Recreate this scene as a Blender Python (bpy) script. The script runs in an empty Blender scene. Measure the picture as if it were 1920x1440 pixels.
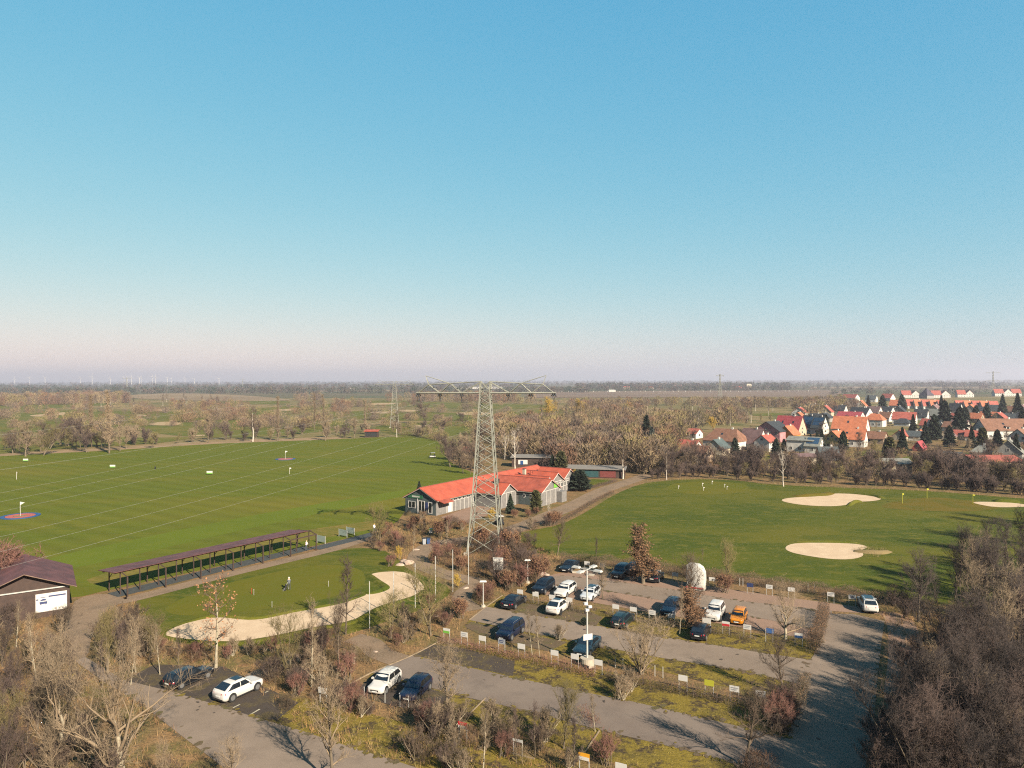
import bpy, bmesh, math, random
import numpy as np
from mathutils import Vector, Matrix, Euler
R = math.radians
sc = bpy.context.scene
COL = sc.collection

# ------------------------------------------------------------------ camera
CAM_H = 29.0
S = CAM_H / 24.0                   # layout sizes were taken off the photograph at 24 units of height; S turns them into metres
FPX = 1331.0                       # focal length in pixels of a 1920 wide frame
cam_d = bpy.data.cameras.new('camera')
cam_d.sensor_fit = 'HORIZONTAL'
cam_d.sensor_width = 36.0
cam_d.lens = 36.0 * FPX / 1920.0
cam_d.clip_start = 0.5
cam_d.clip_end = 60000
cam = bpy.data.objects.new('camera', cam_d)
COL.objects.link(cam)
PITCH = math.atan(6.0 / FPX)
ROLL = R(0.15)
cam.matrix_world = (Matrix.Translation((0, 0, CAM_H)) @ Euler((R(90) - PITCH, 0, 0)).to_matrix().to_4x4()
                    @ Matrix.Rotation(-ROLL, 4, 'Z'))
sc.camera = cam

# ------------------------------------------------------------------ sky and sun
SUN_EL = R(31.0)
SUN_AZ = math.atan2(0.60, -0.80)   # ground bearing of the sun: to the right and behind the camera (clockwise from +Y)
world = bpy.data.worlds.new('World')
sc.world = world
world.use_nodes = True
wn = world.node_tree
sky = wn.nodes.new('ShaderNodeTexSky')
sky.sky_type = 'NISHITA'
sky.sun_disc = False
sky.sun_elevation = SUN_EL
sky.sun_rotation = SUN_AZ
sky.altitude = 100
sky.air_density = 1.2
sky.dust_density = 0.5
sky.ozone_density = 1.5
bg = wn.nodes['Background']
bg.inputs['Strength'].default_value = 0.05
# the photograph's colour rendering of the sky: one curve per channel over the whole sky
sep = wn.nodes.new('ShaderNodeSeparateColor'); comb = wn.nodes.new('ShaderNodeCombineColor')
wn.links.new(sky.outputs[0], sep.inputs[0])
for ch, (g_, m_) in enumerate(((1.12, .405), (.48, 1.46), (.20, 2.60))):
    pw = wn.nodes.new('ShaderNodeMath'); pw.operation = 'POWER'; pw.inputs[1].default_value = g_
    mu = wn.nodes.new('ShaderNodeMath'); mu.operation = 'MULTIPLY'; mu.inputs[1].default_value = m_
    wn.links.new(sep.outputs[ch], pw.inputs[0]); wn.links.new(pw.outputs[0], mu.inputs[0]); wn.links.new(mu.outputs[0], comb.inputs[ch])
wn.links.new(comb.outputs[0], bg.inputs['Color'])
sd = bpy.data.lights.new('sun', 'SUN')
sd.energy = 5.0
sd.angle = R(0.53)
sd.color = (1.0, 0.88, 0.71)
sun = bpy.data.objects.new('sun', sd)
COL.objects.link(sun)
sv = Vector((math.sin(SUN_AZ) * math.cos(SUN_EL), math.cos(SUN_AZ) * math.cos(SUN_EL), math.sin(SUN_EL)))
sun.rotation_euler = sv.to_track_quat('Z', 'Y').to_euler()
sun.location = sv * 200
vs = sc.view_settings
vs.view_transform = 'Standard'
vs.look = 'None'
vs.gamma = 1.0
vs.exposure = 2.0
vs.use_curve_mapping = False
sc.cycles.use_denoising = False
sc.cycles.filter_width = 1.15
sc.cycles.max_bounces = 6
sc.cycles.diffuse_bounces = 2
sc.cycles.glossy_bounces = 2
sc.cycles.transmission_bounces = 2
sc.cycles.volume_bounces = 0
sc.cycles.transparent_max_bounces = 4

CM = cam.matrix_world.to_3x3()
CP = Vector((0, 0, CAM_H))
def P(px, py, z=0.0):
    """ground point seen at a photo pixel (1920 x 1440)"""
    d = CM @ Vector(((px - 960) / FPX, -(py - 720) / FPX, -1))
    t = (z - CAM_H) / d.z
    return CP + d * t
def PD(px, py, dist):
    """point at a given ground distance along a photo pixel's direction"""
    d = CM @ Vector(((px - 960) / FPX, -(py - 720) / FPX, -1))
    return CP + d * (dist / d.y)
def scale_at(p):
    return FPX / p.y                # photo pixels per metre

# ------------------------------------------------------------------ helpers
def tag(o, label=None, cat=None, group=None, kind=None):
    if label: o['label'] = label
    if cat: o['category'] = cat
    if group: o['group'] = group
    if kind: o['kind'] = kind
    return o
def mesh_np(name, verts, faces, smooth=False):
    me = bpy.data.meshes.new(name)
    me.from_pydata([tuple(v) for v in verts], [], [tuple(f) for f in faces])
    if smooth:
        me.polygons.foreach_set('use_smooth', [True] * len(me.polygons))
        me.set_sharp_from_angle(angle=R(38))
    me.update()
    return me
def add(name, me, mat=None, parent=None, loc=None, rot=None):
    o = bpy.data.objects.new(name, me)
    COL.objects.link(o)
    if mat is not None and me is not None and len(me.materials) == 0:
        for m in (mat if isinstance(mat, (list, tuple)) else [mat]):
            me.materials.append(m)
    if parent is not None: o.parent = parent
    if loc is not None: o.location = loc
    if rot is not None: o.rotation_euler = rot
    return o
def empty(name, loc=(0, 0, 0), rz=0.0, label=None, cat=None, group=None):
    o = bpy.data.objects.new(name, None)
    COL.objects.link(o)
    o.location = loc
    o.rotation_euler = (0, 0, rz)
    o.empty_display_size = 0.1
    return tag(o, label, cat, group)
def SC(o, k=None):
    o.scale = (k or S,) * 3
    return o
def copy_tree(o, parent=None, loc=None, rz=None, scale=None):
    c = o.copy()
    COL.objects.link(c)
    c.parent = parent
    if loc is not None: c.location = loc
    if rz is not None: c.rotation_euler = (0, 0, rz)
    if scale is not None: c.scale = scale
    for ch in o.children:
        copy_tree(ch, c)
    return c
class MB:
    """collects shapes into one mesh"""
    def __init__(s):
        s.v = []; s.f = []
    def poly(s, pts):
        n = len(s.v); s.v += [tuple(p) for p in pts]; s.f.append(tuple(range(n, n + len(pts)))); return s
    def hexa(s, p):
        n = len(s.v); s.v += [tuple(q) for q in p]
        for f in ((0, 3, 2, 1), (4, 5, 6, 7), (0, 1, 5, 4), (1, 2, 6, 5), (2, 3, 7, 6), (3, 0, 4, 7)):
            s.f.append(tuple(n + i for i in f))
        return s
    def box(s, x0, x1, y0, y1, z0, z1):
        return s.hexa([(x0, y0, z0), (x1, y0, z0), (x1, y1, z0), (x0, y1, z0), (x0, y0, z1), (x1, y0, z1), (x1, y1, z1), (x0, y1, z1)])
    def tube(s, pts, rad, n=6, cap=True):
        pts = [Vector(p) for p in pts]
        if not isinstance(rad, (list, tuple)): rad = [rad] * len(pts)
        base = len(s.v)
        up = Vector((0, 0, 1))
        for i, p in enumerate(pts):
            d = (pts[min(i + 1, len(pts) - 1)] - pts[max(i - 1, 0)]).normalized()
            a = d.cross(up)
            if a.length < 1e-3: a = d.cross(Vector((1, 0, 0)))
            a.normalize(); b = d.cross(a)
            for k in range(n):
                t = 2 * math.pi * k / n
                s.v.append(tuple(p + (a * math.cos(t) + b * math.sin(t)) * rad[i]))
        for i in range(len(pts) - 1):
            for k in range(n):
                k2 = (k + 1) % n
                s.f.append((base + i * n + k, base + i * n + k2, base + (i + 1) * n + k2, base + (i + 1) * n + k))
        if cap:
            s.f.append(tuple(base + k for k in range(n))[::-1])
            s.f.append(tuple(base + (len(pts) - 1) * n + k for k in range(n)))
        return s
    def bar(s, a, b, w, h=None):
        return s.tube([a, b], w * 0.7, 4)
    def disc(s, c, axis, r, th, n=16):
        c = Vector(c); a = Vector(axis).normalized()
        return s.tube([c - a * th / 2, c + a * th / 2], r, n)
    def build(s, name, mat, parent=None, smooth=False, loc=None, rot=None):
        return add(name, mesh_np(name, s.v, s.f, smooth), mat, parent, loc, rot)

# ------------------------------------------------------------------ materials
def newmat(name):
    m = bpy.data.materials.new(name); m.use_nodes = True
    nt = m.node_tree
    return m, nt, nt.nodes['Principled BSDF']
def srgb(r, g, b):
    f = lambda c: (c / 255 / 12.92) if c / 255 <= 0.04045 else ((c / 255 + 0.055) / 1.055) ** 2.4
    return (f(r), f(g), f(b))
AK = 0.49          # base colours below are for exposure 1; the picture is exposed a little brighter
def mat_plain(name, col, rough=0.7, metal=0.0, var=0.0, scale=3.0, spec=0.3, rnd=0.0, coat=0.0):
    col = tuple(c * AK for c in col)
    m, nt, p = newmat(name)
    p.inputs['Base Color'].default_value = (*col, 1)
    p.inputs['Roughness'].default_value = rough
    p.inputs['Metallic'].default_value = metal
    p.inputs['Specular IOR Level'].default_value = spec
    if coat: p.inputs['Coat Weight'].default_value = coat; p.inputs['Coat Roughness'].default_value = 0.05
    last = None
    if var:
        tc = nt.nodes.new('ShaderNodeTexCoord')
        no = nt.nodes.new('ShaderNodeTexNoise'); no.inputs['Scale'].default_value = scale; no.inputs['Detail'].default_value = 4
        nt.links.new(tc.outputs['Object'], no.inputs['Vector'])
        mr = nt.nodes.new('ShaderNodeMapRange')
        mr.inputs['From Min'].default_value = 0.3; mr.inputs['From Max'].default_value = 0.7
        mr.inputs['To Min'].default_value = 1 - var; mr.inputs['To Max'].default_value = 1 + var
        nt.links.new(no.outputs['Fac'], mr.inputs['Value'])
        last = mr.outputs['Result']
    if rnd:
        oi = nt.nodes.new('ShaderNodeObjectInfo')
        mr2 = nt.nodes.new('ShaderNodeMapRange')
        mr2.inputs['To Min'].default_value = 1 - rnd; mr2.inputs['To Max'].default_value = 1 + rnd
        nt.links.new(oi.outputs['Random'], mr2.inputs['Value'])
        if last is not None:
            mu = nt.nodes.new('ShaderNodeMath'); mu.operation = 'MULTIPLY'
            nt.links.new(last, mu.inputs[0]); nt.links.new(mr2.outputs['Result'], mu.inputs[1]); last = mu.outputs[0]
        else: last = mr2.outputs['Result']
    if last is not None:
        mx = nt.nodes.new('ShaderNodeVectorMath'); mx.operation = 'SCALE'
        mx.inputs[0].default_value = col
        nt.links.new(last, mx.inputs['Scale'])
        nt.links.new(mx.outputs[0], p.inputs['Base Color'])
    return m
def ramp(nt, src, stops, interp='LINEAR'):
    r = nt.nodes.new('ShaderNodeValToRGB'); r.color_ramp.interpolation = interp
    e = r.color_ramp.elements
    while len(e) < len(stops): e.new(0.5)
    for el, (pos, c) in zip(e, stops):
        el.position = pos; el.color = (*c, 1)
    nt.links.new(src, r.inputs['Fac'])
    return r.outputs['Color']
def noise(nt, vec, scale, detail=5, rough=0.6, dist=0.0):
    n = nt.nodes.new('ShaderNodeTexNoise')
    n.inputs['Scale'].default_value = scale; n.inputs['Detail'].default_value = detail
    n.inputs['Roughness'].default_value = rough; n.inputs['Distortion'].default_value = dist
    nt.links.new(vec, n.inputs['Vector'])
    return n.outputs['Fac']
def mixc(nt, fac, a, b, mode='MIX'):
    m = nt.nodes.new('ShaderNodeMix'); m.data_type = 'RGBA'; m.blend_type = mode
    for sock, val in ((m.inputs['Factor'], fac), (m.inputs[6], a), (m.inputs[7], b)):
        if isinstance(val, (int, float)): sock.default_value = val
        elif isinstance(val, tuple): sock.default_value = (*val, 1)
        else: nt.links.new(val, sock)
    return m.outputs[2]
def mat_ground(name, layers, rough=0.95, bump=0.0, bscale=6.0, stripes=None, rot=0.0, stretch=(1, 1, 1), gain=(1, 1, 1)):
    """layers: list of (noise scale, low, high, colour) painted over the first layer's colour"""
    m, nt, p = newmat(name)
    geo = nt.nodes.new('ShaderNodeNewGeometry')
    mp = nt.nodes.new('ShaderNodeMapping'); mp.inputs['Rotation'].default_value = (0, 0, rot); mp.inputs['Scale'].default_value = stretch
    nt.links.new(geo.outputs['Position'], mp.inputs['Vector'])
    vec = mp.outputs[0]
    kg = lambda d: tuple(q * AK * g for q, g in zip(d, gain))
    layers = [kg(layers[0])] + [(a, b, c, kg(d)) for a, b, c, d in layers[1:]]
    col = layers[0]
    for i, (s, lo, hi, c) in enumerate(layers[1:]):
        off = nt.nodes.new('ShaderNodeVectorMath'); off.operation = 'ADD'; off.inputs[1].default_value = (i * 37.1, i * 11.7, i * 3.0)
        nt.links.new(vec, off.inputs[0])
        f = noise(nt, off.outputs[0], s, 5)
        mr = nt.nodes.new('ShaderNodeMapRange'); mr.inputs['From Min'].default_value = lo; mr.inputs['From Max'].default_value = hi
        nt.links.new(f, mr.inputs['Value'])
        col = mixc(nt, mr.outputs['Result'], col, c)
    if stripes:
        w = nt.nodes.new('ShaderNodeTexWave'); w.inputs['Scale'].default_value = stripes[0]; w.inputs['Distortion'].default_value = stripes[2]
        w.inputs['Detail'].default_value = 2; w.inputs['Detail Scale'].default_value = 0.3
        m2 = nt.nodes.new('ShaderNodeMapping'); m2.inputs['Rotation'].default_value = (0, 0, stripes[3])
        nt.links.new(geo.outputs['Position'], m2.inputs['Vector']); nt.links.new(m2.outputs[0], w.inputs['Vector'])
        mr = nt.nodes.new('ShaderNodeMapRange'); mr.inputs['To Min'].default_value = 1 - stripes[1]; mr.inputs['To Max'].default_value = 1 + stripes[1]
        nt.links.new(w.outputs['Fac'], mr.inputs['Value'])
        vm = nt.nodes.new('ShaderNodeVectorMath'); vm.operation = 'SCALE'
        if isinstance(col, tuple): vm.inputs[0].default_value = col
        else: nt.links.new(col, vm.inputs[0])
        nt.links.new(mr.outputs['Result'], vm.inputs['Scale']); col = vm.outputs[0]
    if isinstance(col, tuple): p.inputs['Base Color'].default_value = (*col, 1)
    else: nt.links.new(col, p.inputs['Base Color'])
    p.inputs['Roughness'].default_value = rough
    p.inputs['Specular IOR Level'].default_value = 0.06
    if bump:
        b = nt.nodes.new('ShaderNodeBump'); b.inputs['Strength'].default_value = bump; b.inputs['Distance'].default_value = 0.1
        nt.links.new(noise(nt, geo.outputs['Position'], bscale, 6), b.inputs['Height'])
        nt.links.new(b.outputs[0], p.inputs['Normal'])
    return m
M = {}
M['litter'] = mat_ground('leaf_litter', [(.20, .125, .062), (.05, .42, .58, (.135, .115, .040)), (.4, .45, .60, (.27, .16, .075)), (3.0, .5, .66, (.085, .06, .036)), (9., .52, .68, (.30, .20, .10))], bump=.9, bscale=4)
M['rough'] = mat_ground('rough_meadow', [(.16, .135, .052), (.008, .44, .56, (.24, .175, .085)), (.03, .5, .62, (.10, .105, .034)), (.15, .5, .66, (.22, .165, .08))], bump=.3)
M['range'] = mat_ground('range_grass', [(.104, .118, .017), (.02, .4, .62, (.120, .124, .018)), (.07, .50, .66, (.150, .132, .026)), (.5, .5, .68, (.084, .104, .016)), (1.6, .5, .70, (.126, .128, .024)), (6., .45, .72, (.112, .124, .022)), (.012, .52, .64, (.150, .130, .026))], bump=.4, bscale=5, stripes=(.055, .06, 3.5, R(-58)), rot=R(30), stretch=(.3, 1, 1), gain=(.95, 1.0, .60))
M['lawn'] = mat_ground('lawn_grass', [(.086, .100, .017), (.03, .42, .58, (.130, .120, .024)), (.10, .46, .58, (.062, .084, .016)), (.5, .52, .64, (.130, .122, .030)), (2.0, .57, .68, (.19, .165, .060)), (7., .5, .70, (.10, .112, .022))], bump=.6, bscale=5, rot=R(20), stretch=(.45, 1, 1), gain=(.90, .92, .58))
M['green'] = mat_ground('putting_green', [(.114, .118, .021), (.1, .4, .62, (.138, .122, .022)), (1., .5, .68, (.118, .108, .021)), (5., .5, .72, (.10, .11, .02))], bump=.15, gain=(.95, .96, .58))
M['green_dry'] = mat_ground('dry_green', [(.150, .115, .024), (.15, .45, .6, (.115, .108, .022)), (3., .5, .75, (.135, .108, .023))], gain=(.9, .88, .6))
M['fairway'] = mat_ground('fairway_grass', [(.115, .125, .030), (.02, .42, .60, (.160, .138, .045)), (.1, .5, .66, (.09, .105, .028))], gain=(.95, .95, .7))
M['sand'] = mat_ground('bunker_sand', [(.46, .34, .215), (.4, .42, .65, (.52, .395, .255)), (5., .5, .75, (.40, .295, .185))], bump=.4, bscale=5, gain=(1.22, 1.22, 1.3))
M['sand_far'] = mat_ground('far_sand', [(.36, .26, .15), (.1, .42, .65, (.42, .31, .19))])
M['asphalt'] = mat_ground('worn_asphalt', [(.225, .172, .132), (.07, .42, .58, (.275, .212, .165)), (.4, .5, .70, (.20, .154, .12)), (1.8, .55, .70, (.245, .188, .146)), (14., .5, .68, (.27, .21, .165)), (40., .55, .7, (.13, .108, .09))], rough=.9, bump=.3, bscale=24)
M['asphalt2'] = mat_ground('asphalt_lane', [(.180, .140, .116), (.07, .42, .58, (.225, .178, .145)), (.4, .5, .70, (.16, .127, .106)), (1.8, .55, .70, (.20, .158, .13)), (14., .5, .68, (.22, .175, .145))], rough=.9, bump=.3, bscale=24)
M['path'] = mat_ground('gravel_path', [(.25, .175, .118), (.3, .45, .62, (.19, .138, .095)), (4., .5, .68, (.30, .225, .155)), (25., .55, .7, (.15, .11, .08))], bump=.4, bscale=20)
M['brick'] = mat_ground('brick_paving', [(.30, .195, .142), (.5, .42, .65, (.26, .175, .13)), (5., .5, .7, (.33, .22, .16)), (20., .5, .7, (.22, .145, .11))], bump=.4, bscale=14)
M['bay'] = mat_ground('mossy_bay', [(.190, .145, .034), (.35, .48, .60, (.125, .10, .034)), (.8, .5, .60, (.062, .047, .036)), (2.5, .5, .66, (.225, .175, .045)), (8., .55, .70, (.12, .09, .042))], bump=1.0, bscale=4, gain=(1.06, 1.02, .85))
M['bay_dark'] = mat_ground('dark_paved_bay', [(.075, .06, .05), (.5, .48, .62, (.11, .085, .045)), (3., .5, .7, (.06, .05, .043))], bump=.5, bscale=10)
M['bay_dirt'] = mat_ground('dirt_bay', [(.14, .10, .065), (.5, .46, .62, (.115, .10, .045)), (3., .5, .7, (.10, .075, .05))], bump=.6, bscale=8)
M['plough'] = mat_ground('ploughed_field', [(.20, .145, .105), (.004, .45, .6, (.17, .125, .10)), (.02, .5, .7, (.23, .17, .115))])
M['field_green'] = mat_ground('crop_field', [(.10, .125, .06), (.002, .45, .6, (.13, .13, .07))])
M['field_tan'] = mat_ground('stubble_field', [(.27, .20, .12), (.003, .45, .6, (.22, .16, .10))])
M['country'] = mat_ground('countryside', [(.115, .105, .06), (.0012, .45, .55, (.15, .115, .075)), (.003, .5, .6, (.085, .10, .045)), (.0006, .5, .56, (.10, .11, .06))])
M['kerb'] = mat_plain('kerb_stone', (.27, .20, .125), .9, var=.25, scale=2)
M['white_line'] = mat_plain('faded_line_paint', (.42, .38, .28), .9, var=.3, scale=3)
M['steel'] = mat_plain('galvanised_steel', (.255, .255, .21), .6, var=.15, scale=.6)
M['steel_pale'] = mat_plain('pale_pole_paint', (.46, .45, .42), .5, var=.08)
M['wire'] = mat_plain('aluminium_wire', (.30, .30, .27), .5)
M['insul'] = mat_plain('dark_insulator', (.035, .03, .028), .35)
M['roof_red'] = mat_plain('coral_roof_sheet', (.41, .085, .043), .6, var=.2, scale=.7)
M['roof_red_old'] = mat_plain('faded_coral_roof', (.33, .075, .042), .65, var=.24, scale=.8)
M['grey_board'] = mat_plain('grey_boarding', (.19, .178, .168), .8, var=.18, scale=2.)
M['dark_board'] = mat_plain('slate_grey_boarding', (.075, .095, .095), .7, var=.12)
M['white'] = mat_plain('white_paint', (.60, .57, .53), .6, var=.05)
M['glass'] = mat_plain('window_glass', (.02, .025, .03), .08, spec=.6)
M['green_sign'] = mat_plain('green_sign_board', (.03, .13, .06), .6)
M['wood_dark'] = mat_plain('dark_stained_timber', (.055, .032, .024), .75, var=.25, scale=2)
M['wood_grey'] = mat_plain('weathered_timber', (.20, .13, .09), .85, var=.25, scale=2)
M['roof_maroon'] = mat_plain('maroon_roof_sheet', (.120, .045, .040), .6, var=.35, scale=.7)
M['mat_dark'] = mat_plain('dark_tee_mats', (.045, .05, .05), .9, var=.3)
M['concrete'] = mat_plain('concrete', (.42, .36, .28), .9, var=.12)
M['rock'] = mat_plain('pale_boulder', (.42, .31, .24), .9, var=.25, scale=2)
M['tyre'] = mat_plain('tyre_rubber', (.016, .016, .017), .8)
M['rim'] = mat_plain('wheel_alloy', (.42, .42, .42), .3, metal=.7)
M['lamp_glass'] = mat_plain('headlamp', (.62, .62, .62), .1, spec=.7)
M['tail_red'] = mat_plain('tail_lamp', (.42, .015, .03), .2)
M['plate'] = mat_plain('number_plate', (.75, .74, .70), .5)
M['blackpl'] = mat_plain('black_plastic', (.02, .02, .021), .6)
M['car_glass'] = mat_plain('car_glass', (.012, .016, .022), .06, spec=.7)
M['blue'] = mat_plain('blue_paint', (.02, .07, .20), .5)
M['navy'] = mat_plain('navy_print', (.03, .045, .13), .6)
M['yellow'] = mat_plain('yellow_paint', (.62, .43, .03), .6)
M['lime'] = mat_plain('lime_sign', (.42, .40, .03), .6)
M['orange'] = mat_plain('orange_paint', (.72, .33, .02), .5)
M['red'] = mat_plain('red_paint', (.50, .03, .035), .5)
M['signgreen'] = mat_plain('fresh_green_print', (.16, .42, .05), .6)
M['teal'] = mat_plain('shaded_teal_door', (.02, .07, .075), .6, var=.1)  # teal darkened, shade under the shed eaves is in the colour
M['grey_print'] = mat_plain('grey_print', (.30, .31, .33), .7)
M['tarp'] = mat_plain('white_tarpaulin', (.56, .53, .48), .7, var=.05)
# bark, twigs, leaves
M['bark'] = mat_plain('grey_brown_bark', (.145, .112, .074), .95, var=.3, scale=3, rnd=.2)
M['bark_pale'] = mat_plain('pale_bark', (.36, .31, .22), .95, var=.3, scale=3, rnd=.1)
M['bark_birch'] = mat_plain('birch_bark', (.55, .48, .40), .9, var=.25, scale=4)
M['twig'] = mat_plain('brown_twigs', (.125, .086, .058), .95, rnd=.28)
M['twig_wood'] = mat_plain('dark_wood_twigs', (.066, .048, .040), .95, rnd=.35)
M['twig_olive'] = mat_plain('olive_twigs', (.200, .158, .062), .95, rnd=.25)
M['twig_red'] = mat_plain('reddish_twigs', (.20, .095, .07), .95, rnd=.2)
M['twig_purple'] = mat_plain('purple_brown_twigs', (.096, .064, .052), .95, rnd=.3)
M['twig_tan'] = mat_plain('tan_twigs', (.26, .19, .12), .95, rnd=.2)
M['twig_gold'] = mat_plain('golden_willow_twigs', (.42, .27, .045), .9, rnd=.15)
M['leaf_dry'] = mat_plain('dry_brown_leaves', (.20, .105, .052), .9, rnd=.15)
M['leaf_orange'] = mat_plain('dry_orange_leaves', (.36, .17, .08), .9)
M['needle'] = mat_plain('dark_conifer_needles', (.022, .035, .018), .9, rnd=.3)
M['needle_blue'] = mat_plain('blue_spruce_needles', (.07, .085, .075), .9, rnd=.2)
M['thuja'] = mat_plain('olive_thuja_foliage', (.075, .075, .025), .9, rnd=.2)
M['drygrass'] = mat_plain('dry_grass', (.36, .23, .11), .95)

# ================================================================== THE SETTING
def sheet_mesh(name, pts, z):
    """flat polygon (ground points) as a triangulated sheet"""
    bm = bmesh.new()
    vs_ = [bm.verts.new((p[0], p[1], z)) for p in pts]
    f = bm.faces.new(vs_)
    bmesh.ops.recalc_face_normals(bm, faces=[f])
    if f.normal.z < 0: f.normal_flip()
    bmesh.ops.triangulate(bm, faces=[f])
    me = bpy.data.meshes.new(name); bm.to_mesh(me); bm.free()
    return me
def smooth_poly(pts, it=2):
    for _ in range(it):
        q = []
        for i in range(len(pts)):
            a, b = Vector(pts[i]), Vector(pts[(i + 1) % len(pts)])
            q += [a.lerp(b, .25), a.lerp(b, .75)]
        pts = q
    return pts
POLYS = {}
def sheet(name, px, z, mat, smooth=0, key=None, world=False):
    g = [Vector(p).to_2d() if world else P(*p).to_2d() for p in px]
    if smooth: g = smooth_poly(g, smooth)
    if key: POLYS.setdefault(key, []).append([(p[0], p[1]) for p in g])
    o = add(name, sheet_mesh(name, g, z), mat)
    return tag(o, kind='structure')
def ribbon_pts(pts, w):
    pts = [Vector(p).to_2d() for p in pts]
    # resample by Catmull-Rom
    out = []
    n = len(pts)
    for i in range(n - 1):
        p0, p1, p2, p3 = pts[max(i - 1, 0)], pts[i], pts[i + 1], pts[min(i + 2, n - 1)]
        for k in range(6):
            t = k / 6
            out.append(.5 * ((2 * p1) + (p2 - p0) * t + (2 * p0 - 5 * p1 + 4 * p2 - p3) * t * t + (3 * p1 - p0 - 3 * p2 + p3) * t ** 3))
    out.append(pts[-1])
    L, Rr = [], []
    for i, p in enumerate(out):
        d = (out[min(i + 1, len(out) - 1)] - out[max(i - 1, 0)]).normalized()
        nrm = Vector((-d.y, d.x))
        L.append(p + nrm * w / 2); Rr.append(p - nrm * w / 2)
    return L, Rr, out
def ribbon(name, px, w, z, mat, key='hard'):
    L, Rr, _ = ribbon_pts([P(*p) for p in px], w * S)
    POLYS.setdefault(key, []).append([(p.x, p.y) for p in L + Rr[::-1]])
    mb = MB()
    for i in range(len(L) - 1):
        mb.poly([(*Rr[i], z), (*Rr[i + 1], z), (*L[i + 1], z), (*L[i], z)])
    return tag(mb.build(name, mat), kind='structure')
def inside(poly, x, y):
    c = False; j = len(poly) - 1
    for i in range(len(poly)):
        xi, yi = poly[i]; xj, yj = poly[j]
        if (yi > y) != (yj > y) and x < (xj - xi) * (y - yi) / (yj - yi) + xi: c = not c
        j = i
    return c
def blocked(x, y, keys=('hard', 'soft')):
    return any(inside(pl, x, y) for k in keys for pl in POLYS.get(k, []))

# the ground: one sheet to the horizon, with leaf litter in the near part
gm = sheet_mesh('ground', [(-26000, -3000), (26000, -3000), (26000, 30000), (-26000, 30000)], -0.10)
tag(add('ground', gm, M['country']), kind='structure')
tag(add('rough_ground', sheet_mesh('rough_ground', [(-1090, 181), (1090, 181), (1330, 1210), (-1330, 1210)], -0.05), M['rough']), kind='structure')
tag(add('leaf_litter_ground', sheet_mesh('leaf_litter_ground', [(x * S, y * S) for x, y in ((-170, -60), (170, -60), (210, 190), (170, 320), (60, 330), (0, 330), (-30, 215), (-40, 150), (-190, 150))], 0.0), M['litter']), kind='structure')

range_px = [(-420, 880), (0, 855), (200, 845), (400, 832), (480, 829), (650, 823), (720, 819), (780, 820), (815, 824), (835, 838), (832, 852),
            (845, 868), (880, 884), (905, 893), (860, 915), (775, 932), (762, 955), (740, 985), (690, 1000), (640, 1012), (595, 1022), (195, 1108), (140, 1122),
            (60, 1120), (-300, 1120)]
sheet('driving_range_lawn', range_px, .010, M['range'], 1, 'soft')
sheet('dry_range_strip', [(590, 1012), (440, 1035), (200, 1092), (170, 1096), (160, 1084), (330, 1040), (480, 1008), (640, 984), (735, 972), (730, 984), (690, 994)], .014, mat_ground('worn_tee_grass', [(.14, .125, .024), (.3, .45, .60, (.19, .142, .034)), (2., .5, .68, (.11, .112, .02))], stripes=(.2, .05, 2., R(-58))), 1)
sheet('lush_range_strip', [(60, 1052), (250, 1012), (430, 974), (600, 944), (740, 922), (840, 902), (868, 898), (800, 922), (660, 950), (470, 990), (280, 1034), (100, 1075)], .012, mat_ground('lush_grass', [(.118, .140, .020), (.05, .42, .6, (.105, .126, .018)), (.5, .5, .7, (.130, .142, .024)), (5., .5, .7, (.10, .125, .02))], bump=.35, gain=(.98, 1.04, .62)), 2)
putt_px = [(245, 1126), (330, 1104), (480, 1068), (600, 1040), (660, 1026), (715, 1030), (745, 1045), (760, 1066), (800, 1082), (850, 1104), (835, 1122), (800, 1140),
           (740, 1160), (660, 1188), (590, 1204), (430, 1214), (330, 1207), (296, 1190), (262, 1155)]
sheet('putting_lawn', putt_px, .010, M['lawn'], 1, 'soft')
sheet('putting_green', [(300, 1140), (380, 1106), (480, 1080), (590, 1058), (670, 1062), (690, 1085), (672, 1106), (560, 1136), (420, 1150), (330, 1156)], .016, M['green'], 2)
bunk_px = [(688, 1079), (705, 1090), (720, 1102), (705, 1110), (686, 1114), (635, 1132), (549, 1148), (480, 1162), (420, 1158), (389, 1159), (333, 1173), (305, 1190),
           (333, 1197), (417, 1204), (480, 1199), (591, 1176), (658, 1165), (691, 1148), (719, 1134), (784, 1118), (800, 1106), (778, 1079), (748, 1071), (710, 1073)]
sheet('sand_bunker', bunk_px, .030, M['sand'], 1, 'hard')
lawn_px = [(1200, 907), (1240, 902), (1300, 898), (1380, 900), (1440, 908), (1560, 914), (1700, 918), (1800, 925), (1920, 935), (2150, 950), (2150, 1180), (1900, 1150),
           (1655, 1118), (1560, 1103), (1440, 1087), (1340, 1073), (1240, 1061), (1140, 1050), (1060, 1044), (985, 1034), (958, 1006), (985, 996), (1050, 985), (1100, 960), (1150, 928)]
sheet('pitching_lawn', lawn_px, .010, M['lawn'], 1, 'soft')
sheet('pitching_green', [(1245, 914), (1270, 905), (1330, 902), (1390, 906), (1408, 914), (1390, 924), (1330, 929), (1270, 924)], .020, M['green'], 2)
sheet('dry_pitching_green', [(1640, 950), (1690, 937), (1760, 931), (1850, 943), (1885, 955), (1800, 960), (1700, 957)], .020, M['green_dry'], 2)
b1 = [(1460, 939), (1478, 933), (1540, 931), (1556, 925), (1600, 926), (1640, 931), (1656, 936), (1636, 940), (1602, 941), (1590, 947), (1556, 950), (1500, 947)]
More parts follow.
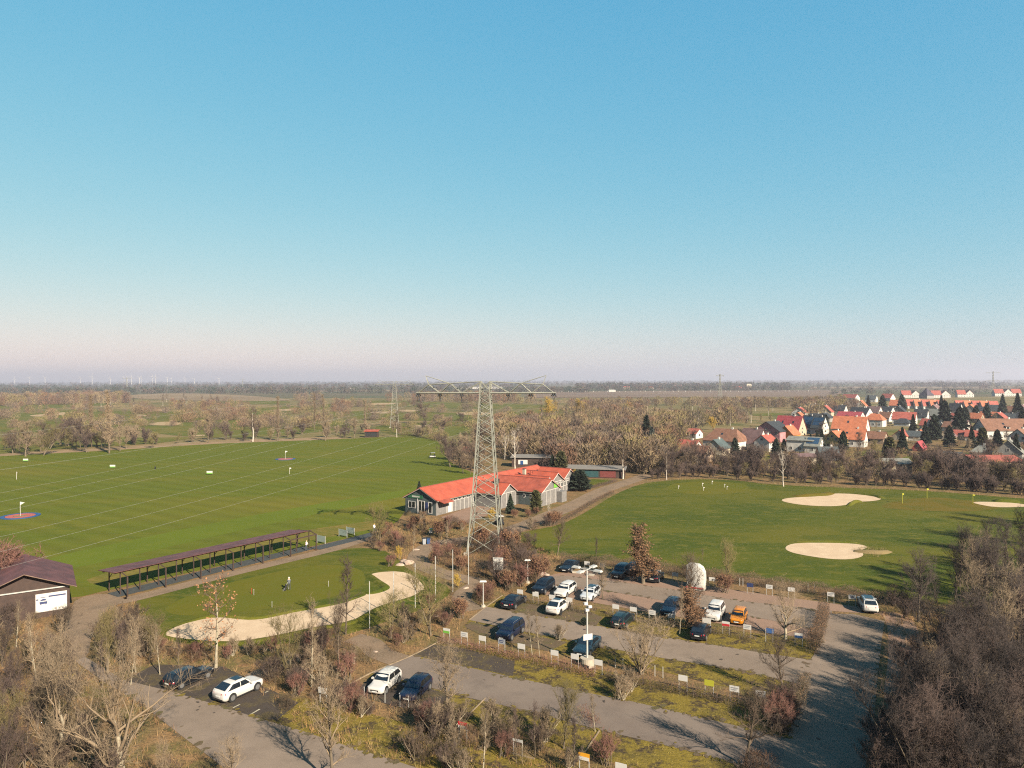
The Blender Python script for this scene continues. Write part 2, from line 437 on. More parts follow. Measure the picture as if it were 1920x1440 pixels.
b2 = [(1471, 1025), (1490, 1018), (1560, 1018), (1610, 1020), (1630, 1026), (1612, 1032), (1622, 1042), (1600, 1049), (1560, 1049), (1510, 1042), (1476, 1034)]
b3 = [(1820, 941), (1860, 941), (1915, 944), (1935, 950), (1870, 952), (1835, 946)]
for b in (b1, b2, b3):
    sheet('sand_bunker', b, .030, M['sand'], 2, 'hard')

# asphalt, paths and bays
drive = [(1540, 1151), (1543, 1195), (1529, 1223), (1512, 1251), (1507, 1290), (1493, 1332), (1478, 1380), (1440, 1500), (1610, 1500), (1625, 1429), (1639, 1345), (1645, 1276), (1654, 1195), (1659, 1165), (1600, 1152)]
sheet('driveway', drive, .040, M['asphalt'], 0, 'hard')
lane1 = [(1010, 1083), (1060, 1080), (1150, 1090), (1240, 1102), (1380, 1126), (1560, 1146), (1560, 1190), (1440, 1162), (1330, 1142), (1230, 1124), (1130, 1107), (1040, 1096)]
sheet('parking_lane', lane1, .036, M['asphalt'], 0, 'hard')
lane2 = [(880, 1163), (912, 1138), (960, 1147), (1127, 1175), (1265, 1198), (1440, 1226), (1535, 1240), (1520, 1288), (1440, 1269), (1377, 1256), (1240, 1234), (1138, 1215), (1069, 1201), (960, 1180)]
sheet('parking_lane', lane2, .036, M['asphalt'], 0, 'hard')
lane3 = [(697, 1262), (774, 1229), (960, 1270), (1138, 1307), (1182, 1315), (1349, 1354), (1490, 1386), (1470, 1460), (1400, 1440), (1307, 1412), (1127, 1370), (1024, 1343), (960, 1327), (865, 1306), (780, 1282)]
sheet('parking_lane', lane3, .036, M['asphalt2'], 0, 'hard')
lane4 = [(160, 1232), (233, 1276), (305, 1293), (400, 1320), (480, 1346), (563, 1370), (647, 1398), (747, 1429), (830, 1456), (900, 1520), (480, 1520), (420, 1440), (340, 1380), (270, 1325), (190, 1275), (140, 1240)]
sheet('access_road', lane4, .034, M['asphalt'], 0, 'hard')
sheet('forecourt_path', [(142, 1122), (196, 1112), (235, 1122), (232, 1128), (195, 1148), (172, 1190), (165, 1235), (135, 1245), (118, 1205), (122, 1165), (132, 1146)], .030, M['path'], 1, 'hard')
ribbon('shelter_path', [(215, 1124), (243, 1124), (420, 1079), (595, 1037), (650, 1022), (690, 1008)], 2.3, .026, M['path'])
ribbon('club_road', [(1215, 890), (1180, 903), (1130, 920), (1080, 945), (1030, 966), (985, 985), (930, 1003)], 4.0, .030, M['path'])
ribbon('foot_path', [(938, 1000), (880, 1010), (815, 1020), (785, 1040), (793, 1060), (845, 1080), (905, 1092)], 2.8, .026, M['path'])
ribbon('foot_path', [(903, 1091), (874, 1108), (866, 1126), (892, 1144)], 2.2, .022, M['path'])
ribbon('foot_path', [(660, 1196), (690, 1205), (712, 1224), (748, 1238)], 2.4, .022, M['path'])
ribbon('foot_path', [(560, 1226), (515, 1252), (470, 1275)], 2.2, .022, M['path'])
sheet('terrace', [(826, 970), (895, 946), (940, 956), (868, 984)], .028, M['brick'], 0, 'hard')
# bays
sheet('brick_bays', [(1010, 1083), (1060, 1073), (1100, 1068), (1240, 1086), (1360, 1104), (1480, 1121), (1640, 1142), (1650, 1152), (1560, 1146), (1380, 1126), (1240, 1102), (1150, 1090), (1060, 1080)], .024, M['brick'], 0, 'hard')
sheet('brick_bays', [(1010, 1099), (1040, 1096), (1130, 1107), (1230, 1124), (1330, 1142), (1440, 1162), (1540, 1182), (1530, 1200), (1440, 1186), (1330, 1166), (1230, 1150), (1100, 1128), (1000, 1112)], .024, M['brick'], 0, 'hard')
sheet('grass_bays', [(912, 1138), (940, 1118), (1100, 1138), (1230, 1158), (1330, 1174), (1440, 1192), (1535, 1205), (1535, 1240), (1440, 1226), (1265, 1198), (1127, 1175), (960, 1147)], .020, M['bay'], 0, 'soft')
sheet('dirt_bays', [(925, 1140), (945, 1126), (1105, 1146), (1130, 1158), (1118, 1173), (960, 1147)], .024, M['bay_dirt'], 0, 'soft')
sheet('grass_bays', [(868, 1176), (880, 1163), (960, 1180), (1069, 1201), (1138, 1215), (1240, 1234), (1377, 1256), (1440, 1269), (1520, 1288), (1512, 1312), (1430, 1300), (1330, 1282), (1230, 1256), (1120, 1240), (1000, 1216), (940, 1202)], .020, M['bay'], 0, 'soft')
sheet('dirt_bays', [(870, 1175), (884, 1166), (960, 1184), (1064, 1204), (1030, 1222), (960, 1206), (900, 1190)], .024, M['bay_dirt'], 0, 'soft')
sheet('grass_bays', [(774, 1229), (826, 1202), (960, 1222), (1060, 1242), (1180, 1268), (1290, 1288), (1420, 1318), (1500, 1338), (1490, 1386), (1349, 1354), (1182, 1315), (1138, 1307), (960, 1270)], .020, M['bay'], 0, 'soft')
sheet('dark_bays', [(778, 1229), (808, 1208), (870, 1216), (965, 1240), (962, 1268)], .024, M['bay_dark'], 0, 'soft')
sheet('grass_bays', [(697, 1262), (780, 1282), (865, 1306), (960, 1327), (1024, 1343), (1127, 1370), (1307, 1412), (1400, 1440), (1390, 1475), (1280, 1462), (1130, 1425), (960, 1385), (840, 1355), (740, 1325), (670, 1300)], .020, M['bay'], 0, 'soft')
sheet('dark_bays', [(700, 1264), (775, 1283), (850, 1304), (800, 1340), (730, 1322), (662, 1302)], .024, M['bay_dark'], 0, 'soft')
sheet('grass_bays', [(480, 1346), (563, 1370), (647, 1398), (747, 1429), (830, 1456), (1000, 1456), (1080, 1440), (960, 1410), (820, 1372), (700, 1340), (590, 1310), (520, 1310)], .016, M['bay'], 0, 'soft')
sheet('dark_bays', [(233, 1276), (290, 1246), (420, 1250), (500, 1290), (560, 1318), (520, 1350), (480, 1346), (400, 1320), (305, 1293)], .022, M['bay_dark'], 0, 'soft')
for a, b in (((434, 1329), (450, 1321)), ((468, 1341), (487, 1330)), ((497, 1299), (503, 1296))):
    ribbon('bay_line', [a, b], .12, .026, M['white_line'])
# wood floor beside the driveway
sheet('sandy_verge', [(1640, 1145), (1662, 1160), (1668, 1220), (1652, 1330), (1700, 1330), (1730, 1230), (1720, 1170), (1690, 1150)], .012, M['brick'], 1)
# kerbs: a real step along the lanes' ends
def kerb(px, w=.10, h=.10):
    mb = MB()
    L, Rr, _ = ribbon_pts([P(*p) for p in px], w)
    for i in range(len(L) - 1):
        mb.hexa([(*Rr[i], -.02), (*Rr[i + 1], -.02), (*L[i + 1], -.02), (*L[i], -.02), (*Rr[i], h), (*Rr[i + 1], h), (*L[i + 1], h), (*L[i], h)])
    tag(mb.build('kerb', M['kerb']), kind='structure')
kerb([(880, 1163), (912, 1138), (942, 1117)])
kerb([(640, 1292), (697, 1262), (774, 1229), (826, 1202)])
kerb([(910, 1310), (880, 1340)]); kerb([(1124, 1371), (1098, 1410)]); kerb([(800, 1395), (840, 1360)])
kerb([(1543, 1195), (1529, 1223)])
kerb([(954, 1412), (1002, 1424)])

# golf course beyond the range: fairways, bunkers
fair = [
 [(-200, 800), (60, 772), (140, 768), (300, 772), (420, 770), (560, 760), (660, 756), (640, 764), (480, 778), (330, 792), (200, 800), (60, 815)],
 [(230, 800), (380, 790), (520, 780), (640, 790), (680, 800), (560, 815), (420, 822), (300, 815)],
 [(-300, 842), (0, 820), (120, 815), (260, 822), (380, 818), (300, 832), (100, 842), (-100, 860)],
 [(-200, 770), (0, 758), (120, 754), (250, 757), (120, 764), (0, 772)],
 [(560, 775), (720, 768), (800, 772), (880, 776), (990, 772), (1000, 780), (880, 786), (760, 790), (640, 784)],
 [(690, 800), (760, 792), (860, 792), (960, 790), (960, 806), (900, 812), (800, 822), (740, 818)],
 [(760, 780), (860, 783), (960, 778), (1010, 784), (980, 792), (860, 790)],
 [(640, 752), (760, 750), (860, 756), (1000, 758), (1060, 762), (960, 768), (780, 764), (660, 758)],
 [(960, 770), (1060, 766), (1080, 776), (1000, 786), (960, 790)],
 [(1180, 776), (1260, 770), (1320, 772), (1260, 780)],
 [(1400, 776), (1460, 774), (1480, 778), (1420, 781)],
 [(250, 780), (350, 776), (420, 783), (330, 788)],
 [(380, 752), (520, 750), (560, 756), (430, 760)],
]
for k, f in enumerate(fair):
    sheet('fairway', f, .02 + .004 * k, M['fairway'], 2)
fb = [[(50, 780), (70, 777), (105, 776), (118, 778), (80, 782)], [(105, 775), (125, 772), (118, 781)], [(285, 768), (310, 766), (322, 769), (300, 772)],
      [(245, 779), (262, 777), (280, 779), (258, 782)], [(275, 795), (310, 790), (345, 794), (330, 798), (290, 798)], [(360, 816), (385, 815), (384, 818), (362, 819)],
      [(735, 770), (760, 768), (790, 770), (765, 773)], [(690, 772), (745, 771), (750, 775), (700, 776)], [(845, 774), (900, 772), (930, 776), (880, 780)],
      [(770, 798), (800, 797), (800, 800), (772, 800)], [(950, 782), (1010, 780), (1000, 784), (955, 786)], [(905, 804), (960, 800), (955, 808), (915, 810)],
      [(1245, 769), (1285, 768), (1290, 770), (1250, 771)], [(680, 757), (740, 755), (745, 758), (690, 760)], [(510, 768), (560, 766), (555, 770), (515, 771)], [(540, 790), (590, 789), (585, 792), (545, 793)]]
for k, f in enumerate(fb):
    sheet('far_bunker', f, .10 + .003 * k, M['sand_far'], 2)
sheet('straw_verge', [(-300, 880), (0, 857), (200, 846), (400, 833), (500, 829), (640, 823), (640, 819), (500, 823), (400, 827), (200, 840), (0, 851), (-300, 872)], .008, mat_ground('straw', [(.30, .20, .12), (.1, .45, .6, (.22, .16, .085)), (1., .5, .7, (.34, .24, .15))]))
# far fields
sheet('ploughed_field', [(1000, 746), (1560, 744), (1600, 731.5), (1300, 732.5), (1000, 735)], .25, M['plough'])
sheet('stubble_field', [(230, 742), (300, 737), (420, 739), (520, 746), (560, 752), (380, 752), (250, 748)], .22, M['field_tan'], 2)
sheet('stubble_field', [(-60, 752), (-30, 742), (20, 740), (50, 748), (20, 754)], .22, M['field_tan'], 2)
sheet('stubble_field', [(1520, 728.5), (1920, 727), (2050, 724), (1520, 725.5)], .3, M['field_tan'])
sheet('crop_field', [(1440, 725), (1920, 722.5), (2050, 721), (1500, 722.3)], .35, M['field_green'])
sheet('crop_field', [(1040, 733), (1150, 731), (1180, 727.5), (1060, 728.5)], .3, M['field_green'])
sheet('stubble_field', [(560, 735), (800, 733.5), (900, 731), (600, 732)], .3, M['field_tan'])

# grassy lips round the bunkers
def lip(px, w, h, mat='lawn'):
    w, h = w * S, h * S
    L, Rr, c = ribbon_pts([P(*q) for q in px], w)
    mb = MB(); n = len(c); m = 5
    for i in range(n):
        k = math.sin(math.pi * min(1, max(0, i / (n - 1)))) ** .5
        for j in range(m + 1):
            t = j / m; q = L[i].lerp(Rr[i], t); mb.v.append((q.x, q.y, .004 + h * k * math.sin(math.pi * t)))
    for i in range(n - 1):
        for j in range(m): a = i * (m + 1) + j; mb.f.append((a, a + m + 1, a + m + 2, a + 1))
    tag(mb.build('bunker_lip', M[mat], smooth=True), kind='structure')
lip([(688, 1077), (706, 1090), (722, 1102), (706, 1110), (686, 1113)], 1.2, .28)
lip([(686, 1114), (635, 1131), (549, 1147), (480, 1160), (420, 1156), (389, 1157), (333, 1171)], .8, .22)
lip([(333, 1199), (417, 1207), (480, 1202), (591, 1179), (658, 1168), (691, 1151), (719, 1137), (780, 1118), (795, 1106)], .9, .16)
lip([(1490, 931), (1520, 929), (1545, 928), (1556, 924)], 2.4, .45, 'green_dry'); lip([(1600, 925), (1640, 930), (1656, 935)], 1.6, .4); lip([(1590, 949), (1602, 942), (1616, 941)], 1.0, .45); lip([(1490, 1016), (1560, 1016), (1612, 1018)], 1.2, .25)
lip([(1600, 1033), (1625, 1036), (1650, 1037), (1664, 1033)], 1.6, .4, 'rough'); lip([(1862, 940), (1915, 942)], 2.2, .6)

# dirt and leaf spill along the edges of lanes and drive, worn patches: one irregular skin of small blobs
def blobs(name, edges, n, rr, z, mat, seed, jit=.5):
    rg = random.Random(seed); mb = MB()
    for px in edges:
        _, _, c = ribbon_pts([P(*q) for q in px], 1)
        for _i in range(n):
            k = rg.randrange(len(c) - 1); q = c[k].lerp(c[k + 1], rg.random()) + Vector((rg.gauss(0, jit), rg.gauss(0, jit)))
            r = rg.uniform(*rr); m = 9; a0 = rg.random() * 6; el = rg.uniform(.35, .9); ax = rg.random() * 3
            pts = []
            for j in range(m):
                a = a0 + 6.283 * j / m; rad = r * rg.uniform(.55, 1.2); x, y = rad * math.cos(a), rad * el * math.sin(a)
                pts.append((q.x + x * math.cos(ax) - y * math.sin(ax), q.y + x * math.sin(ax) + y * math.cos(ax), z + .0004 * (_i % 30)))
            mb.poly(pts)
    return tag(mb.build(name, mat), kind='structure')
EDG = [[(960, 1147), (1127, 1175), (1265, 1198), (1440, 1226)], [(1440, 1269), (1377, 1256), (1240, 1234), (1138, 1215), (1069, 1201), (960, 1180)], [(774, 1229), (960, 1270), (1138, 1307), (1349, 1354), (1480, 1384)], [(1400, 1440), (1307, 1412), (1127, 1370), (960, 1327), (780, 1282)],
       [(305, 1293), (400, 1320), (480, 1346), (647, 1398), (747, 1429)], [(480, 1500), (420, 1440), (340, 1380), (270, 1325), (190, 1275)], [(1540, 1160), (1543, 1195), (1512, 1251), (1507, 1290), (1493, 1332), (1478, 1380)], [(1625, 1429), (1639, 1345), (1645, 1276), (1654, 1195)], [(1060, 1080), (1240, 1102), (1380, 1126), (1540, 1146)], [(1540, 1182), (1330, 1142), (1130, 1107), (1040, 1096)]]
blobs('dirt_spill', EDG, 60, (.12, .45), .044, M['bay_dirt'], 3, .22)
blobs('moss_spill', EDG[:5], 30, (.12, .4), .058, M['bay'], 5, .18)
M['oil'] = mat_ground('oil_stain', [(.075, .062, .055), (2., .45, .6, (.10, .083, .07))])
M['patch'] = mat_ground('asphalt_patch', [(.12, .10, .088), (3., .45, .6, (.14, .115, .10))])
blobs('oil_stains', [[(960, 1165), (1440, 1245)], [(800, 1258), (1300, 1380)], [(320, 1320), (600, 1420)], [(1560, 1180), (1570, 1400)]], 7, (.10, .25), .062, M['oil'], 7, 1.2)

for g in ([(1380, 860), (1440, 850), (1450, 862), (1390, 872)], [(1470, 860), (1530, 862), (1528, 872), (1475, 870)], [(1600, 846), (1660, 842), (1665, 852), (1610, 856)], [(1690, 855), (1760, 850), (1770, 862), (1700, 866)], [(1640, 810), (1700, 806), (1704, 814), (1650, 818)], [(1760, 812), (1830, 806), (1835, 816), (1770, 820)], [(1790, 850), (1830, 846), (1828, 858), (1795, 860)]):
    sheet('garden_lawn', g, .03, M['fairway'], 1)

# ================================================================== VEGETATION BUILDERS
def nrm(a): return a / np.maximum(np.linalg.norm(a, axis=1, keepdims=True), 1e-9)
def prisms(p0, p1, r0, r1, sides):
    """vectorised tapered prisms -> verts, quads"""
    n = len(p0)
    d = nrm(p1 - p0)
    ref = np.where(np.abs(d[:, 2:3]) > .9, np.array([[1., 0, 0]]), np.array([[0, 0, 1.]]))
    a = nrm(np.cross(d, ref)); b = np.cross(d, a)
    ang = np.arange(sides) * 2 * math.pi / sides
    ring = a[:, None, :] * np.cos(ang)[None, :, None] + b[:, None, :] * np.sin(ang)[None, :, None]
    v = np.concatenate([p0[:, None, :] + ring * r0[:, None, None], p1[:, None, :] + ring * r1[:, None, None]], axis=1)
    k = np.arange(sides); k2 = (k + 1) % sides
    q = np.stack([k, k2, k2 + sides, k + sides], axis=1)
    f = (np.arange(n) * 2 * sides)[:, None, None] + q[None]
    return v.reshape(-1, 3), f.reshape(-1, 4)
def spikes(p0, p1, r0, sides=3):
    n = len(p0)
    d = nrm(p1 - p0)
    ref = np.where(np.abs(d[:, 2:3]) > .9, np.array([[1., 0, 0]]), np.array([[0, 0, 1.]]))
    a = nrm(np.cross(d, ref)); b = np.cross(d, a)
    ang = np.arange(sides) * 2 * math.pi / sides
    ring = a[:, None, :] * np.cos(ang)[None, :, None] + b[:, None, :] * np.sin(ang)[None, :, None]
    v = np.concatenate([p0[:, None, :] + ring * r0[:, None, None], p1[:, None, :]], axis=1)
    k = np.arange(sides); k2 = (k + 1) % sides
    q = np.stack([k, k2, np.full(sides, sides)], axis=1)
    f = (np.arange(n) * (sides + 1))[:, None, None] + q[None]
    return v.reshape(-1, 3), f.reshape(-1, 3)
def flakes(c, size, rng, up=0.0):
    """small leaf triangles pairs (quads) at points c"""
    n = len(c)
    a = nrm(rng.normal(size=(n, 3))); t = nrm(rng.normal(size=(n, 3))); b = nrm(np.cross(a, t))
    s = size * rng.uniform(.6, 1.3, (n, 1))
    v = np.stack([c - a * s, c + b * s * .6, c + a * s, c - b * s * .6], axis=1).reshape(-1, 3)
    f = (np.arange(n) * 4)[:, None] + np.arange(4)[None]
    return v, f
class Acc:
    def __init__(s): s.v = []; s.f3 = []; s.f4 = []; s.n = 0
    def add(s, v, f):
        (s.f3 if f.shape[1] == 3 else s.f4).append(f + s.n); s.v.append(v); s.n += len(v)
    def mesh(s, name):
        me = bpy.data.meshes.new(name)
        V = np.concatenate(s.v) if s.v else np.zeros((0, 3))
        f4 = np.concatenate(s.f4) if s.f4 else np.zeros((0, 4), int)
        f3 = np.concatenate(s.f3) if s.f3 else np.zeros((0, 3), int)
        me.vertices.add(len(V)); me.vertices.foreach_set('co', V.astype(np.float32).ravel())
        nl = len(f4) * 4 + len(f3) * 3
        me.loops.add(nl); me.loops.foreach_set('vertex_index', np.concatenate([f4.ravel(), f3.ravel()]).astype(np.int32))
        me.polygons.add(len(f4) + len(f3))
        starts = np.concatenate([np.arange(len(f4)) * 4, len(f4) * 4 + np.arange(len(f3)) * 3]).astype(np.int32)
        me.polygons.foreach_set('loop_start', starts)
        me.update(calc_edges=True); me.validate()
        return me
def sprout(rng, seg, n, L, spread, up, u0=.15, lw=True, bend=.25):
    """n children of parent segments; returns two-piece segments"""
    p0, p1, r0, r1 = seg
    ln = np.linalg.norm(p1 - p0, axis=1)
    i = rng.choice(len(p0), n, p=ln / ln.sum())
    u = rng.uniform(u0, 1, n)[:, None]
    s = p0[i] * (1 - u) + p1[i] * u
    r = (r0[i] * (1 - u[:, 0]) + r1[i] * u[:, 0])
    d = nrm(p1 - p0)[i]
    d = nrm(d * (1 - spread) + nrm(rng.normal(size=(n, 3))) * spread + np.array([[0, 0, up]]))
    l = (L * rng.uniform(.55, 1.25, n))[:, None]
    m = s + d * l * .5
    d2 = nrm(d + rng.normal(size=(n, 3)) * bend + np.array([[0, 0, up * .6]]))
    e = m + d2 * l * .5
    return s, m, e, r
def tree_meshes(name, seed, H=7., cb=.25, spread=2.6, nl=11, nb=80, nt=520, nf=2600, tr=.13, up=.35, shape='round', el=(25, 60), fr=.007, fl=.75, stems=1, leaves=0, leafsize=.07, wob=.05, tw=1.0, limbr=.55):
    """trunk mesh, crown mesh (limbs, branches, twigs), leaf mesh"""
    rng = np.random.default_rng(seed)
    T = Acc(); C = Acc(); Lf = Acc()
    limb = [[], [], [], []]
    for s in range(stems):
        lean = rng.normal(size=2) * (.05 if stems == 1 else .32)
        n = 7
        hs = H * (1 if stems == 1 else rng.uniform(.75, 1.0))
        z = np.linspace(0, hs * (.93 if shape != 'spread' else .62), n)
        wobx = np.cumsum(rng.normal(size=n)) * wob * hs / n; woby = np.cumsum(rng.normal(size=n)) * wob * hs / n
        pts = np.stack([lean[0] * z + wobx - wobx[0], lean[1] * z + woby - woby[0], z - .05], axis=1)
        if stems > 1: pts[:, :2] += rng.normal(size=2) * .15
        tt = np.linspace(0, 1, n)
        rr = tr * (1 - tt) ** .8 * (1 if stems == 1 else .6) + .012
        rr[0] *= 1.25
        v, f = prisms(pts[:-1], pts[1:], rr[:-1], rr[1:], 7)
        T.add(v, f)
        for k in range(nl // stems):
            t = cb + (1 - cb) * ((k + rng.uniform(0, 1)) / (nl // stems)) ** .9
            t = min(t, .97)
            x = t * (n - 1); i = min(int(x), n - 2); u = x - i
            st = pts[i] * (1 - u) + pts[i + 1] * u
            az = k * 2.4 + rng.uniform(-.5, .5) + s * 1.3
            e = R(rng.uniform(*el)) + (t - .5) * .5
            if shape == 'round': ln = spread * (math.sin(math.pi * min(1, .22 + .72 * (t - cb) / (1 - cb))) * .9 + .15)
            elif shape == 'column': ln = spread * (1.1 - .5 * t)
            elif shape == 'cone': ln = spread * (1.12 - t)
            else: ln = spread * rng.uniform(.75, 1.1)
            d = np.array([math.cos(az) * math.cos(e), math.sin(az) * math.cos(e), math.sin(e)])
            r = max(rr[min(i, n - 1)] * limbr, .02); m = 4; p = st
            for j in range(m):
                q = p + d * ln / m
                limb[0].append(p); limb[1].append(q); limb[2].append(r * (1 - j / m) + .008); limb[3].append(r * (1 - (j + 1) / m) + .008)
                d = d + rng.normal(size=3) * .16 + np.array([0, 0, up * .25]); d /= np.linalg.norm(d); p = q
        limb[0].append(pts[-2]); limb[1].append(pts[-1]); limb[2].append(rr[-2]); limb[3].append(rr[-1])
    seg = [np.array(a) for a in limb]
    C.add(*prisms(*seg, 5))
    s, m, e, r = sprout(rng, seg, nb, spread * .5, .55, up)
    r = np.clip(r * .6, .008, .05)
    C.add(*prisms(s, m, r, r * .75, 3)); C.add(*prisms(m, e, r * .75, r * .4, 3))
    bseg = [np.concatenate([s, m]), np.concatenate([m, e]), np.concatenate([r, r * .75]), np.concatenate([r * .75, r * .4])]
    s, m, e, r = sprout(rng, bseg, nt, spread * .3, .6, up * .8)
    r = np.clip(r * .55, fr * 1.1, .016) * tw
    C.add(*prisms(s, m, r, r * .8, 3)); C.add(*spikes(m, e, r * .8))
    tseg = [np.concatenate([s, m]), np.concatenate([m, e]), np.concatenate([r, r * .7]), np.concatenate([r * .7, r * .4])]
    if nf:
        s, m, e, r = sprout(rng, tseg, nf, fl * spread * .25, .6, up * .6, u0=.05)
        C.add(*spikes(s, e, np.full(nf, fr) * rng.uniform(.7, 1.3, nf)))
        tip = e
    else: tip = e
    if leaves:
        i = rng.choice(len(tip), leaves)
        Lf.add(*flakes(tip[i] + rng.normal(size=(leaves, 3)) * .08, leafsize, rng))
    return T.mesh('trunk'), C.mesh('crown'), (Lf.mesh('leaves') if leaves else None)
PROTO = {}
def proto(key, name, bark, twig, leafmat=None, **kw):
    t, c, l = tree_meshes(name, hash(key) % 1 + len(PROTO) * 7 + 3, **kw)
    t.materials.append(bark); c.materials.append(twig)
    if l: l.materials.append(leafmat)
    PROTO[key] = (name, t, c, l, kw.get('H', 7.))
def plant(key, p, h=None, label=None, cat=None, group=None, rz=None, rnd=random, wide=1.0, name=None):
    nm, t, c, l, H = PROTO[key]
    s = (h * S if h else H) / H          # h in layout units
    o = empty(name or nm, (p[0], p[1], 0), rnd.uniform(0, 6.28) if rz is None else rz, label, cat, group)
    o.scale = (s * wide, s * wide, s)
    if t is not None: add('trunk', t, parent=o)
    add('crown', c, parent=o)
    if l: add('leaves', l, parent=o)
    return o
# bare deciduous trees (near, fine twigs)
proto('maple', 'bare_tree', M['bark'], M['twig'], H=7, cb=.28, spread=2.5, nl=14, nb=110, nt=560, nf=2300, fr=.0075)
proto('maple2', 'bare_tree', M['bark'], M['twig_tan'], H=7, cb=.22, spread=2.3, nl=13, nb=100, nt=500, nf=2000, fr=.0075, el=(35, 70))
proto('olive', 'bare_tree', M['bark'], M['twig_olive'], H=6.5, cb=.12, spread=2.4, nl=16, nb=130, nt=560, nf=2300, fr=.008, el=(40, 72), stems=2)
proto('spreader', 'bare_tree', M['bark_pale'], M['twig_tan'], H=9, cb=.16, spread=4.6, nl=10, nb=80, nt=520, nf=2400, tr=.30, shape='spread', el=(22, 62), fr=.009, limbr=.75, wob=.12)
proto('purple', 'bare_tree', M['bark'], M['twig_purple'], H=8, cb=.2, spread=2.3, nl=14, nb=120, nt=600, nf=2500, fr=.009, el=(40, 70), stems=2)
proto('woodtree', 'bare_tree', M['bark'], M['twig_wood'], H=8, cb=.2, spread=2.4, nl=15, nb=120, nt=620, nf=2300, fr=.009, el=(40, 70), stems=2)
proto('woodtree2', 'bare_tree', M['bark'], M['twig_wood'], H=7, cb=.3, spread=2.4, nl=14, nb=110, nt=560, nf=2000, fr=.0085, el=(30, 62))
proto('sapling', 'bare_sapling', M['bark'], M['twig_purple'], H=6, cb=.2, spread=1.2, nl=14, nb=70, nt=420, nf=1000, tr=.055, el=(45, 75), shape='column', fr=.008)
proto('sapling_tan', 'bare_sapling', M['bark_pale'], M['twig_tan'], H=6, cb=.2, spread=1.2, nl=14, nb=70, nt=420, nf=1000, tr=.055, el=(45, 75), shape='column', fr=.008)
proto('orangeleaf', 'bare_tree', M['bark_pale'], M['twig'], M['leaf_orange'], H=7.4, cb=.22, spread=1.8, nl=13, nb=60, nt=320, nf=1100, tr=.11, el=(15, 45), leaves=420, leafsize=.09)
proto('beech', 'beech_tree', M['bark'], M['twig'], M['leaf_dry'], H=6.5, cb=.06, spread=1.6, nl=20, nb=140, nt=800, nf=2400, shape='cone', el=(45, 72), leaves=5200, leafsize=.075)
proto('roundbush', 'bare_bush', M['bark'], M['twig_tan'], H=4.5, cb=.08, spread=2.2, nl=24, nb=170, nt=900, nf=2000, tr=.10, stems=8, el=(50, 80), fr=.008)
# shrubs
proto('shrub', 'bare_shrub', M['bark'], M['twig'], H=2.2, cb=.05, spread=1.1, nl=18, nb=120, nt=700, nf=1700, tr=.05, stems=9, el=(35, 75), fr=.007)
proto('shrub_red', 'bare_shrub', M['bark'], M['twig_red'], H=2.0, cb=.05, spread=1.1, nl=18, nb=120, nt=700, nf=1700, tr=.05, stems=9, el=(40, 80), fr=.0075)
proto('shrub_purple', 'bare_shrub', M['bark'], M['twig_purple'], H=2.2, cb=.05, spread=1.2, nl=18, nb=120, nt=700, nf=1800, tr=.05, stems=9, el=(35, 75), fr=.008)
proto('shrub_tan', 'dry_shrub', M['bark_pale'], M['twig_tan'], H=1.8, cb=.05, spread=.9, nl=20, nb=140, nt=800, nf=1800, tr=.04, stems=10, el=(55, 85), fr=.007)
proto('shrub_leaf', 'brown_leaved_shrub', M['bark'], M['twig_red'], M['leaf_dry'], H=1.6, cb=.03, spread=.9, nl=16, nb=100, nt=500, nf=1500, tr=.04, stems=7, el=(45, 80), leaves=1500, leafsize=.06)
# mid-distance (thicker, fewer twigs so the mass reads at a pixel or two)
proto('mid', 'bare_tree', M['bark'], M['twig'], H=9, cb=.18, spread=3.2, nl=15, nb=90, nt=520, nf=1600, tr=.16, fr=.022, tw=1.6, el=(35, 65))
proto('mid_purple', 'bare_tree', M['bark'], M['twig_purple'], H=9, cb=.12, spread=3.4, nl=16, nb=90, nt=560, nf=1900, tr=.16, fr=.024, tw=1.6, el=(35, 68), stems=2)
proto('mid_olive', 'bare_tree', M['bark'], M['twig_olive'], H=9, cb=.15, spread=3.2, nl=15, nb=90, nt=520, nf=1500, tr=.16, fr=.022, tw=1.6, el=(38, 68), stems=2)
proto('mid_tan', 'bare_tree', M['bark'], M['twig_tan'], H=9, cb=.18, spread=2.8, nl=15, nb=80, nt=460, nf=1300, tr=.16, fr=.022, tw=1.6, el=(42, 70))
proto('birch', 'birch_tree', M['bark_birch'], M['twig'], H=11, cb=.3, spread=2.3, nl=15, nb=70, nt=380, nf=1100, tr=.17, fr=.017, tw=1.3, el=(35, 62), shape='round')
proto('birch_limb', 'birch_tree', M['bark_birch'], M['bark_birch'], H=10, cb=.3, spread=2.6, nl=11, nb=26, nt=60, nf=150, tr=.2, fr=.02, tw=1.6, el=(38, 62))
proto('poplar', 'poplar_tree', M['bark'], M['twig_tan'], H=20, cb=.10, spread=2.9, nl=52, nb=240, nt=1100, nf=2800, tr=.26, fr=.035, tw=2.2, el=(66, 82), shape='column')
proto('willow', 'golden_willow', M['bark'], M['twig_gold'], H=10, cb=.25, spread=4.0, nl=16, nb=110, nt=700, nf=2200, tr=.25, fr=.035, tw=2.2, el=(25, 60), up=-.05)
proto('scrub', 'bare_shrub', M['bark'], M['twig_purple'], H=4, cb=.06, spread=2.3, nl=16, nb=80, nt=420, nf=1500, tr=.09, stems=5, el=(35, 75), fr=.022, tw=1.7)
proto('scrub_tan', 'bare_shrub', M['bark'], M['twig_tan'], H=4, cb=.06, spread=2.3, nl=16, nb=80, nt=420, nf=1500, tr=.09, stems=5, el=(35, 75), fr=.02, tw=1.7)
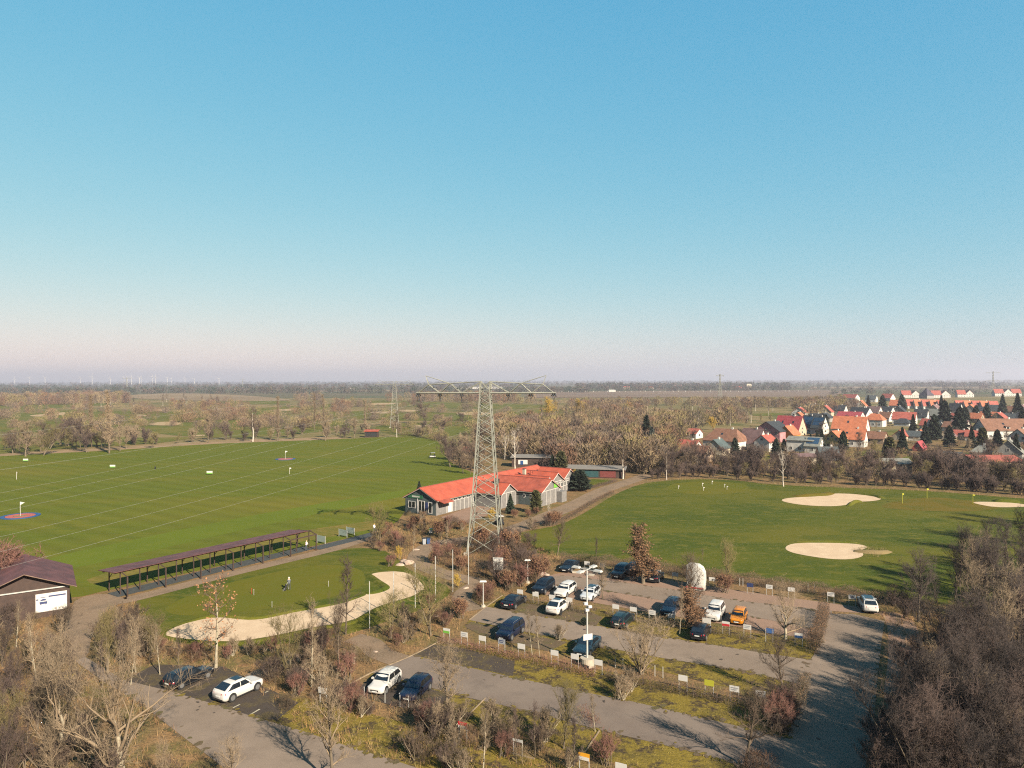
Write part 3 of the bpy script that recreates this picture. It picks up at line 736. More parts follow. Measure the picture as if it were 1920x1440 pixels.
proto('forsythia', 'yellow_shrub', M['bark'], M['twig_gold'], H=3, cb=.06, spread=1.6, nl=16, nb=80, nt=420, nf=1500, tr=.06, stems=5, el=(35, 75), fr=.02, tw=1.7)
# evergreens
def conifer(key, name, mat, H, w, n, seed, cone=1.0, size=.5, skirt=.04, droop=-.25):
    rng = np.random.default_rng(seed)
    T = Acc(); z = np.array([0, H * .97])
    T.add(*prisms(np.array([[0, 0, -.05]]), np.array([[0, 0, H * .95]]), np.array([.03 * H * .5 + .05]), np.array([.02]), 6))
    C = Acc()
    t = skirt + (1 - skirt) * rng.uniform(0, 1, n) ** 1.25
    az = rng.uniform(0, 6.283, n)
    lobes = 1 + .20 * np.sin(az * 5 + t * 23 + seed) + .16 * np.sin(az * 3 - t * 41) + .14 * np.sin(t * 60 + az * 2)
    Rm = w * np.minimum((1 - t) ** cone * 1.05, 1.0) * lobes
    u = rng.uniform(.35, 1.0, n) ** .6
    r = Rm * u
    p = np.stack([np.cos(az) * r, np.sin(az) * r, t * H + droop * r * .6 + .15], axis=1)
    p[:, 2] = np.maximum(p[:, 2], .1)
    d = np.stack([np.cos(az), np.sin(az), np.full(n, droop * 1.2)], axis=1) + rng.normal(size=(n, 3)) * .45
    d = nrm(d); s = (size * rng.uniform(.6, 1.4, n))
    side = nrm(np.cross(d, rng.normal(size=(n, 3))))
    v = np.stack([p - d * s[:, None] * .5 + side * s[:, None] * .28, p - d * s[:, None] * .5 - side * s[:, None] * .28, p + d * s[:, None] * .8], axis=1).reshape(-1, 3)
    f = (np.arange(n) * 3)[:, None] + np.arange(3)[None]
    C.add(v, f)
    t_, c_ = T.mesh('trunk'), C.mesh('crown')
    t_.materials.append(M['bark']); c_.materials.append(mat)
    PROTO[key] = (name, t_, c_, None, H)
conifer('spruce', 'spruce_tree', M['needle'], 11, 3.0, 4200, 1, size=.75)
conifer('spruce_blue', 'blue_spruce', M['needle_blue'], 11, 3.2, 4200, 2, size=.75)
conifer('pine', 'pine_tree', M['needle'], 9, 3.6, 4200, 3, cone=.45, size=.8, skirt=.12)
conifer('thuja', 'thuja_bush', M['thuja'], 4, 1.0, 3600, 4, cone=.35, size=.32, droop=.5)
conifer('yew', 'evergreen_bush', M['needle'], 3.4, 1.7, 4200, 5, cone=.4, size=.36, droop=.2)

TINTS = [tuple(q * AK for q in c) for c in ((.205, .148, .098), (.175, .125, .100), (.29, .215, .125), (.235, .190, .085), (.22, .130, .085), (.155, .122, .095))]
def tint_mat(name):
    m, nt, p = newmat(name)
    a = nt.nodes.new('ShaderNodeAttribute'); a.attribute_name = 'tint'
    nt.links.new(a.outputs['Color'], p.inputs['Base Color'])
    p.inputs['Roughness'].default_value = .95; p.inputs['Specular IOR Level'].default_value = .1
    return m
M['tint'] = tint_mat('twigs_of_many_colours')
def twig_mass(name, spots, per, seed, mat=None, tints=TINTS, wfac=1.0, upw=1.0):
    """many small trees or bushes as one mass: spots = (x, y, z, radius, height, tint index or -1)"""
    rng = np.random.default_rng(seed)
    S = np.array([s[:5] for s in spots], float); ti = np.array([s[5] if len(s) > 5 else -1 for s in spots])
    n = len(S)
    ti = np.where(ti < 0, rng.integers(0, len(tints), n), ti)
    i = np.repeat(np.arange(n), per); N = len(i)
    az = rng.uniform(0, 6.283, N); u = rng.uniform(0, 1, N) ** .5; t = rng.uniform(0.02, 1, N) ** .85
    prof = np.sqrt(np.clip(1 - ((t - .45) / .58) ** 2, .05, 1))
    r = S[i, 3] * u * prof
    c = np.stack([S[i, 0] + np.cos(az) * r, S[i, 1] + np.sin(az) * r, S[i, 2] + S[i, 4] * t * .95], axis=1)
    d = nrm(np.stack([np.cos(az) * u * .8, np.sin(az) * u * .8, np.full(N, upw)], axis=1) + rng.normal(size=(N, 3)) * .4)
    ln = (S[i, 4] * .22 * rng.uniform(.5, 1.4, N))[:, None]
    side = nrm(np.cross(d, rng.normal(size=(N, 3))))
    w = (S[i, 4] * .020 * wfac * rng.uniform(.6, 1.4, N))[:, None]
    v = np.stack([c - d * ln * .5 - side * w, c - d * ln * .5 + side * w, c + d * ln * .5], axis=1).reshape(-1, 3)
    f = (np.arange(N) * 3)[:, None] + np.arange(3)[None]
    A = Acc(); A.add(v, f)
    # one stem each
    s0 = S[:, :3].copy(); s0[:, 2] -= .1; s1 = S[:, :3].copy(); s1[:, 2] += S[:, 4] * .8
    A.add(*spikes(s0, s1, S[:, 4] * .012 + .02))
    me = A.mesh(name)
    colr = np.array(tints)[ti] * rng.uniform(.8, 1.2, (n, 1))
    vc = np.concatenate([np.repeat(colr[i], 3, axis=0), np.repeat(colr, 4, axis=0)])
    at = me.color_attributes.new('tint', 'FLOAT_COLOR', 'POINT')
    at.data.foreach_set('color', np.concatenate([vc, np.ones((len(vc), 1))], axis=1).astype(np.float32).ravel())
    me.materials.append(mat or M['tint'])
    return add(name, me)

# ================================================================== PYLONS AND WIRES
ARM_Z = 22.3
OFFS = (-9.6, -6.5, -3.4, 3.2, 6.4, 9.6)
def build_pylon(bar=1.0, panels=15):
    root = empty('power_pylon')
    s = M['steel']
    def hw(z):   # half width of the tower
        return 2.35 + (0.70 - 2.35) * min(1, (z / 22.3)) ** .82
    top = 23.9
    zs = [0.0]
    k = 0
    while zs[-1] < top - .4:
        zs.append(min(top, zs[-1] + max(.95, hw(zs[-1]) * 1.12))); k += 1
    zs[-1] = top
    sg = ((-1, -1), (1, -1), (1, 1), (-1, 1))
    for sx, sy in sg:
        mb = MB(); mb.tube([(sx * hw(z), sy * hw(z), z) for z in zs], .095 * bar, 4); mb.build('leg', s, root)
        mb = MB(); mb.box(sx * 2.4 - .3, sx * 2.4 + .3, sy * 2.4 - .3, sy * 2.4 + .3, -.1, .35); mb.build('footing', M['concrete'], root)
    for q in range(4):
        a, b = sg[q], sg[(q + 1) % 4]
        for i in range(len(zs) - 1):
            z0, z1 = zs[i], zs[i + 1]
            A0 = Vector((a[0] * hw(z0), a[1] * hw(z0), z0)); B0 = Vector((b[0] * hw(z0), b[1] * hw(z0), z0))
            A1 = Vector((a[0] * hw(z1), a[1] * hw(z1), z1)); B1 = Vector((b[0] * hw(z1), b[1] * hw(z1), z1))
            MB().bar(A0, B1, .055 * bar).build('brace', s, root)
            MB().bar(B0, A1, .055 * bar).build('brace', s, root)
            if i in (2, len(zs) - 3, len(zs) - 2):
                MB().bar(A0, B0, .06 * bar).build('brace', s, root)
    # crossarms: lower chords, upper chords and web, one arm each side
    for sx in (-1, 1):
        mb = MB()
        tipx = sx * 9.9
        yb = .68
        nodes = [sx * .7, sx * 3.4, sx * 6.5, sx * 9.6]
        topn = [sx * .7, sx * 5.0, sx * 8.1]
        wy = lambda x: .68 * (1 - abs(x) / 11.5) + .06
        tz = lambda x: 23.9 - .10 * abs(x)/2
        for sy in (-1, 1):
            mb.tube([(sx * .6, sy * wy(.6), ARM_Z), (tipx, sy * wy(9.9), ARM_Z)], .085 * bar, 4)
            mb.tube([(sx * .6, sy * wy(.6), 23.9), (topn[2], sy * wy(topn[2]), tz(topn[2]))], .06 * bar, 4)
            web = [(nodes[0], ARM_Z + 1.5), (nodes[1], ARM_Z), (topn[1], tz(topn[1])), (nodes[2], ARM_Z), (topn[2], tz(topn[2])), (nodes[3], ARM_Z)]
            for (x0, z0), (x1, z1) in zip(web, web[1:]):
                mb.bar((x0, sy * wy(x0), z0), (x1, sy * wy(x1), z1), .065 * bar)
        for x in nodes + topn:
            z = ARM_Z if x in nodes else tz(x)
            mb.bar((x, -wy(x), z), (x, wy(x), z), .05 * bar)
        for x0, x1 in zip(nodes, nodes[1:]):
            mb.bar((x0, -wy(x0), ARM_Z), (x1, wy(x1), ARM_Z), .045 * bar)
        arm = mb.build('crossarm', s, root)
        mb = MB()
        pk = (sx * 8.55, 0, 24.75)
        for sy in (-1, 1):
            mb.bar((topn[2], sy * wy(topn[2]), tz(topn[2])), pk, .055 * bar)
            mb.bar((topn[1], sy * wy(topn[1]), tz(topn[1])), pk, .05 * bar)
        mb.build('earth_wire_peak', s, arm)
    for x in OFFS:
        mb = MB()
        for dy in (-1, 1):
            for dx in (-.14, .14):
                pts = [(x + dx, dy * .15, ARM_Z - .12), (x + dx - .25 * dy, dy * 1.7, ARM_Z - .42)]
                mb.tube(pts, .085, 6)
        mb.tube([(x - .3, 1.7, ARM_Z - .42), (x, .5, ARM_Z - 1.05), (x, -.5, ARM_Z - 1.05), (x + .3, -1.7, ARM_Z - .42)], .03, 4)
        mb.build('insulator_string', M['insul'], root)
    return root
PY = P(911, 1034); PY.z = 0
pylon = SC(build_pylon(1.1))
pylon.location = (PY.x, PY.y, 0); pylon.rotation_euler = (0, 0, R(-6))
tag(pylon, 'tall grey lattice power pylon standing in shrubs before the red-roofed clubhouse', 'pylon', 'lattice power pylons')
p2 = P(740, 802)
pyl2 = copy_tree(pylon, None, (p2.x, p2.y, 0), R(8))
tag(pyl2, 'distant lattice power pylon on the golf course left of the large pylon', 'pylon', 'lattice power pylons')
def wire(a, b, sag, r, name, label, group, cat='power line'):
    a, b = Vector(a), Vector(b); n = 48
    pts = [a.lerp(b, i / n) - Vector((0, 0, 4 * sag * (i / n) * (1 - i / n))) for i in range(n + 1)]
    o = MB().tube(pts, r, 4).build(name, M['wire'], None)
    tag(o, label, cat, group)
dirn = Vector((-.415, -.91, 0)); Bp = Vector((PY.x, PY.y, 0)) + dirn * 205 * S
pe = Vector((.91, -.415, 0))
ordn = ['outermost left', 'second left', 'innermost left', 'innermost right', 'second right', 'outermost right']
cz, sz = math.cos(R(-6)), math.sin(R(-6))
def pyl_pt(root, x, y, z): return root.matrix_basis @ Vector((x, y, z))
for k, x in enumerate(OFFS):
    wire(pyl_pt(pylon, x + .28, -1.7, ARM_Z - .42), Bp + pe * x * S + Vector((0, 0, (ARM_Z - .4) * S)), 7.2 * S, .0055, 'power_line', 'pale cable over the driving range from the %s insulator of the large pylon' % ordn[k], 'power lines')
    wire(pyl_pt(pylon, x - .28, 1.7, ARM_Z - .42), pyl_pt(pyl2, x, -1.7, ARM_Z - .42), 8.0 * S, .0055, 'power_line', 'cable running back to the distant pylon from its %s insulator' % ordn[k], 'power lines')
for sx, nm in ((-1, 'left'), (1, 'right')):
    wire(pyl_pt(pylon, sx * 8.55, 0, 24.75), Bp + pe * (sx * 8.5 * S) + Vector((0, 0, 24.7 * S)), 5.5 * S, .005, 'earth_wire', 'thin topmost wire from the %s peak of the large pylon toward the left' % nm, 'power lines')
    wire(pyl_pt(pylon, sx * 8.55, 0, 24.75), pyl_pt(pyl2, sx * 8.55, 0, 24.75), 6 * S, .005, 'earth_wire', 'thin topmost wire from the %s peak of the large pylon to the distant one' % nm, 'power lines')
def far_pylon(p, H, arms, label):
    root = SC(empty('power_pylon', (p.x, p.y, 0), 0, label, 'pylon', 'lattice power pylons'))
    w = H * .075
    for sx in (-1, 1):
        for sy in (-1, 1):
            MB().tube([(sx * w, sy * w, 0), (sx * .5, sy * .5, H * .75), (sx * .35, sy * .35, H)], .16, 4).build('leg', M['steel'], root)
    for q in range(4):
        mb = MB(); n = 9
        sg = ((-1, -1), (1, -1), (1, 1), (-1, 1)); a, b = sg[q], sg[(q + 1) % 4]
        hw_ = lambda z: w + (.5 - w) * min(1, z / (H * .75))
        for i in range(n):
            z0, z1 = H * i / n, H * (i + 1) / n
            mb.bar((a[0] * hw_(z0), a[1] * hw_(z0), z0), (b[0] * hw_(z1), b[1] * hw_(z1), z1), .12)
            mb.bar((b[0] * hw_(z0), b[1] * hw_(z0), z0), (a[0] * hw_(z1), a[1] * hw_(z1), z1), .12)
        mb.build('lattice', M['steel'], root)
    for z, hl in arms:
        mb = MB()
        mb.bar((-hl, 0, z), (hl, 0, z), .2); mb.bar((-hl, 0, z), (0, 0, z + 1.6), .15); mb.bar((hl, 0, z), (0, 0, z + 1.6), .15)
        for x in (-.95, -.5, .5, .95): mb.bar((x * hl, 0, z), (x * hl, 0, z - 1.4), .14)
        mb.build('crossarm', M['steel'], root)
pp = PD(1350, 760, 760 * S); far_pylon(pp, 30.5, ((29.0, 4.2), (19.5, 4.4)), 'distant pylon with two short crossarms above the bare woods, centre right')
pp = PD(1862, 760, 1050 * S); far_pylon(pp, 36, ((34, 11), (22, 11.5)), 'faint wide-armed pylon beyond the red row houses at far right')
pp = PD(238, 760, 1500 * S); far_pylon(pp, 33, ((31, 10), (24, 12)), 'faint far pylon among the wind turbines on the left horizon')
pp = PD(455, 740, 2200 * S); far_pylon(pp, 33, ((31, 10), (24, 12)), 'very faint far pylon right of the last wind turbine')

# ================================================================== WIND TURBINES
def turbine(px, top_px, dist, rot, label):
    dist *= S; base = PD(px, 760, dist); base.z = 0
    h = CAM_H + (715 - top_px) / FPX * dist
    root = empty('wind_turbine', base, 0, label, 'wind turbine', 'wind turbines on the horizon')
    MB().tube([(0, 0, 0), (0, 0, h)], [3.2, 1.8], 8).build('tower', M['white'], root)
    MB().box(-2, 2, -6, 5, h - 1.5, h + 2.5).build('nacelle', M['white'], root)
    MB().tube([(0, -8.5, h + .5), (0, -6, h + .5)], [.6, 2.2], 8).build('hub', M['white'], root)
    for k in range(3):
        a = R(rot + 120 * k); d = Vector((math.sin(a), 0, math.cos(a))); c = Vector((0, -7, h + .5)); L = h * .42; s_ = Vector((math.cos(a), 0, -math.sin(a)))
        mb = MB(); mb.hexa([c + s_ * -1.4 - Vector((0, .5, 0)), c + s_ * 1.6 - Vector((0, .5, 0)), c + s_ * 1.6 + Vector((0, .5, 0)), c - s_ * 1.4 + Vector((0, .5, 0)),
                            c + d * L - s_ * .3 - Vector((0, .2, 0)), c + d * L + s_ * .3 - Vector((0, .2, 0)), c + d * L + s_ * .3 + Vector((0, .2, 0)), c + d * L - s_ * .3 + Vector((0, .2, 0))])
        mb.build('blade', M['white'], root)
tl = [(28, 709, 10), (56, 707, 35), (85, 707, 70), (151, 707, 0), (173, 704, 20), (207, 708, 5), (233, 706, 50), (239, 706, 80), (247, 706, 0), (262, 707, 60), (265, 708, 15), (286, 705, 25), (292, 706, 5), (314, 708, 60), (322, 709, 30), (347, 708, 0), (365, 710, 40), (411, 710, 60)]
ords = ['leftmost', 'second', 'third', 'fourth', 'fifth', 'sixth', 'seventh', 'eighth', 'ninth', 'tenth', 'eleventh', 'twelfth', 'thirteenth', 'fourteenth', 'fifteenth', 'sixteenth', 'seventeenth', 'rightmost']
for k, (x, t, rt) in enumerate(tl):
    turbine(x, t, 5200 + 400 * (k % 4), rt, 'white wind turbine on the left horizon, %s' % (ords[k] + ' of the row' if k in (0, 17) else ords[k] + ' from the left'))

# ================================================================== BUILDINGS
def wall_box(mb, x0, x1, y0, y1, h): mb.box(x0, x1, y0, y1, -.1, h)
def gable_prism(mb, L, W, z0, z1, x0=0.0):
    """triangular gable solid, ridge along x"""
    a = [(x0, -W / 2, z0), (x0, W / 2, z0), (x0, 0, z1)]; b = [(x0 + L, -W / 2, z0), (x0 + L, W / 2, z0), (x0 + L, 0, z1)]
    n = len(mb.v); mb.v += a + b
    mb.f += [(n, n + 2, n + 1), (n + 3, n + 4, n + 5), (n, n + 1, n + 4, n + 3), (n, n + 3, n + 5, n + 2), (n + 1, n + 2, n + 5, n + 4)]
def roof_slope(x0, x1, W, z0, z1, side, over=.35, th=.14, gx=.3, hip0=0, hip1=0):
    """one slope of a gable roof, ridge along x, as a slab"""
    s = side; k = (z1 - z0) / (W / 2)
    ye = s * (W / 2 + over); ze = z0 - k * over + .05; zr = z1 + .05
    up = [(x0 - gx, ye, ze), (x1 + gx, ye, ze), (x1 + gx - hip1, 0, zr), (x0 - gx + hip0, 0, zr)]
    lo = up if s < 0 else [up[1], up[0], up[3], up[2]]
    return MB().hexa([(x, y, z) for x, y, z in lo] + [(x, y, z + th) for x, y, z in lo])
def window(parent, x, y, z, w, h, axis, sign, frame='white', panes=2, nm='window'):
    """axis 'x': on a wall facing +-y; 'y': on a wall facing +-x"""
    t = .06
    def bx(a0, a1, z0, z1, d0, d1):
        d0, d1 = sorted((sign * d0, sign * d1))
        return (x + a0, x + a1, y + d0, y + d1, z + z0, z + z1) if axis == 'x' else (x + d0, x + d1, y + a0, y + a1, z + z0, z + z1)
    mb = MB(); f = .09
    mb.box(*bx(-w / 2, w / 2, 0, f, -.05, t)); mb.box(*bx(-w / 2, w / 2, h - f, h, -.05, t))
    mb.box(*bx(-w / 2, -w / 2 + f, f, h - f, -.05, t)); mb.box(*bx(w / 2 - f, w / 2, f, h - f, -.05, t))
    for k in range(1, panes):
        xx = -w / 2 + w * k / panes; mb.box(*bx(xx - f / 2, xx + f / 2, f, h - f, -.05, t * .9))
    o = mb.build(nm, M[frame], parent)
    for k in range(panes):
        a0 = -w / 2 + w * k / panes + f * .5; a1 = -w / 2 + w * (k + 1) / panes - f * .5
        MB().box(*bx(a0, a1, f * .9, h - f * .9, -.04, .02)).build('pane', M['glass'], o)
    return o
# ---- clubhouse: a long spine with side wings, coral roofs
cs = Vector((.54, .84)).normalized()
ang = math.atan2(cs.y, cs.x)
CO = Vector((-16.6, 128.2)) * S
club = empty('clubhouse', (CO.x, CO.y, 0), ang, 'long grey clubhouse with many coral-red gable roofs behind the large pylon', 'building')
SC(club)
EZ, RZ = 2.75, 4.55
M['ridge'] = mat_plain('dark_ridge_tile', (.22, .055, .042), .7, var=.2)
WING = lambda: None
def club_wing(x0, x1, W, ez, rz, yaw=0, ox=0, oy=0, wall='grey_board', gable='grey_board', roof='roof_red', ends=(1, 1), chips=2):
    Mx = Matrix.Translation((ox, oy, 0)) @ Matrix.Rotation(yaw, 4, 'Z')
    def tr(o): o.matrix_local = Mx; return o
    mb = MB(); mb.box(x0, x1, -W / 2, W / 2, -.05, ez); tr(mb.build('wall', M[wall], club))
    mb = MB(); gable_prism(mb, x1 - x0 - .02, W - .02, ez - .01, rz, x0 + .01); tr(mb.build('gable', M[gable], club))
    for s in (-1, 1):
        rf_ = tr(roof_slope(x0, x1, W, ez, rz, s).build('roof', M[roof], club))
        kk_ = (rz - ez) / (W / 2)
        MB().tube([(x0 - .25, s * (W / 2 + .42), ez - kk_ * .35 - .02), (x1 + .25, s * (W / 2 + .42), ez - kk_ * .35 - .02)], .06, 6).build('gutter', M['steel'], rf_)
    tr(MB().tube([(x0 - .3, 0, rz + .19), (x1 + .3, 0, rz + .19)], .09, 6).build('ridge_cap', M['ridge'], club))
    for s in (-1, 1):      # white bargeboards at the outer end
        k = (rz - ez) / (W / 2)
        mb = MB(); a = Vector((x1 + .33, s * (W / 2 + .35), ez - k * .35 + .02)); b = Vector((x1 + .33, 0, rz + .02))
        mb.bar(a, b, .07); tr(mb.build('bargeboard', M['white'], club))
    return Mx, tr
# spine (x along cs). the front gable (x=0) faces the camera's left
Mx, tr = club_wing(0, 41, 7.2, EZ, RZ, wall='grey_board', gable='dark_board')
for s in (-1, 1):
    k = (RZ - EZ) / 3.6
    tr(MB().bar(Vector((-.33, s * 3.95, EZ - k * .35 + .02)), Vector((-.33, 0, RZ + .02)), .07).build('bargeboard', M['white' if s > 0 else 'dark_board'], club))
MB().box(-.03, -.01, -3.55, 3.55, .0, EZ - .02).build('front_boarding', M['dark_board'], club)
sg_ = MB().box(-.10, -.035, -.6, 2.9, 2.75, 3.35).build('shop_sign', M['green_sign'], club)
for k in range(7):
    MB().box(-.115, -.102, 1.9 - k * .26 - .17, 1.9 - k * .26, 2.92, 3.2).build('letter', M['white'], sg_)
window(club, -.04, 2.0, .9, 1.7, 1.25, 'y', -1)
d_ = window(club, -.04, -.3, .1, 1.5, 2.3, 'y', -1, nm='glass_door')
window(club, -.04, -2.3, .3, .9, 2.0, 'y', -1, panes=1)
MB().box(-.12, -.03, -1.75, -1.25, .9, 2.2).build('notice_board', M['navy'], club)
MB().box(-.09, -.03, .6, .72, 0, EZ).build('white_post', M['white'], club)
# long side wall of the front wing (facing right, y = -3.6): posts, high windows
for k in range(7):
    x = 3.0 + k * 1.35
    MB().box(x - .04, x + .04, -3.66, -3.605, 0, EZ - .1).build('white_post', M['white'], club)
for k in range(5):
    window(club, 4.3 + k * 1.35, -3.6, 1.95, 1.1, .6, 'x', -1, panes=1)
MB().box(3.3, 4.7, -3.66, -3.607, .1, 1.85).build('panel', M['white'], club)
roofl = MB(); roofl.hexa([(.2, -5.2, 2.25), (3.2, -5.2, 2.25), (3.2, -3.6, 2.72), (.2, -3.6, 2.72), (.2, -5.2, 2.35), (3.2, -5.2, 2.35), (3.2, -3.6, 2.82), (.2, -3.6, 2.82)])
roofl.build('porch_roof', M['roof_red_old'], club)
window(club, 11.3, -3.6, .15, 1.6, 2.2, 'x', -1, nm='glass_door')
MB().box(10.2, 12.4, -3.72, -3.66, 2.4, 2.72).build('entrance_sign', M['green_sign'], club)
# wings toward the camera's right: rotate so local +x points along -y of the spine
def wing(sx, n, W, ez, rz, **kw):
    return club_wing(3.0, n, W, ez, rz, yaw=-math.pi / 2, ox=sx, oy=0, **kw)
def wing_face(Mx, tr, n, W, ez, posts=4, windows=0):
    for k in range(posts):
        y = -W / 2 + W * k / (posts - 1)
        tr(MB().box(n + .005, n + .05, y - .04, y + .04, 0, ez).build('white_post', M['white'], club))
    tr(MB().box(n + .008, n + .05, -W / 2, W / 2, ez - .04, ez + .04).build('white_rail', M['white'], club))
    for k in range(windows):
        y = -W / 2 + W * (k + .5) / windows
        o = window(club, n, y, 1.35, W / windows - .35, 1.0, 'y', 1); o.matrix_local = Mx
M1 = wing(14.5, 9.6, 5.0, EZ, 4.3); wing_face(*M1, 9.6, 5.0, EZ, 4)
M2 = wing(21.5, 14.8, 7.0, EZ, 4.62, roof='roof_red_old'); wing_face(*M2, 14.8, 7.0, EZ, 5)
M3 = wing(27.6, 10.8, 4.2, EZ, 4.1); wing_face(*M3, 10.8, 4.2, EZ, 3)
M4 = wing(32.3, 10.2, 5.6, EZ, 4.45); wing_face(*M4, 10.2, 5.6, EZ, 5, 4)
M5 = wing(38.2, 10.0, 6.0, EZ, 4.6); wing_face(*M5, 10.0, 6.0, EZ, 5, 4)
M2[1](MB().box(14.83, 14.9, 1.2, 2.6, 2.95, 3.75).build('green_emblem', M['signgreen'], club))
for k in range(2):      # round portholes in the near side of the second wing
    o = MB().disc((12.4 - k * 1.5, -3.52, 1.75), (0, 1, 0), .38, .08, 16).build('porthole', M['white'], club); M2[1](o)
    g_ = MB().disc((12.4 - k * 1.5, -3.57, 1.75), (0, 1, 0), .24, .06, 16).build('pane', M['glass'], o)
M2[1](MB().box(9.7, 13.6, -3.535, -3.505, .1, EZ - .1).build('dark_panel', M['dark_board'], club))
for (x, y, z) in ((14.2, -7.2, 4.2), (30.5, -3.2, 4.2)):
    c_ = MB().box(x - .3, x + .3, y - .3, y + .3, z - .9, z + .9).build('chimney', M['blackpl'] if x < 20 else M['concrete'], club)
    MB().box(x - .36, x + .36, y - .36, y + .36, z + .9, z + .98).build('cap', M['blackpl'], c_)
for k in range(3):
    MB().tube([(31.0 + k * .7, -4.6, 4.1), (31.0 + k * .7, -4.6, 4.75)], .12, 8).build('vent_pipe', M['roof_red_old'], club)
MB().box(24.0, 26.0, -15.9, -13.5, -.05, 2.1).build('annex', M['grey_board'], club)

# ---- driving range tee shelter
A_ = P(239, 1120); B_ = P(593, 1032)
sd_ = (B_ - A_); SL = sd_.length / S; sang = math.atan2(sd_.y, sd_.x)
shel = empty('tee_shelter', (A_.x, A_.y, 0), sang, 'long open timber tee shelter with maroon roof along the driving range', 'shelter')
SC(shel)
nb_ = 6
MB().box(-.6, SL + .3, .9, 3.2, .028, .06).build('mat_floor', M['mat_dark'], shel)
for k in range(nb_ + 1):
    x = SL * k / nb_
    MB().box(x - .065, x + .065, -.065, .065, 0, 2.3).build('post', M['wood_dark'], shel)
    MB().tube([(x - .02, 0, 2.3), (x, 1.5, 2.65)], .075, 4).build('beam', M['wood_dark'], shel)
    MB().box(x - .05, x + .05, 4.03, 4.13, 0, 2.35).build('post', M['wood_dark'], shel)
    MB().tube([(x, 1.55, 2.6), (x, 4.3, 2.38)], .07, 4).build('beam', M['wood_dark'], shel)
    MB().tube([(x, 4.08, 1.5), (x, 3.1, 2.42)], .05, 4).build('brace', M['wood_dark'], shel)
for k in range(2 * nb_ + 1):
    x = SL * k / (2 * nb_)
    MB().box(x - .05, x + .05, 1.52, 1.62, 0, 2.55).build('post', M['wood_dark'], shel)
for y, z in ((1.57, 2.6), (4.08, 2.4)):
    MB().box(-.7, SL + .4, y - .07, y + .07, z - .09, z + .07).build('purlin', M['wood_dark'], shel)
MB().box(SL - 4.2, SL + .1, -.06, .06, 2.2, 2.34).build('purlin', M['wood_dark'], shel)
nr = 13
for k in range(nr):
    x0 = -.9 + (SL + 1.2) * k / nr; x1 = -.9 + (SL + 1.2) * (k + 1) / nr - .03
    if k == nr - 1: x1 -= .9
    dz = .008 * (k % 2)
    MB().hexa([(x0, 1.1, 2.70 + dz), (x1, 1.1, 2.70 + dz), (x1, 4.75, 2.46 + dz), (x0, 4.75, 2.46 + dz), (x0, 1.1, 2.76 + dz), (x1, 1.1, 2.76 + dz), (x1, 4.75, 2.52 + dz), (x0, 4.75, 2.52 + dz)]).build('roof_panel', M['roof_maroon'], shel)
# tee dividers beyond the shelter's far end
for k, (x, y) in enumerate(((602, 1019), (643, 1007), (657, 1003))):
    p = P(x, y)
    d = SC(empty('tee_divider', (p.x, p.y, 0), sang + R(90), 'clear screen between open tees, %s beyond the shelter' % ('first', 'second', 'third')[k], 'screen', 'tee divider screens'))
    MB().box(-.9, .9, -.02, .02, .25, 1.15).build('panel', mat_plain('pale_screen', (.30, .36, .32), .3) if k == 0 else bpy.data.materials['pale_screen'], d)
    for s in (-1, 1): MB().box(s * .9 - .03, s * .9 + .03, -.03, .03, 0, 1.2).build('post', M['steel_pale'], d)
ribbon('tee_mat_strip', [(590, 1029), (660, 1012), (705, 1000)], 2.2, .034, M['mat_dark'])

# ---- banner shed at the left edge
cC = P(131, 1150)
e1 = Vector((-.83, -.56)); e2 = Vector((-.56, .83))
shed = empty('maroon_shed', (cC.x, cC.y, 0), math.atan2(e1.y, e1.x), 'dark timber shed with maroon gable roof and white banner at the left edge', 'shed')
SC(shed)
# local x along the gable wall (left and near), local y = toward the camera's left... walls extend to -y (away)
W_, D_ = 7.8, 9.0
MB().box(0, W_, -D_, 0, -.05, 3.0).build('wall', M['wood_dark'], shed)
mb = MB(); n = len(mb.v)
mb.v += [(0, -D_ + .01, 2.99), (W_, -D_ + .01, 2.99), (W_ / 2, -D_ + .01, 4.6), (0, -.01, 2.99), (W_, -.01, 2.99), (W_ / 2, -.01, 4.6)]
mb.f += [(0, 1, 2), (3, 5, 4), (0, 3, 4, 1), (0, 2, 5, 3), (1, 4, 5, 2)]
mb.build('gable', M['wood_dark'], shed)
for s in (0, 1):
    xe, xr = (-.6, W_ / 2) if s == 0 else (W_ + .6, W_ / 2)
    q = [(xe, -D_ - .5, 2.80), (xe, .7, 2.80), (xr, .7, 4.70), (xr, -D_ - .5, 4.70)]
    if s == 0: q = [q[0], q[3], q[2], q[1]]
    MB().hexa(q + [(x, y, z + .1) for x, y, z in q]).build('roof', M['roof_maroon'], shed)
    MB().bar((xe, .72, 2.85), (xr, .72, 4.75), .06).build('bargeboard', M['wood_grey'], shed)
MB().box(.05, W_ + 2.0, .02, .14, 2.86, 2.97).build('gutter', M['steel_pale'], shed)
bn = MB().box(.25, 2.95, .03, .07, .6, 2.45).build('banner', M['white'], shed)
MB().box(.35, 1.85, .072, .078, 2.03, 2.18).build('text_bar', M['navy'], bn)
MB().disc((2.28, .075, 1.58), (0, 1, 0), .34, .008, 18).build('logo_ball', M['navy'], bn)
MB().box(1.96, 2.60, .082, .086, 1.64, 1.73).build('logo_band', M['white'], bn)
MB().hexa([(2.2, .082, .8), (2.36, .082, .8), (2.36, .086, .8), (2.2, .086, .8), (2.1, .082, 1.4), (2.46, .082, 1.4), (2.46, .086, 1.4), (2.1, .086, 1.4)]).build('logo_tee', M['white'], bn)
MB().box(2.02, 2.54, .072, .078, 2.04, 2.10).build('logo_line', M['navy'], bn)
MB().box(2.70, 2.9, .072, .078, 1.82, 1.95).build('text_bar', M['navy'], bn)
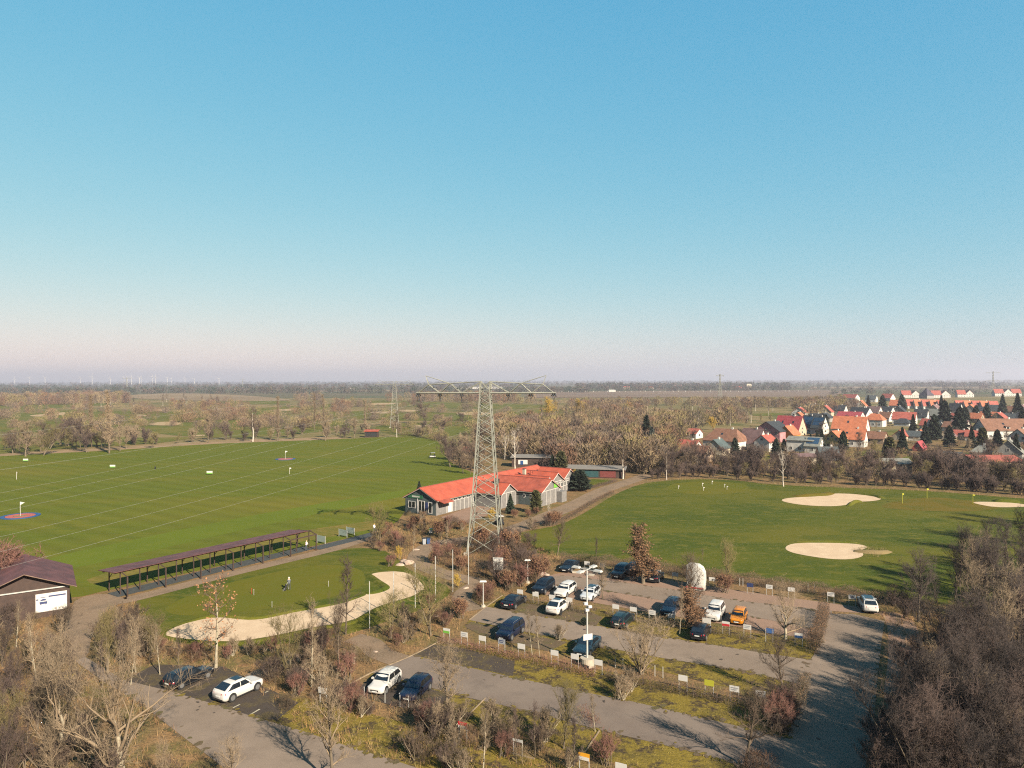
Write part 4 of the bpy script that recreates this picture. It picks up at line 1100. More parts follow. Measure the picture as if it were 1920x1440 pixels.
b2_ = MB().box(6.6, 9.4, .9, .95, 1.5, 3.0).build('white_board', M['white'], shed)
MB().box(6.65, 9.35, .952, .958, 1.52, 1.72).build('green_strip', M['green_sign'], b2_)
for x in (6.8, 9.2): MB().box(x - .05, x + .05, .8, .9, 0, 3.0).build('post', M['wood_dark'], shed)
v_ = P(134, 1128)
M['shaded_door'] = mat_plain('shaded_red_door', (.16, .035, .03), .7, var=.2); M['felt'] = mat_plain('grey_roofing_felt', (.20, .18, .16), .9, var=.2)  # door red is darkened with the eave shade painted in
# ---- small huts
def hut(px, py, w, d, h, rh, rz, label, wall, roof, cat='hut', front=None):
    p = P(px, py)
    o = SC(empty('hut', (p.x, p.y, 0), rz, label, cat))
    MB().box(-w / 2, w / 2, 0, d, -.05, h).build('wall', M[wall], o)
    MB().hexa([(-w / 2 - .4, -.5, h), (w / 2 + .4, -.5, h), (w / 2 + .4, d + .4, h + rh), (-w / 2 - .4, d + .4, h + rh), (-w / 2 - .4, -.5, h + .14), (w / 2 + .4, -.5, h + .14), (w / 2 + .4, d + .4, h + rh + .14), (-w / 2 - .4, d + .4, h + rh + .14)]).build('roof', M[roof], o)
    if front: MB().box(-w / 2 + .3, w / 2 - .3, -.04, -.005, .3, h - .4).build('painted_dark_opening', M[front], o)  # black panel on the solid wall stands for the shaded inside
    return o
hut(696, 820, 5.5, 2.6, 2.5, .5, 0, 'small open hut with red roof at the far edge of the driving range', 'wood_dark', 'roof_red', front='blackpl')
hut(876, 859, 4.2, 3, 2.2, .9, R(-15), 'small red-roofed hut with pale door among trees behind the clubhouse', 'wood_dark', 'roof_red_old', front=None)
o = hut(1113, 896, 15, 5, 2.1, .3, R(-12), 'long flat-roofed shed with teal and red doors behind the clubhouse', 'wood_dark', 'felt')
MB().box(-2.8, 1.2, -.06, -.005, .2, 1.8).build('door', M['teal'], o); MB().box(1.6, 5.4, -.06, -.005, .2, 1.8).build('door', M['shaded_door'], o)
o = hut(1000, 876, 12, 5, 2.6, .3, R(-6), 'low grey-roofed shed with white wall seen above the clubhouse roofs', 'wood_dark', 'felt')
MB().box(-4.2, -1.6, -.06, -.005, .8, 2.0).build('panel', M['white'], o); MB().box(-3.6, -2.8, -.10, -.065, .7, 1.8).build('panel', M['blue'], o)
p = P(1211, 866); tw_ = empty('yellow_pillar', (p.x, p.y, 0), 0, 'tall square yellow pillar in front of the blue spruce', 'pillar'); SC(tw_)
MB().box(-.55, .55, -.55, .55, -.1, 5.6).build('shaft', M['blackpl'], tw_); MB().box(-.62, .62, -.62, .62, 2.2, 7.4).build('yellow_casing', M['yellow'], tw_); MB().box(-.4, .4, -.4, .4, 7.4, 7.7).build('cap', M['blackpl'], tw_)

# ================================================================== VILLAGE HOUSES
def hm(n, c, v=.22): M[n] = mat_plain(n, tuple(q * .85 for q in c), .8, var=v, scale=.8)
for n, c in dict(t_brown=(.24, .115, .07), t_orange=(.50, .16, .075), t_red=(.40, .10, .07), t_crimson=(.36, .055, .065), t_dark=(.035, .042, .05), t_slate=(.07, .085, .09), t_grey=(.24, .24, .21),
                 t_mauve=(.22, .13, .125), t_green=(.08, .11, .11), w_white=(.72, .68, .62), w_cream=(.55, .46, .33), w_pink=(.52, .25, .26), w_yellow=(.68, .46, .16), w_tan=(.40, .29, .20), w_grey=(.35, .33, .30),
                 w_orange=(.6, .28, .06), w_redwall=(.42, .09, .08)).items(): hm(n, c)
M['solar'] = mat_plain('solar_panel', (.03, .07, .13), .15, spec=.6)
def house(px, py, w_px, wall_px, roof_px, orient, roof, wall, label, depth=None, rz=-18, chim=1, wins=2, dorm=0, sky_=0, solar=0, hip=0.0, garage=0):
    """px,py: foot of the front wall; sizes in photo pixels at that distance; orient 's' ridge across the view, 'g' gable to the view"""
    p = P(px, py); k = scale_at(p)
    w, wh, rh = w_px / k, wall_px / k, roof_px / k * .84
    d = (depth or max(6.0, min(w / S * .8, 9.5))) * S
    o = empty('house', (p.x, p.y, 0), R(rz - 25 if rz < -11 else rz), label, 'house', 'houses of the village')
    # local: front wall on y=0, building extends to +y
    if orient == 's': L, W = w, d
    else: L, W = d, w
    rot = 0 if orient == 's' else math.pi / 2
    Mx = Matrix.Translation((0, d / 2, 0)) @ Matrix.Rotation(rot, 4, 'Z')
    def tr(ob): ob.matrix_local = Mx @ ob.matrix_local; return ob
    tr(MB().box(-L / 2, L / 2, -W / 2, W / 2, -.1, wh).build('wall', M[wall], o))
    if hip < .45:
        mb = MB(); gable_prism(mb, L - .02 - 0, W - .02, wh - .01, wh + rh * (1 - 0 * hip), -L / 2 + .01)
        if hip == 0: tr(mb.build('gable', M[wall], o))
    hx = hip * W
    roofs = []
    for s in (-1, 1):
        roofs.append(tr(roof_slope(-L / 2, L / 2, W, wh, wh + rh, s, over=.4, th=.16, gx=.35, hip0=hx, hip1=hx).build('roof', M[roof], o)))
    if hip:
        kk = rh / (W / 2)
        for s in (-1, 1):
            xe = s * (L / 2 + .34); q = [(xe, -W / 2 - .4, wh - kk * .4 + .05), (xe, W / 2 + .4, wh - kk * .4 + .05), (s * (L / 2 + .34 - hx), 0, wh + rh + .19)]
            tr(MB().poly(q if s > 0 else q[::-1]).build('hip', M[roof], o))
    if chim:
        x = L * .18; c = tr(MB().box(x - .35, x + .35, -.3, .3, wh + rh * .6, wh + rh + .8).build('chimney', M['w_white' if chim == 1 else 't_brown'], roofs[0])); c.matrix_local = Matrix.Identity(4)
    # windows on the camera side wall and the camera-right end wall
    nf = max(1, int(w / 3.2)) if wins else 0
    fl = 1 if wh < 4.2 else 2
    for f_ in range(fl):
        for i in range(nf):
            x = -w / 2 + w * (i + .5) / nf
            z = .9 + f_ * 2.7
            if z + 1.2 < wh + (rh * .35 if orient == 'g' else 0): window(o, x, 0, z, 1.15, 1.25, 'x', -1)
    if orient == 'g' and rh > 2.2: window(o, 0, 0, wh + .35, 1.0, 1.1, 'x', -1)
    if orient == 's' and hip == 0 and wins:
        window(o, w / 2, d / 2, min(1.0, wh - 1.4), 1.1, 1.2, 'y', 1, panes=1)
        if rh > 2.4: window(o, w / 2, d / 2, wh + .3, 1.0, 1.1, 'y', 1, panes=1)
    sl = rh / (W / 2)
    if orient == 's':
        for i in range(dorm):
            x = -L / 2 + L * (i + .5) / dorm; yy = W * .22; z = wh + rh * .42
            g = MB().box(x - .9, x + .9, -W / 2 + .7, -W / 2 + 3.0, wh + .2, wh + 1.75).build('dormer', M['w_white'], o); g.matrix_local = Mx
            r_ = MB().hexa([(x - 1.1, -W / 2 + .4, wh + 1.76), (x + 1.1, -W / 2 + .4, wh + 1.76), (x + 1.1, -W / 2 + 3.3, wh + 2.1), (x - 1.1, -W / 2 + 3.3, wh + 2.1), (x - 1.1, -W / 2 + .4, wh + 1.9), (x + 1.1, -W / 2 + .4, wh + 1.9), (x + 1.1, -W / 2 + 3.3, wh + 2.24), (x - 1.1, -W / 2 + 3.3, wh + 2.24)]).build('dormer_roof', M[roof], g)
            wn_ = MB().box(x - .55, x + .55, -W / 2 + .64, -W / 2 + .695, wh + .75, wh + 1.5).build('pane', M['glass'], g)
        for i in range(sky_):
            x = -L / 2 + L * (i + .6) / (sky_ + .3); t0, t1 = .45, .62
            q = [(x - .45, -W / 2 * (1 - t0), wh + rh * t0 + .24), (x + .45, -W / 2 * (1 - t0), wh + rh * t0 + .24), (x + .45, -W / 2 * (1 - t1), wh + rh * t1 + .24), (x - .45, -W / 2 * (1 - t1), wh + rh * t1 + .24)]
            tr(MB().hexa([(a, b, c - .1) for a, b, c in q] + q).build('skylight', M['glass'], o))
        if solar:
            nx = max(2, int(L / 2.2)); 
            for i in range(nx):
                for j in range(2):
                    x0 = -L / 2 + .4 + (L - .8) * i / nx; x1 = -L / 2 + .4 + (L - .8) * (i + 1) / nx - .08; t0 = .18 + .36 * j; t1 = t0 + .33
                    q = [(x0, -W / 2 * (1 - t0), wh + rh * t0 + .3), (x1, -W / 2 * (1 - t0), wh + rh * t0 + .3), (x1, -W / 2 * (1 - t1), wh + rh * t1 + .3), (x0, -W / 2 * (1 - t1), wh + rh * t1 + .3)]
                    tr(MB().hexa([(a, b, c - .06) for a, b, c in q] + q).build('solar_panel', M['solar'], o))
    return o
HS = [
 (1350, 842, 70, 16, 24, 's', 't_brown', 'w_white', 'wide house with brown hipped roof at the left of the village', dict(hip=.3, sky_=1, wins=3)),
 (1338, 862, 34, 22, 18, 'g', 't_green', 'w_cream', 'cream gabled house with dark green roof nearest the woods', dict(rz=-14)),
 (1293, 866, 54, 9, 24, 's', 't_brown', 'w_tan', 'low house with orange-brown roof at the left end of the village', dict(chim=0)),
 (1284, 846, 38, 8, 14, 's', 't_red', 'w_white', 'small maroon-roofed house behind the low orange-brown roof', dict()),
 (1293, 822, 26, 9, 10, 's', 't_red', 'w_white', 'tiny far house with red roof and white walls left of the brown hipped roof', dict(chim=0)),
 (1404, 842, 40, 12, 30, 's', 't_mauve', 'w_white', 'house with steep mauve-brown roof beside the pink house', dict(rz=-24)),
 (1437, 828, 52, 20, 20, 'g', 't_dark', 'w_pink', 'pink house with dark grey gable roof', dict(rz=-22, depth=10)),
 (1428, 846, 30, 18, 14, 'g', 't_red', 'w_white', 'white annex with red porch roof in front of the pink house', dict(rz=-22)),
 (1474, 816, 46, 10, 30, 's', 't_crimson', 'w_cream', 'house with bright crimson roof', dict(sky_=2, rz=-20)),
 (1472, 828, 30, 14, 18, 'g', 't_orange', 'w_orange', 'small orange-walled house with orange roof before the crimson roof', dict(rz=-24)),
 (1511, 812, 24, 12, 24, 's', 't_dark', 'w_white', 'left of two white-gabled houses covered in solar panels', dict(solar=1, rz=-30)),
 (1530, 814, 22, 12, 24, 's', 't_slate', 'w_white', 'right of two white-gabled houses covered in solar panels', dict(solar=1, rz=-30)),
 (1590, 822, 58, 18, 26, 's', 't_orange', 'w_white', 'large house with tall plain orange-red roof, biggest in the village centre', dict(sky_=1, rz=-12, depth=10)),
 (1597, 838, 42, 15, 22, 's', 't_orange', 'w_white', 'lower orange-red roofed house directly below the large orange roof', dict(sky_=2, rz=-12)),
 (1560, 842, 30, 20, 16, 'g', 't_orange', 'w_yellow', 'yellow gabled house with orange roof', dict(rz=-26)),
 (1499, 848, 48, 22, 7, 's', 't_grey', 'w_white', 'white house with flat grey roof and wide wall', dict(rz=-14, chim=0, wins=2)),
 (1522, 850, 26, 14, 18, 's', 't_grey', 'w_white', 'white house end with a sloping bank of solar panels', dict(solar=1, rz=-14, chim=0)),
 (1558, 872, 34, 11, 25, 's', 't_slate', 'w_tan', 'dark slate roofed house closest to the pitching lawn', dict(sky_=1, rz=-8)),
 (1512, 872, 36, 15, 5, 's', 't_mauve', 'w_cream', 'low beige garage left of the dark slate roof', dict(chim=0, wins=0, rz=-8)),
 (1590, 789, 42, 8, 10, 's', 't_crimson', 'w_white', 'crimson-roofed house peeking over the large orange roof', dict(solar=0)),
 (1607, 785, 34, 8, 15, 's', 't_dark', 'w_white', 'dark roofed house with white gable behind the crimson one', dict(rz=-30)),
 (1637, 800, 32, 13, 13, 's', 't_orange', 'w_white', 'white house with orange hipped roof right of the large orange roof', dict(hip=.4)),
 (1638, 832, 34, 10, 14, 's', 't_brown', 'w_tan', 'low brown-roofed house beside a dark thuja, below the orange hipped roof', dict()),
 (1590, 752, 28, 6, 8, 's', 't_red', 'w_white', 'far red-roofed house left of the village skyline', dict(rz=-35)),
 (1613, 768, 18, 7, 12, 'g', 't_orange', 'w_white', 'far small orange house left of the round dark conifer', dict()),
 (1632, 754, 18, 6, 8, 's', 't_slate', 'w_white', 'far slate-roofed house with white gable on the village skyline', dict()),
 (1660, 752, 20, 6, 9, 's', 't_red', 'w_white', 'far red house right of the slate-roofed one on the skyline', dict(rz=-35)),
 (1680, 766, 24, 6, 12, 's', 't_orange', 'w_white', 'far orange roof between two dark conifers', dict()),
 (1694, 795, 38, 9, 15, 's', 't_red', 'w_white', 'long bright red roof in the village middle', dict(rz=-12)),
 (1690, 799, 26, 6, 9, 's', 't_dark', 'w_white', 'dark hipped roof in front of the long bright red one', dict(hip=.4, chim=0)),
 (1725, 788, 22, 8, 15, 's', 't_dark', 'w_white', 'dark house with small white gables right of the long red roof', dict(dorm=1)),
 (1748, 787, 26, 8, 14, 's', 't_grey', 'w_redwall', 'grey-roofed house with red gable end', dict(rz=-26)),
 (1656, 780, 26, 7, 12, 's', 't_dark', 'w_white', 'black roofed house with narrow white gable in the village middle', dict(rz=-28)),
 (1788, 777, 20, 8, 15, 's', 't_dark', 'w_white', 'steep dark roof with white gable before the row houses', dict(rz=-30)),
 (1852, 826, 0, 0, 0, '', '', '', '', {}),
 (1892, 824, 78, 17, 24, 's', 't_brown', 'w_white', 'large brown-tiled house with dormer at the right edge', dict(dorm=1, sky_=1, rz=-6, depth=11)),
 (1908, 840, 34, 20, 18, 'g', 't_brown', 'w_white', 'white gabled house with brown roof at the right edge', dict(rz=-30)),
 (1890, 860, 44, 12, 26, 'g', 't_grey', 'w_grey', 'grey gabled house low at the right edge', dict(rz=-16)),
 (1836, 856, 30, 8, 14, 's', 't_grey', 'w_cream', 'small beige hipped cottage with white chimney', dict(hip=.4)),
 (1875, 892, 86, 26, 10, 's', 't_red', 'w_tan', 'long tan outbuilding with rusty red roof behind the lawn at right', dict(chim=0, rz=-4)),
 (1720, 846, 16, 6, 14, 'g', 't_crimson', 'w_redwall', 'tiny steep red garden house', dict(chim=0, wins=0)),
 (1682, 892, 54, 22, 9, 's', 't_grey', 'w_cream', 'flat beige outbuilding right of the dark slate roof', dict(chim=0, rz=-8)),
 (1782, 868, 28, 12, 8, 's', 't_slate', 'w_tan', 'low slate-roofed shed hidden behind bare trees', dict(chim=0)),
 (1835, 812, 28, 9, 4, 's', 't_brown', 'w_pink', 'flat terracotta-roofed annex left of the large brown-tiled house', dict(chim=0)),
]
for px, py, w, wp, rp, ori, ro, wa, lab, kw in HS:
    if w: house(px, py, w, wp, rp, ori, ro, wa, lab, **kw)
# smaller houses filling the lanes between
rh_ = random.Random(8)
lane_i = 0
for ly, lname in ((779, 'rear lane'), (792, 'middle lane'), (807, 'front lane'), (826, 'garden lane')):
    n_ = 0
    for x in range(1500, 1925, 23):
        xx = x + rh_.uniform(-6, 6); yy = ly + rh_.uniform(-2, 2)
        if any(abs(xx - h[0]) < 8 + h[2] * .5 and abs(yy - h[1]) < 9 for h in HS if h[2]): continue
        if lname in ('front lane', 'garden lane') and xx < 1640: continue
        n_ += 1
        ro = rh_.choice(['t_brown', 't_red', 't_orange', 't_slate', 't_mauve', 't_red', 't_dark']); wa = rh_.choice(['w_white', 'w_white', 'w_cream', 'w_grey', 'w_tan'])
        cn = dict(t_brown='brown', t_red='red', t_orange='orange', t_slate='slate grey', t_mauve='mauve', t_dark='black')[ro]; wn2 = dict(w_white='white', w_cream='cream', w_grey='grey', w_tan='tan')[wa]
        house(xx, yy, rh_.uniform(20, 27), rh_.uniform(7, 9), rh_.uniform(10, 14), rh_.choice('ssg'), ro, wa, 'small %s house with %s roof, number %d from the left in the %s' % (wn2, cn, n_, lname), rz=rh_.choice([-14, -20, -28]))
# row houses behind: one house per dwelling
for j, (x0, x1, py, n) in enumerate(((1702, 1776, 766, 5), (1795, 1874, 768, 5), (1692, 1726, 746, 2), (1748, 1782, 746, 2), (1796, 1826, 745, 2), (1866, 1915, 743, 3))):
    for i in range(n):
        w = (x1 - x0) / n
        nm = ('left block of the front terrace', 'right block of the front terrace', 'rear red terrace, first pair', 'rear red terrace, second pair', 'rear red terrace, third pair', 'rear red terrace at far right')[j]
        if j < 2: house(x0 + w * (i + .5), py + i * .3, w * .97, 6, 13, 's', 't_orange' if i % 2 else 't_red', 'w_white', 'red-roofed dwelling, %s in the %s' % (('first', 'second', 'third', 'fourth', 'fifth')[i], nm), rz=-3, dorm=1 if (i + j) % 2 or j else 0, chim=1 if i % 2 else 0, wins=1)
        else: house(x0 + w * (i + .5), py, w * .95, 6, 9, 'g' if i % 2 else 's', 't_red', 'w_white', '%s far dwelling of the %s' % (('left', 'right', 'last')[i], nm), rz=-10, chim=0)
p = P(1737, 747)
ch = empty('pointed_house', (p.x, p.y, 0), R(20), 'dark violet house with tall pointed roof on the village skyline', 'house')
k = scale_at(p)
hm('t_violet', (.06, .05, .075)); SC(ch)
MB().box(-6, 6, -6, 6, -.1, 4).build('wall', M['w_grey'], ch)
mb = MB()
for i in range(4):
    c = [(-6.5, -6.5), (6.5, -6.5), (6.5, 6.5), (-6.5, 6.5)]
    a, b = c[i], c[(i + 1) % 4]; mb.poly([(*a, 3.9), (*b, 3.9), (0, 0, 13.5)])
mb.build('roof', M['t_violet'], ch)
# distant buildings
def block(px, py_base, w_px, h_px, dist, wall, roof, label, rz=0, cat='building'):
    dist *= S; p = PD(px, 760, dist); k = FPX / dist; w, h = w_px / k, h_px / k
    o = empty('far_building', (p.x, p.y, 0), R(rz), label, cat)
    MB().box(-w / 2, w / 2, 0, max(10, w * .3), -.1, h * .7).build('wall', M[wall], o)
    mb = MB(); d = max(10, w * .3)
    mb.hexa([(-w / 2 - .5, -.5, h * .7), (w / 2 + .5, -.5, h * .7), (w / 2 + .5, d + .5, h * .7), (-w / 2 - .5, d + .5, h * .7), (-w / 2 + 1, d * .45, h), (w / 2 - 1, d * .45, h), (w / 2 - 1, d * .55, h), (-w / 2 + 1, d * .55, h)])
    mb.build('roof', M[roof], o)
for a in ((905, 722, 85, 4, 2100, 'w_white', 'w_white', 'very long white warehouse on the horizon behind the pylon arms'),
          (1175, 727, 12, 6, 1900, 'w_cream', 't_red', 'cream far farmhouse above the field, left of two'),
          (1221, 726, 9, 5, 1950, 'w_cream', 't_red', 'small cream far farmhouse above the field, right of two'),
          (1405, 727, 9, 9, 2000, 'w_cream', 'w_cream', 'square cream block on the skyline right of the short-armed pylon'),
          (1385, 728, 14, 5, 2000, 'w_redwall', 't_red', 'low red far house beside the square cream block'),
          (1148, 734, 13, 4, 1500, 'w_white', 'w_white', 'small white shed standing alone at the field edge'),
          (1275, 722, 22, 5, 2600, 'w_pink', 't_mauve', 'faint pinkish far block at the middle of the skyline'),
          (1330, 724, 7, 4, 2300, 'w_white', 't_red', 'tiny white far house left of the short-armed pylon'),
          (660, 728, 7, 4, 2000, 'w_white', 'w_white', 'tiny white far building in the left wooded horizon')):
    block(*a)

# ================================================================== CARS
PU = Vector((.893, -.45)); PV = Vector((.45, .893))
PAINT = {}
CARS = []
def paint(key, col, rough=.28):
    if key not in PAINT:
        PAINT[key] = mat_plain('car_paint_' + key, col, rough, spec=.35, coat=.2)
    return PAINT[key]
CT = dict(   # length, width, height, belt, bonnet z, cowl, roof front, roof rear, tail base (fractions of length from the middle, + = front), tail z
 hatch=(4.05, 1.72, 1.48, .93, .80, .205, .06, -.36, -.475, .95, .58),
 suv=(4.5, 1.85, 1.66, 1.08, .98, .215, .09, -.40, -.485, 1.08, .66),
 wagon=(4.6, 1.80, 1.48, .95, .80, .20, .05, -.40, -.49, .97, .60),
 sedan=(4.7, 1.83, 1.42, .93, .78, .19, .03, -.20, -.39, .98, .62),
 coupe=(4.6, 1.88, 1.36, .90, .74, .17, .00, -.18, -.43, .96, .60),
 coupesuv=(4.45, 1.84, 1.58, 1.02, .92, .20, .05, -.26, -.47, 1.08, .64),
 van=(4.45, 1.84, 1.66, 1.00, .92, .265, .13, -.42, -.49, 1.02, .64),
 small=(3.6, 1.64, 1.46, .92, .82, .24, .08, -.40, -.485, .95, .58))
def car(px, py, heading, kind, col, label, key, sunroof=False, rails=False, rimdark=False, pos=None, name='parked_car'):
    Lc, Wc, Hc, belt, bon, cw, rf, rr, tb, tz, _ = CT[kind]
    p = P(px, py) if pos is None else pos
    CARS.append((p.x, p.y))
    o = empty(name, (p.x, p.y, .03), math.atan2(heading.y, heading.x), label, 'car', 'cars in the car park')
    hw = Wc / 2; X = lambda f: f * Lc
    pm = paint(key, col)
    st = [(.5, .36, bon * .80, .70), (.488, .26, bon * .88, .84), (.46, .22, bon * .93, .93), (.40, .20, bon * .97, .985), (.30, .19, bon, 1.0), (cw, .19, belt * .985, 1.0), (.0, .19, belt, 1.0), (-.25, .19, (belt + tz) / 2, 1.0), (max(tb, -.43), .20, tz, .985),
          (-.472, .26, tz * .985, .94), (-.49, .34, tz * .93, .87), (-.5, .40, tz * .80, .80)]
    v, f = [], []
    for x, zb, zt, wf in st:
        h = hw * wf; dz = zt - zb
        half = [(.0, zb), (.82 * h, zb), (.96 * h, zb + .14 * dz), (h, zb + .42 * dz), (.995 * h, zb + .68 * dz), (.955 * h, zb + .90 * dz), (.87 * h, zt), (.5 * h, zt + .012), (0, zt + .016)]
        ring = [(X(x), y, z) for y, z in half] + [(X(x), -y, z) for y, z in half[-2:0:-1]]
        v += ring
    n = 16
    for i in range(len(st) - 1):
        for k in range(n):
            k2 = (k + 1) % n
            f.append((i * n + k, (i + 1) * n + k, (i + 1) * n + k2, i * n + k2))
    f.append(tuple(range(n))); f.append(tuple((len(st) - 1) * n + k for k in range(n))[::-1])
    body = add('body', mesh_np('body', v, f, True), pm, o)
    # cabin
    zr = Hc; b0 = belt - .03
    cst = [(cw + .005, b0, .90, b0 + .01), ((cw * .35 + rf * .65), b0, .92, b0 + (zr - b0) * .72), (rf, b0, .92, zr - .045), ((rf + rr) / 2, b0, .92, zr), (rr, b0, .92, zr - .06), ((rr + tb) / 2, b0, .90, (zr - .06) * .56 + tz * .44), (tb + .004, b0, .88, tz + .0)]
    v, f = [], []
    for x, zb, wf, zt in cst:
        t = (zt - b0) / (zr - b0); wt = hw * (wf * (1 - t) + .715 * t)
        half = [(hw * wf, zb), ((hw * wf + wt) / 2 + .012, (zb + zt) / 2), (wt, zt - .05 * t), (wt * .88, zt + .004), (wt * .45, zt + .02 * t), (0, zt + .028 * t)]
        v += [(X(x), y, z) for y, z in half] + [(X(x), -y, z) for y, z in half[-2::-1]]
    n = 11
    for i in range(len(cst) - 1):
        for k in range(n - 1):
            f.append((i * n + k, (i + 1) * n + k, (i + 1) * n + k + 1, i * n + k + 1))
    cab = add('cabin', mesh_np('cabin', v, f, True), pm, o)
    def sidey(t, off=.014):
        return hw * (.92 * (1 - t) + .715 * t) + off + .010 * math.sin(math.pi * min(1, max(0, t)))
    # glass
    def slope(xa, za, xb, zb_, t0, t1, wa, wb, name, off):
        d = Vector((X(xb) - X(xa), 0, zb_ - za)); nn = Vector((-d.z, 0, d.x)).normalized()
        if nn.z < 0: nn = -nn
        pa = Vector((X(xa), 0, za)) + d * t0 + nn * off; pb = Vector((X(xa), 0, za)) + d * t1 + nn * off
        q = [(pa.x, -wa, pa.z - .0), (pa.x, wa, pa.z), (pb.x, wb, pb.z), (pb.x, -wb, pb.z)]
        q2 = [tuple(Vector(a) - nn * .03) for a in q]
        MB().hexa(q2 + q).build(name, M['car_glass'], o)
    slope(cw, b0 + .02, rf, zr - .02, .06, .93, hw * .82, hw * .66, 'windscreen', .035)
    slope(tb, tz + .01, rr, zr - .035, .12, .90, hw * .76, hw * .62, 'rear_window', .035)
    for s in (-1, 1):
        zb_ = belt + .03; zt = zr - .12
        tt = (zt - b0) / (zr - b0); t0 = (zb_ - b0) / (zr - b0)
        fx0 = cw + (rf - cw) * t0 - .035; fx1 = cw + (rf - cw) * tt - .03
        rx0 = tb + (rr - tb) * t0 + .055; rx1 = tb + (rr - tb) * tt + .045
        mid = (fx1 + rx1) / 2 + .02
        for a0, a1, c0, c1, nm in ((fx0, fx1, mid + .008, mid + .008, 'side_window'), (mid - .008, mid - .008, rx0, rx1, 'side_window')):
            y0, y1 = sidey(t0), sidey(tt)
            q = [(X(a0), s * y0, zb_), (X(c0), s * y0, zb_), (X(c1), s * y1, zt), (X(a1), s * y1, zt)]
            q2 = [(a, b - s * .035, c) for a, b, c in q]
            MB().hexa(q2 + q).build(nm, M['car_glass'], o)
        MB().box(X(cw) - .32, X(cw) - .12, s * (hw + .02) if s > 0 else s * (hw + .20), s * (hw + .20) if s > 0 else s * (hw + .02), belt, belt + .14).build('mirror', pm, o)
        MB().box(X(-.29), X(.29), min(s * hw * .985, s * (hw + .006)), max(s * hw * .985, s * (hw + .006)), .20, .30).build('sill', M['blackpl'], o)
        for xf in (.315, -.295):
            r = .335 if kind not in ('suv', 'coupesuv', 'van') else .365
            if kind == 'small': r = .30
            c = (X(xf), s * (hw - .10), r)
            MB().disc((c[0], s * (hw - .065), r + .02), (0, 1, 0), r + .06, .15, 20).build('wheel_arch', M['blackpl'], o)
            w_ = MB().disc((c[0], s * (hw - .09), r), (0, 1, 0), r, .23, 20).build('wheel', M['tyre'], o)
            MB().disc((c[0], s * (hw + .028), r), (0, 1, 0), r * .66, .02, 14).build('rim', M['blackpl'] if rimdark else M['rim'], w_)
        # lights
        zl = bon * .80
        MB().hexa([(X(.474), s * hw * .50, zl - .05), (X(.462), s * hw * .88, zl - .03), (X(.44), s * hw * .88, zl - .03), (X(.46), s * hw * .5, zl - .05), (X(.484), s * hw * .50, zl + .06), (X(.462), s * hw * .90, zl + .10), (X(.42), s * hw * .90, zl + .10), (X(.45), s * hw * .5, zl + .06)]).build('headlight', M['lamp_glass'], o)
        zt_ = tz * .80
        MB().hexa([(X(-.503), s * hw * .52, zt_ - .06), (X(-.49), s * hw * .86, zt_ - .06), (X(-.46), s * hw * .965, zt_ - .06), (X(-.47), s * hw * .52, zt_ - .06), (X(-.5), s * hw * .52, zt_ + .08), (X(-.486), s * hw * .86, zt_ + .10), (X(-.45), s * hw * .96, zt_ + .10), (X(-.46), s * hw * .52, zt_ + .08)]).build('tail_light', M['tail_red'], o)
    MB().box(X(.47), X(.5) + .012, -hw * .46, hw * .46, .42, .56).build('grille', M['blackpl'], o)
    MB().box(X(.49), X(.5) + .022, -.26, .26, .36, .47).build('number_plate', M['plate'], o)
    MB().box(-X(.5) - .022, -X(.49), -.26, .26, .60, .71).build('number_plate', M['plate'], o)
    MB().box(-X(.5) - .015, -X(.47), -hw * .72, hw * .72, .30, .44).build('bumper', M['blackpl'], o)
    if sunroof:
        z = zr + .028
        MB().box(X(rr) + .5, X(rf) - .12, -hw * .48, hw * .48, z - .03, z + .012).build('sunroof', M['car_glass'], o)
    if rails:
        for s in (-1, 1): MB().tube([(X(rf) - .1, s * hw * .66, zr - .02), (X(rf) - .3, s * hw * .66, zr + .05), (X(rr) + .3, s * hw * .66, zr + .05), (X(rr) + .1, s * hw * .66, zr - .03)], .022, 5).build('roof_rail', M['rim'], o)
    return o
TOW = -PV; AWY = PV
DK = (.008, .010, .014); NV = (.008, .013, .035); WH = (.60, .57, .53)
def rot2(v, d): c, s = math.cos(R(d)), math.sin(R(d)); return Vector((v.x * c - v.y * s, v.x * s + v.y * c))
car(722, 1289, rot2(TOW, 8), 'hatch', WH, 'white hatchback parked nose out beside a navy car', 'white')
car(780, 1302, rot2(TOW, 8), 'hatch', NV, 'navy blue car half hidden behind a bare tree, beside the white hatchback', 'navy')
car(447, 1302, rot2(AWY, -4), 'coupesuv', WH, 'white crossover with dark glass roof parked tail to the access road', 'white', sunroof=True)
car(354, 1279, rot2(AWY, -4), 'wagon', DK, 'black estate car half hidden by twigs, left of the white crossover', 'black')
car(957, 1192, TOW, 'van', NV, 'dark blue people carrier with roof rails on the middle parking lane', 'navy', rails=True)
car(1101, 1220, TOW, 'sedan', (.018, .040, .058), 'slate blue saloon directly behind the floodlight mast', 'slateblue')
car(964, 1135, AWY, 'sedan', DK, 'black saloon at the left end of the middle lane, tail toward the lane', 'black')
car(1047, 1146, AWY, 'coupesuv', WH, 'white coupe-shaped car with dark roof glass, tail toward the middle lane', 'white', sunroof=True, rimdark=True)
car(1168, 1170, AWY, 'wagon', (.010, .020, .020), 'dark green-black estate with red tail lamps on the middle lane', 'greenblack')
car(1314, 1193, AWY, 'hatch', DK, 'black hatchback at the right end of the middle lane', 'black')
car(1019, 1108, TOW, 'suv', (.008, .012, .02), 'black off-roader with name sign at its nose in the upper car park', 'bluish_black')
car(1060, 1114, TOW, 'wagon', WH, 'white estate car between the black off-roader and a silver car', 'white')
car(1107, 1121, TOW, 'hatch', (.50, .52, .54), 'silver car behind the floodlight mast in the upper car park', 'silver', sunroof=True)
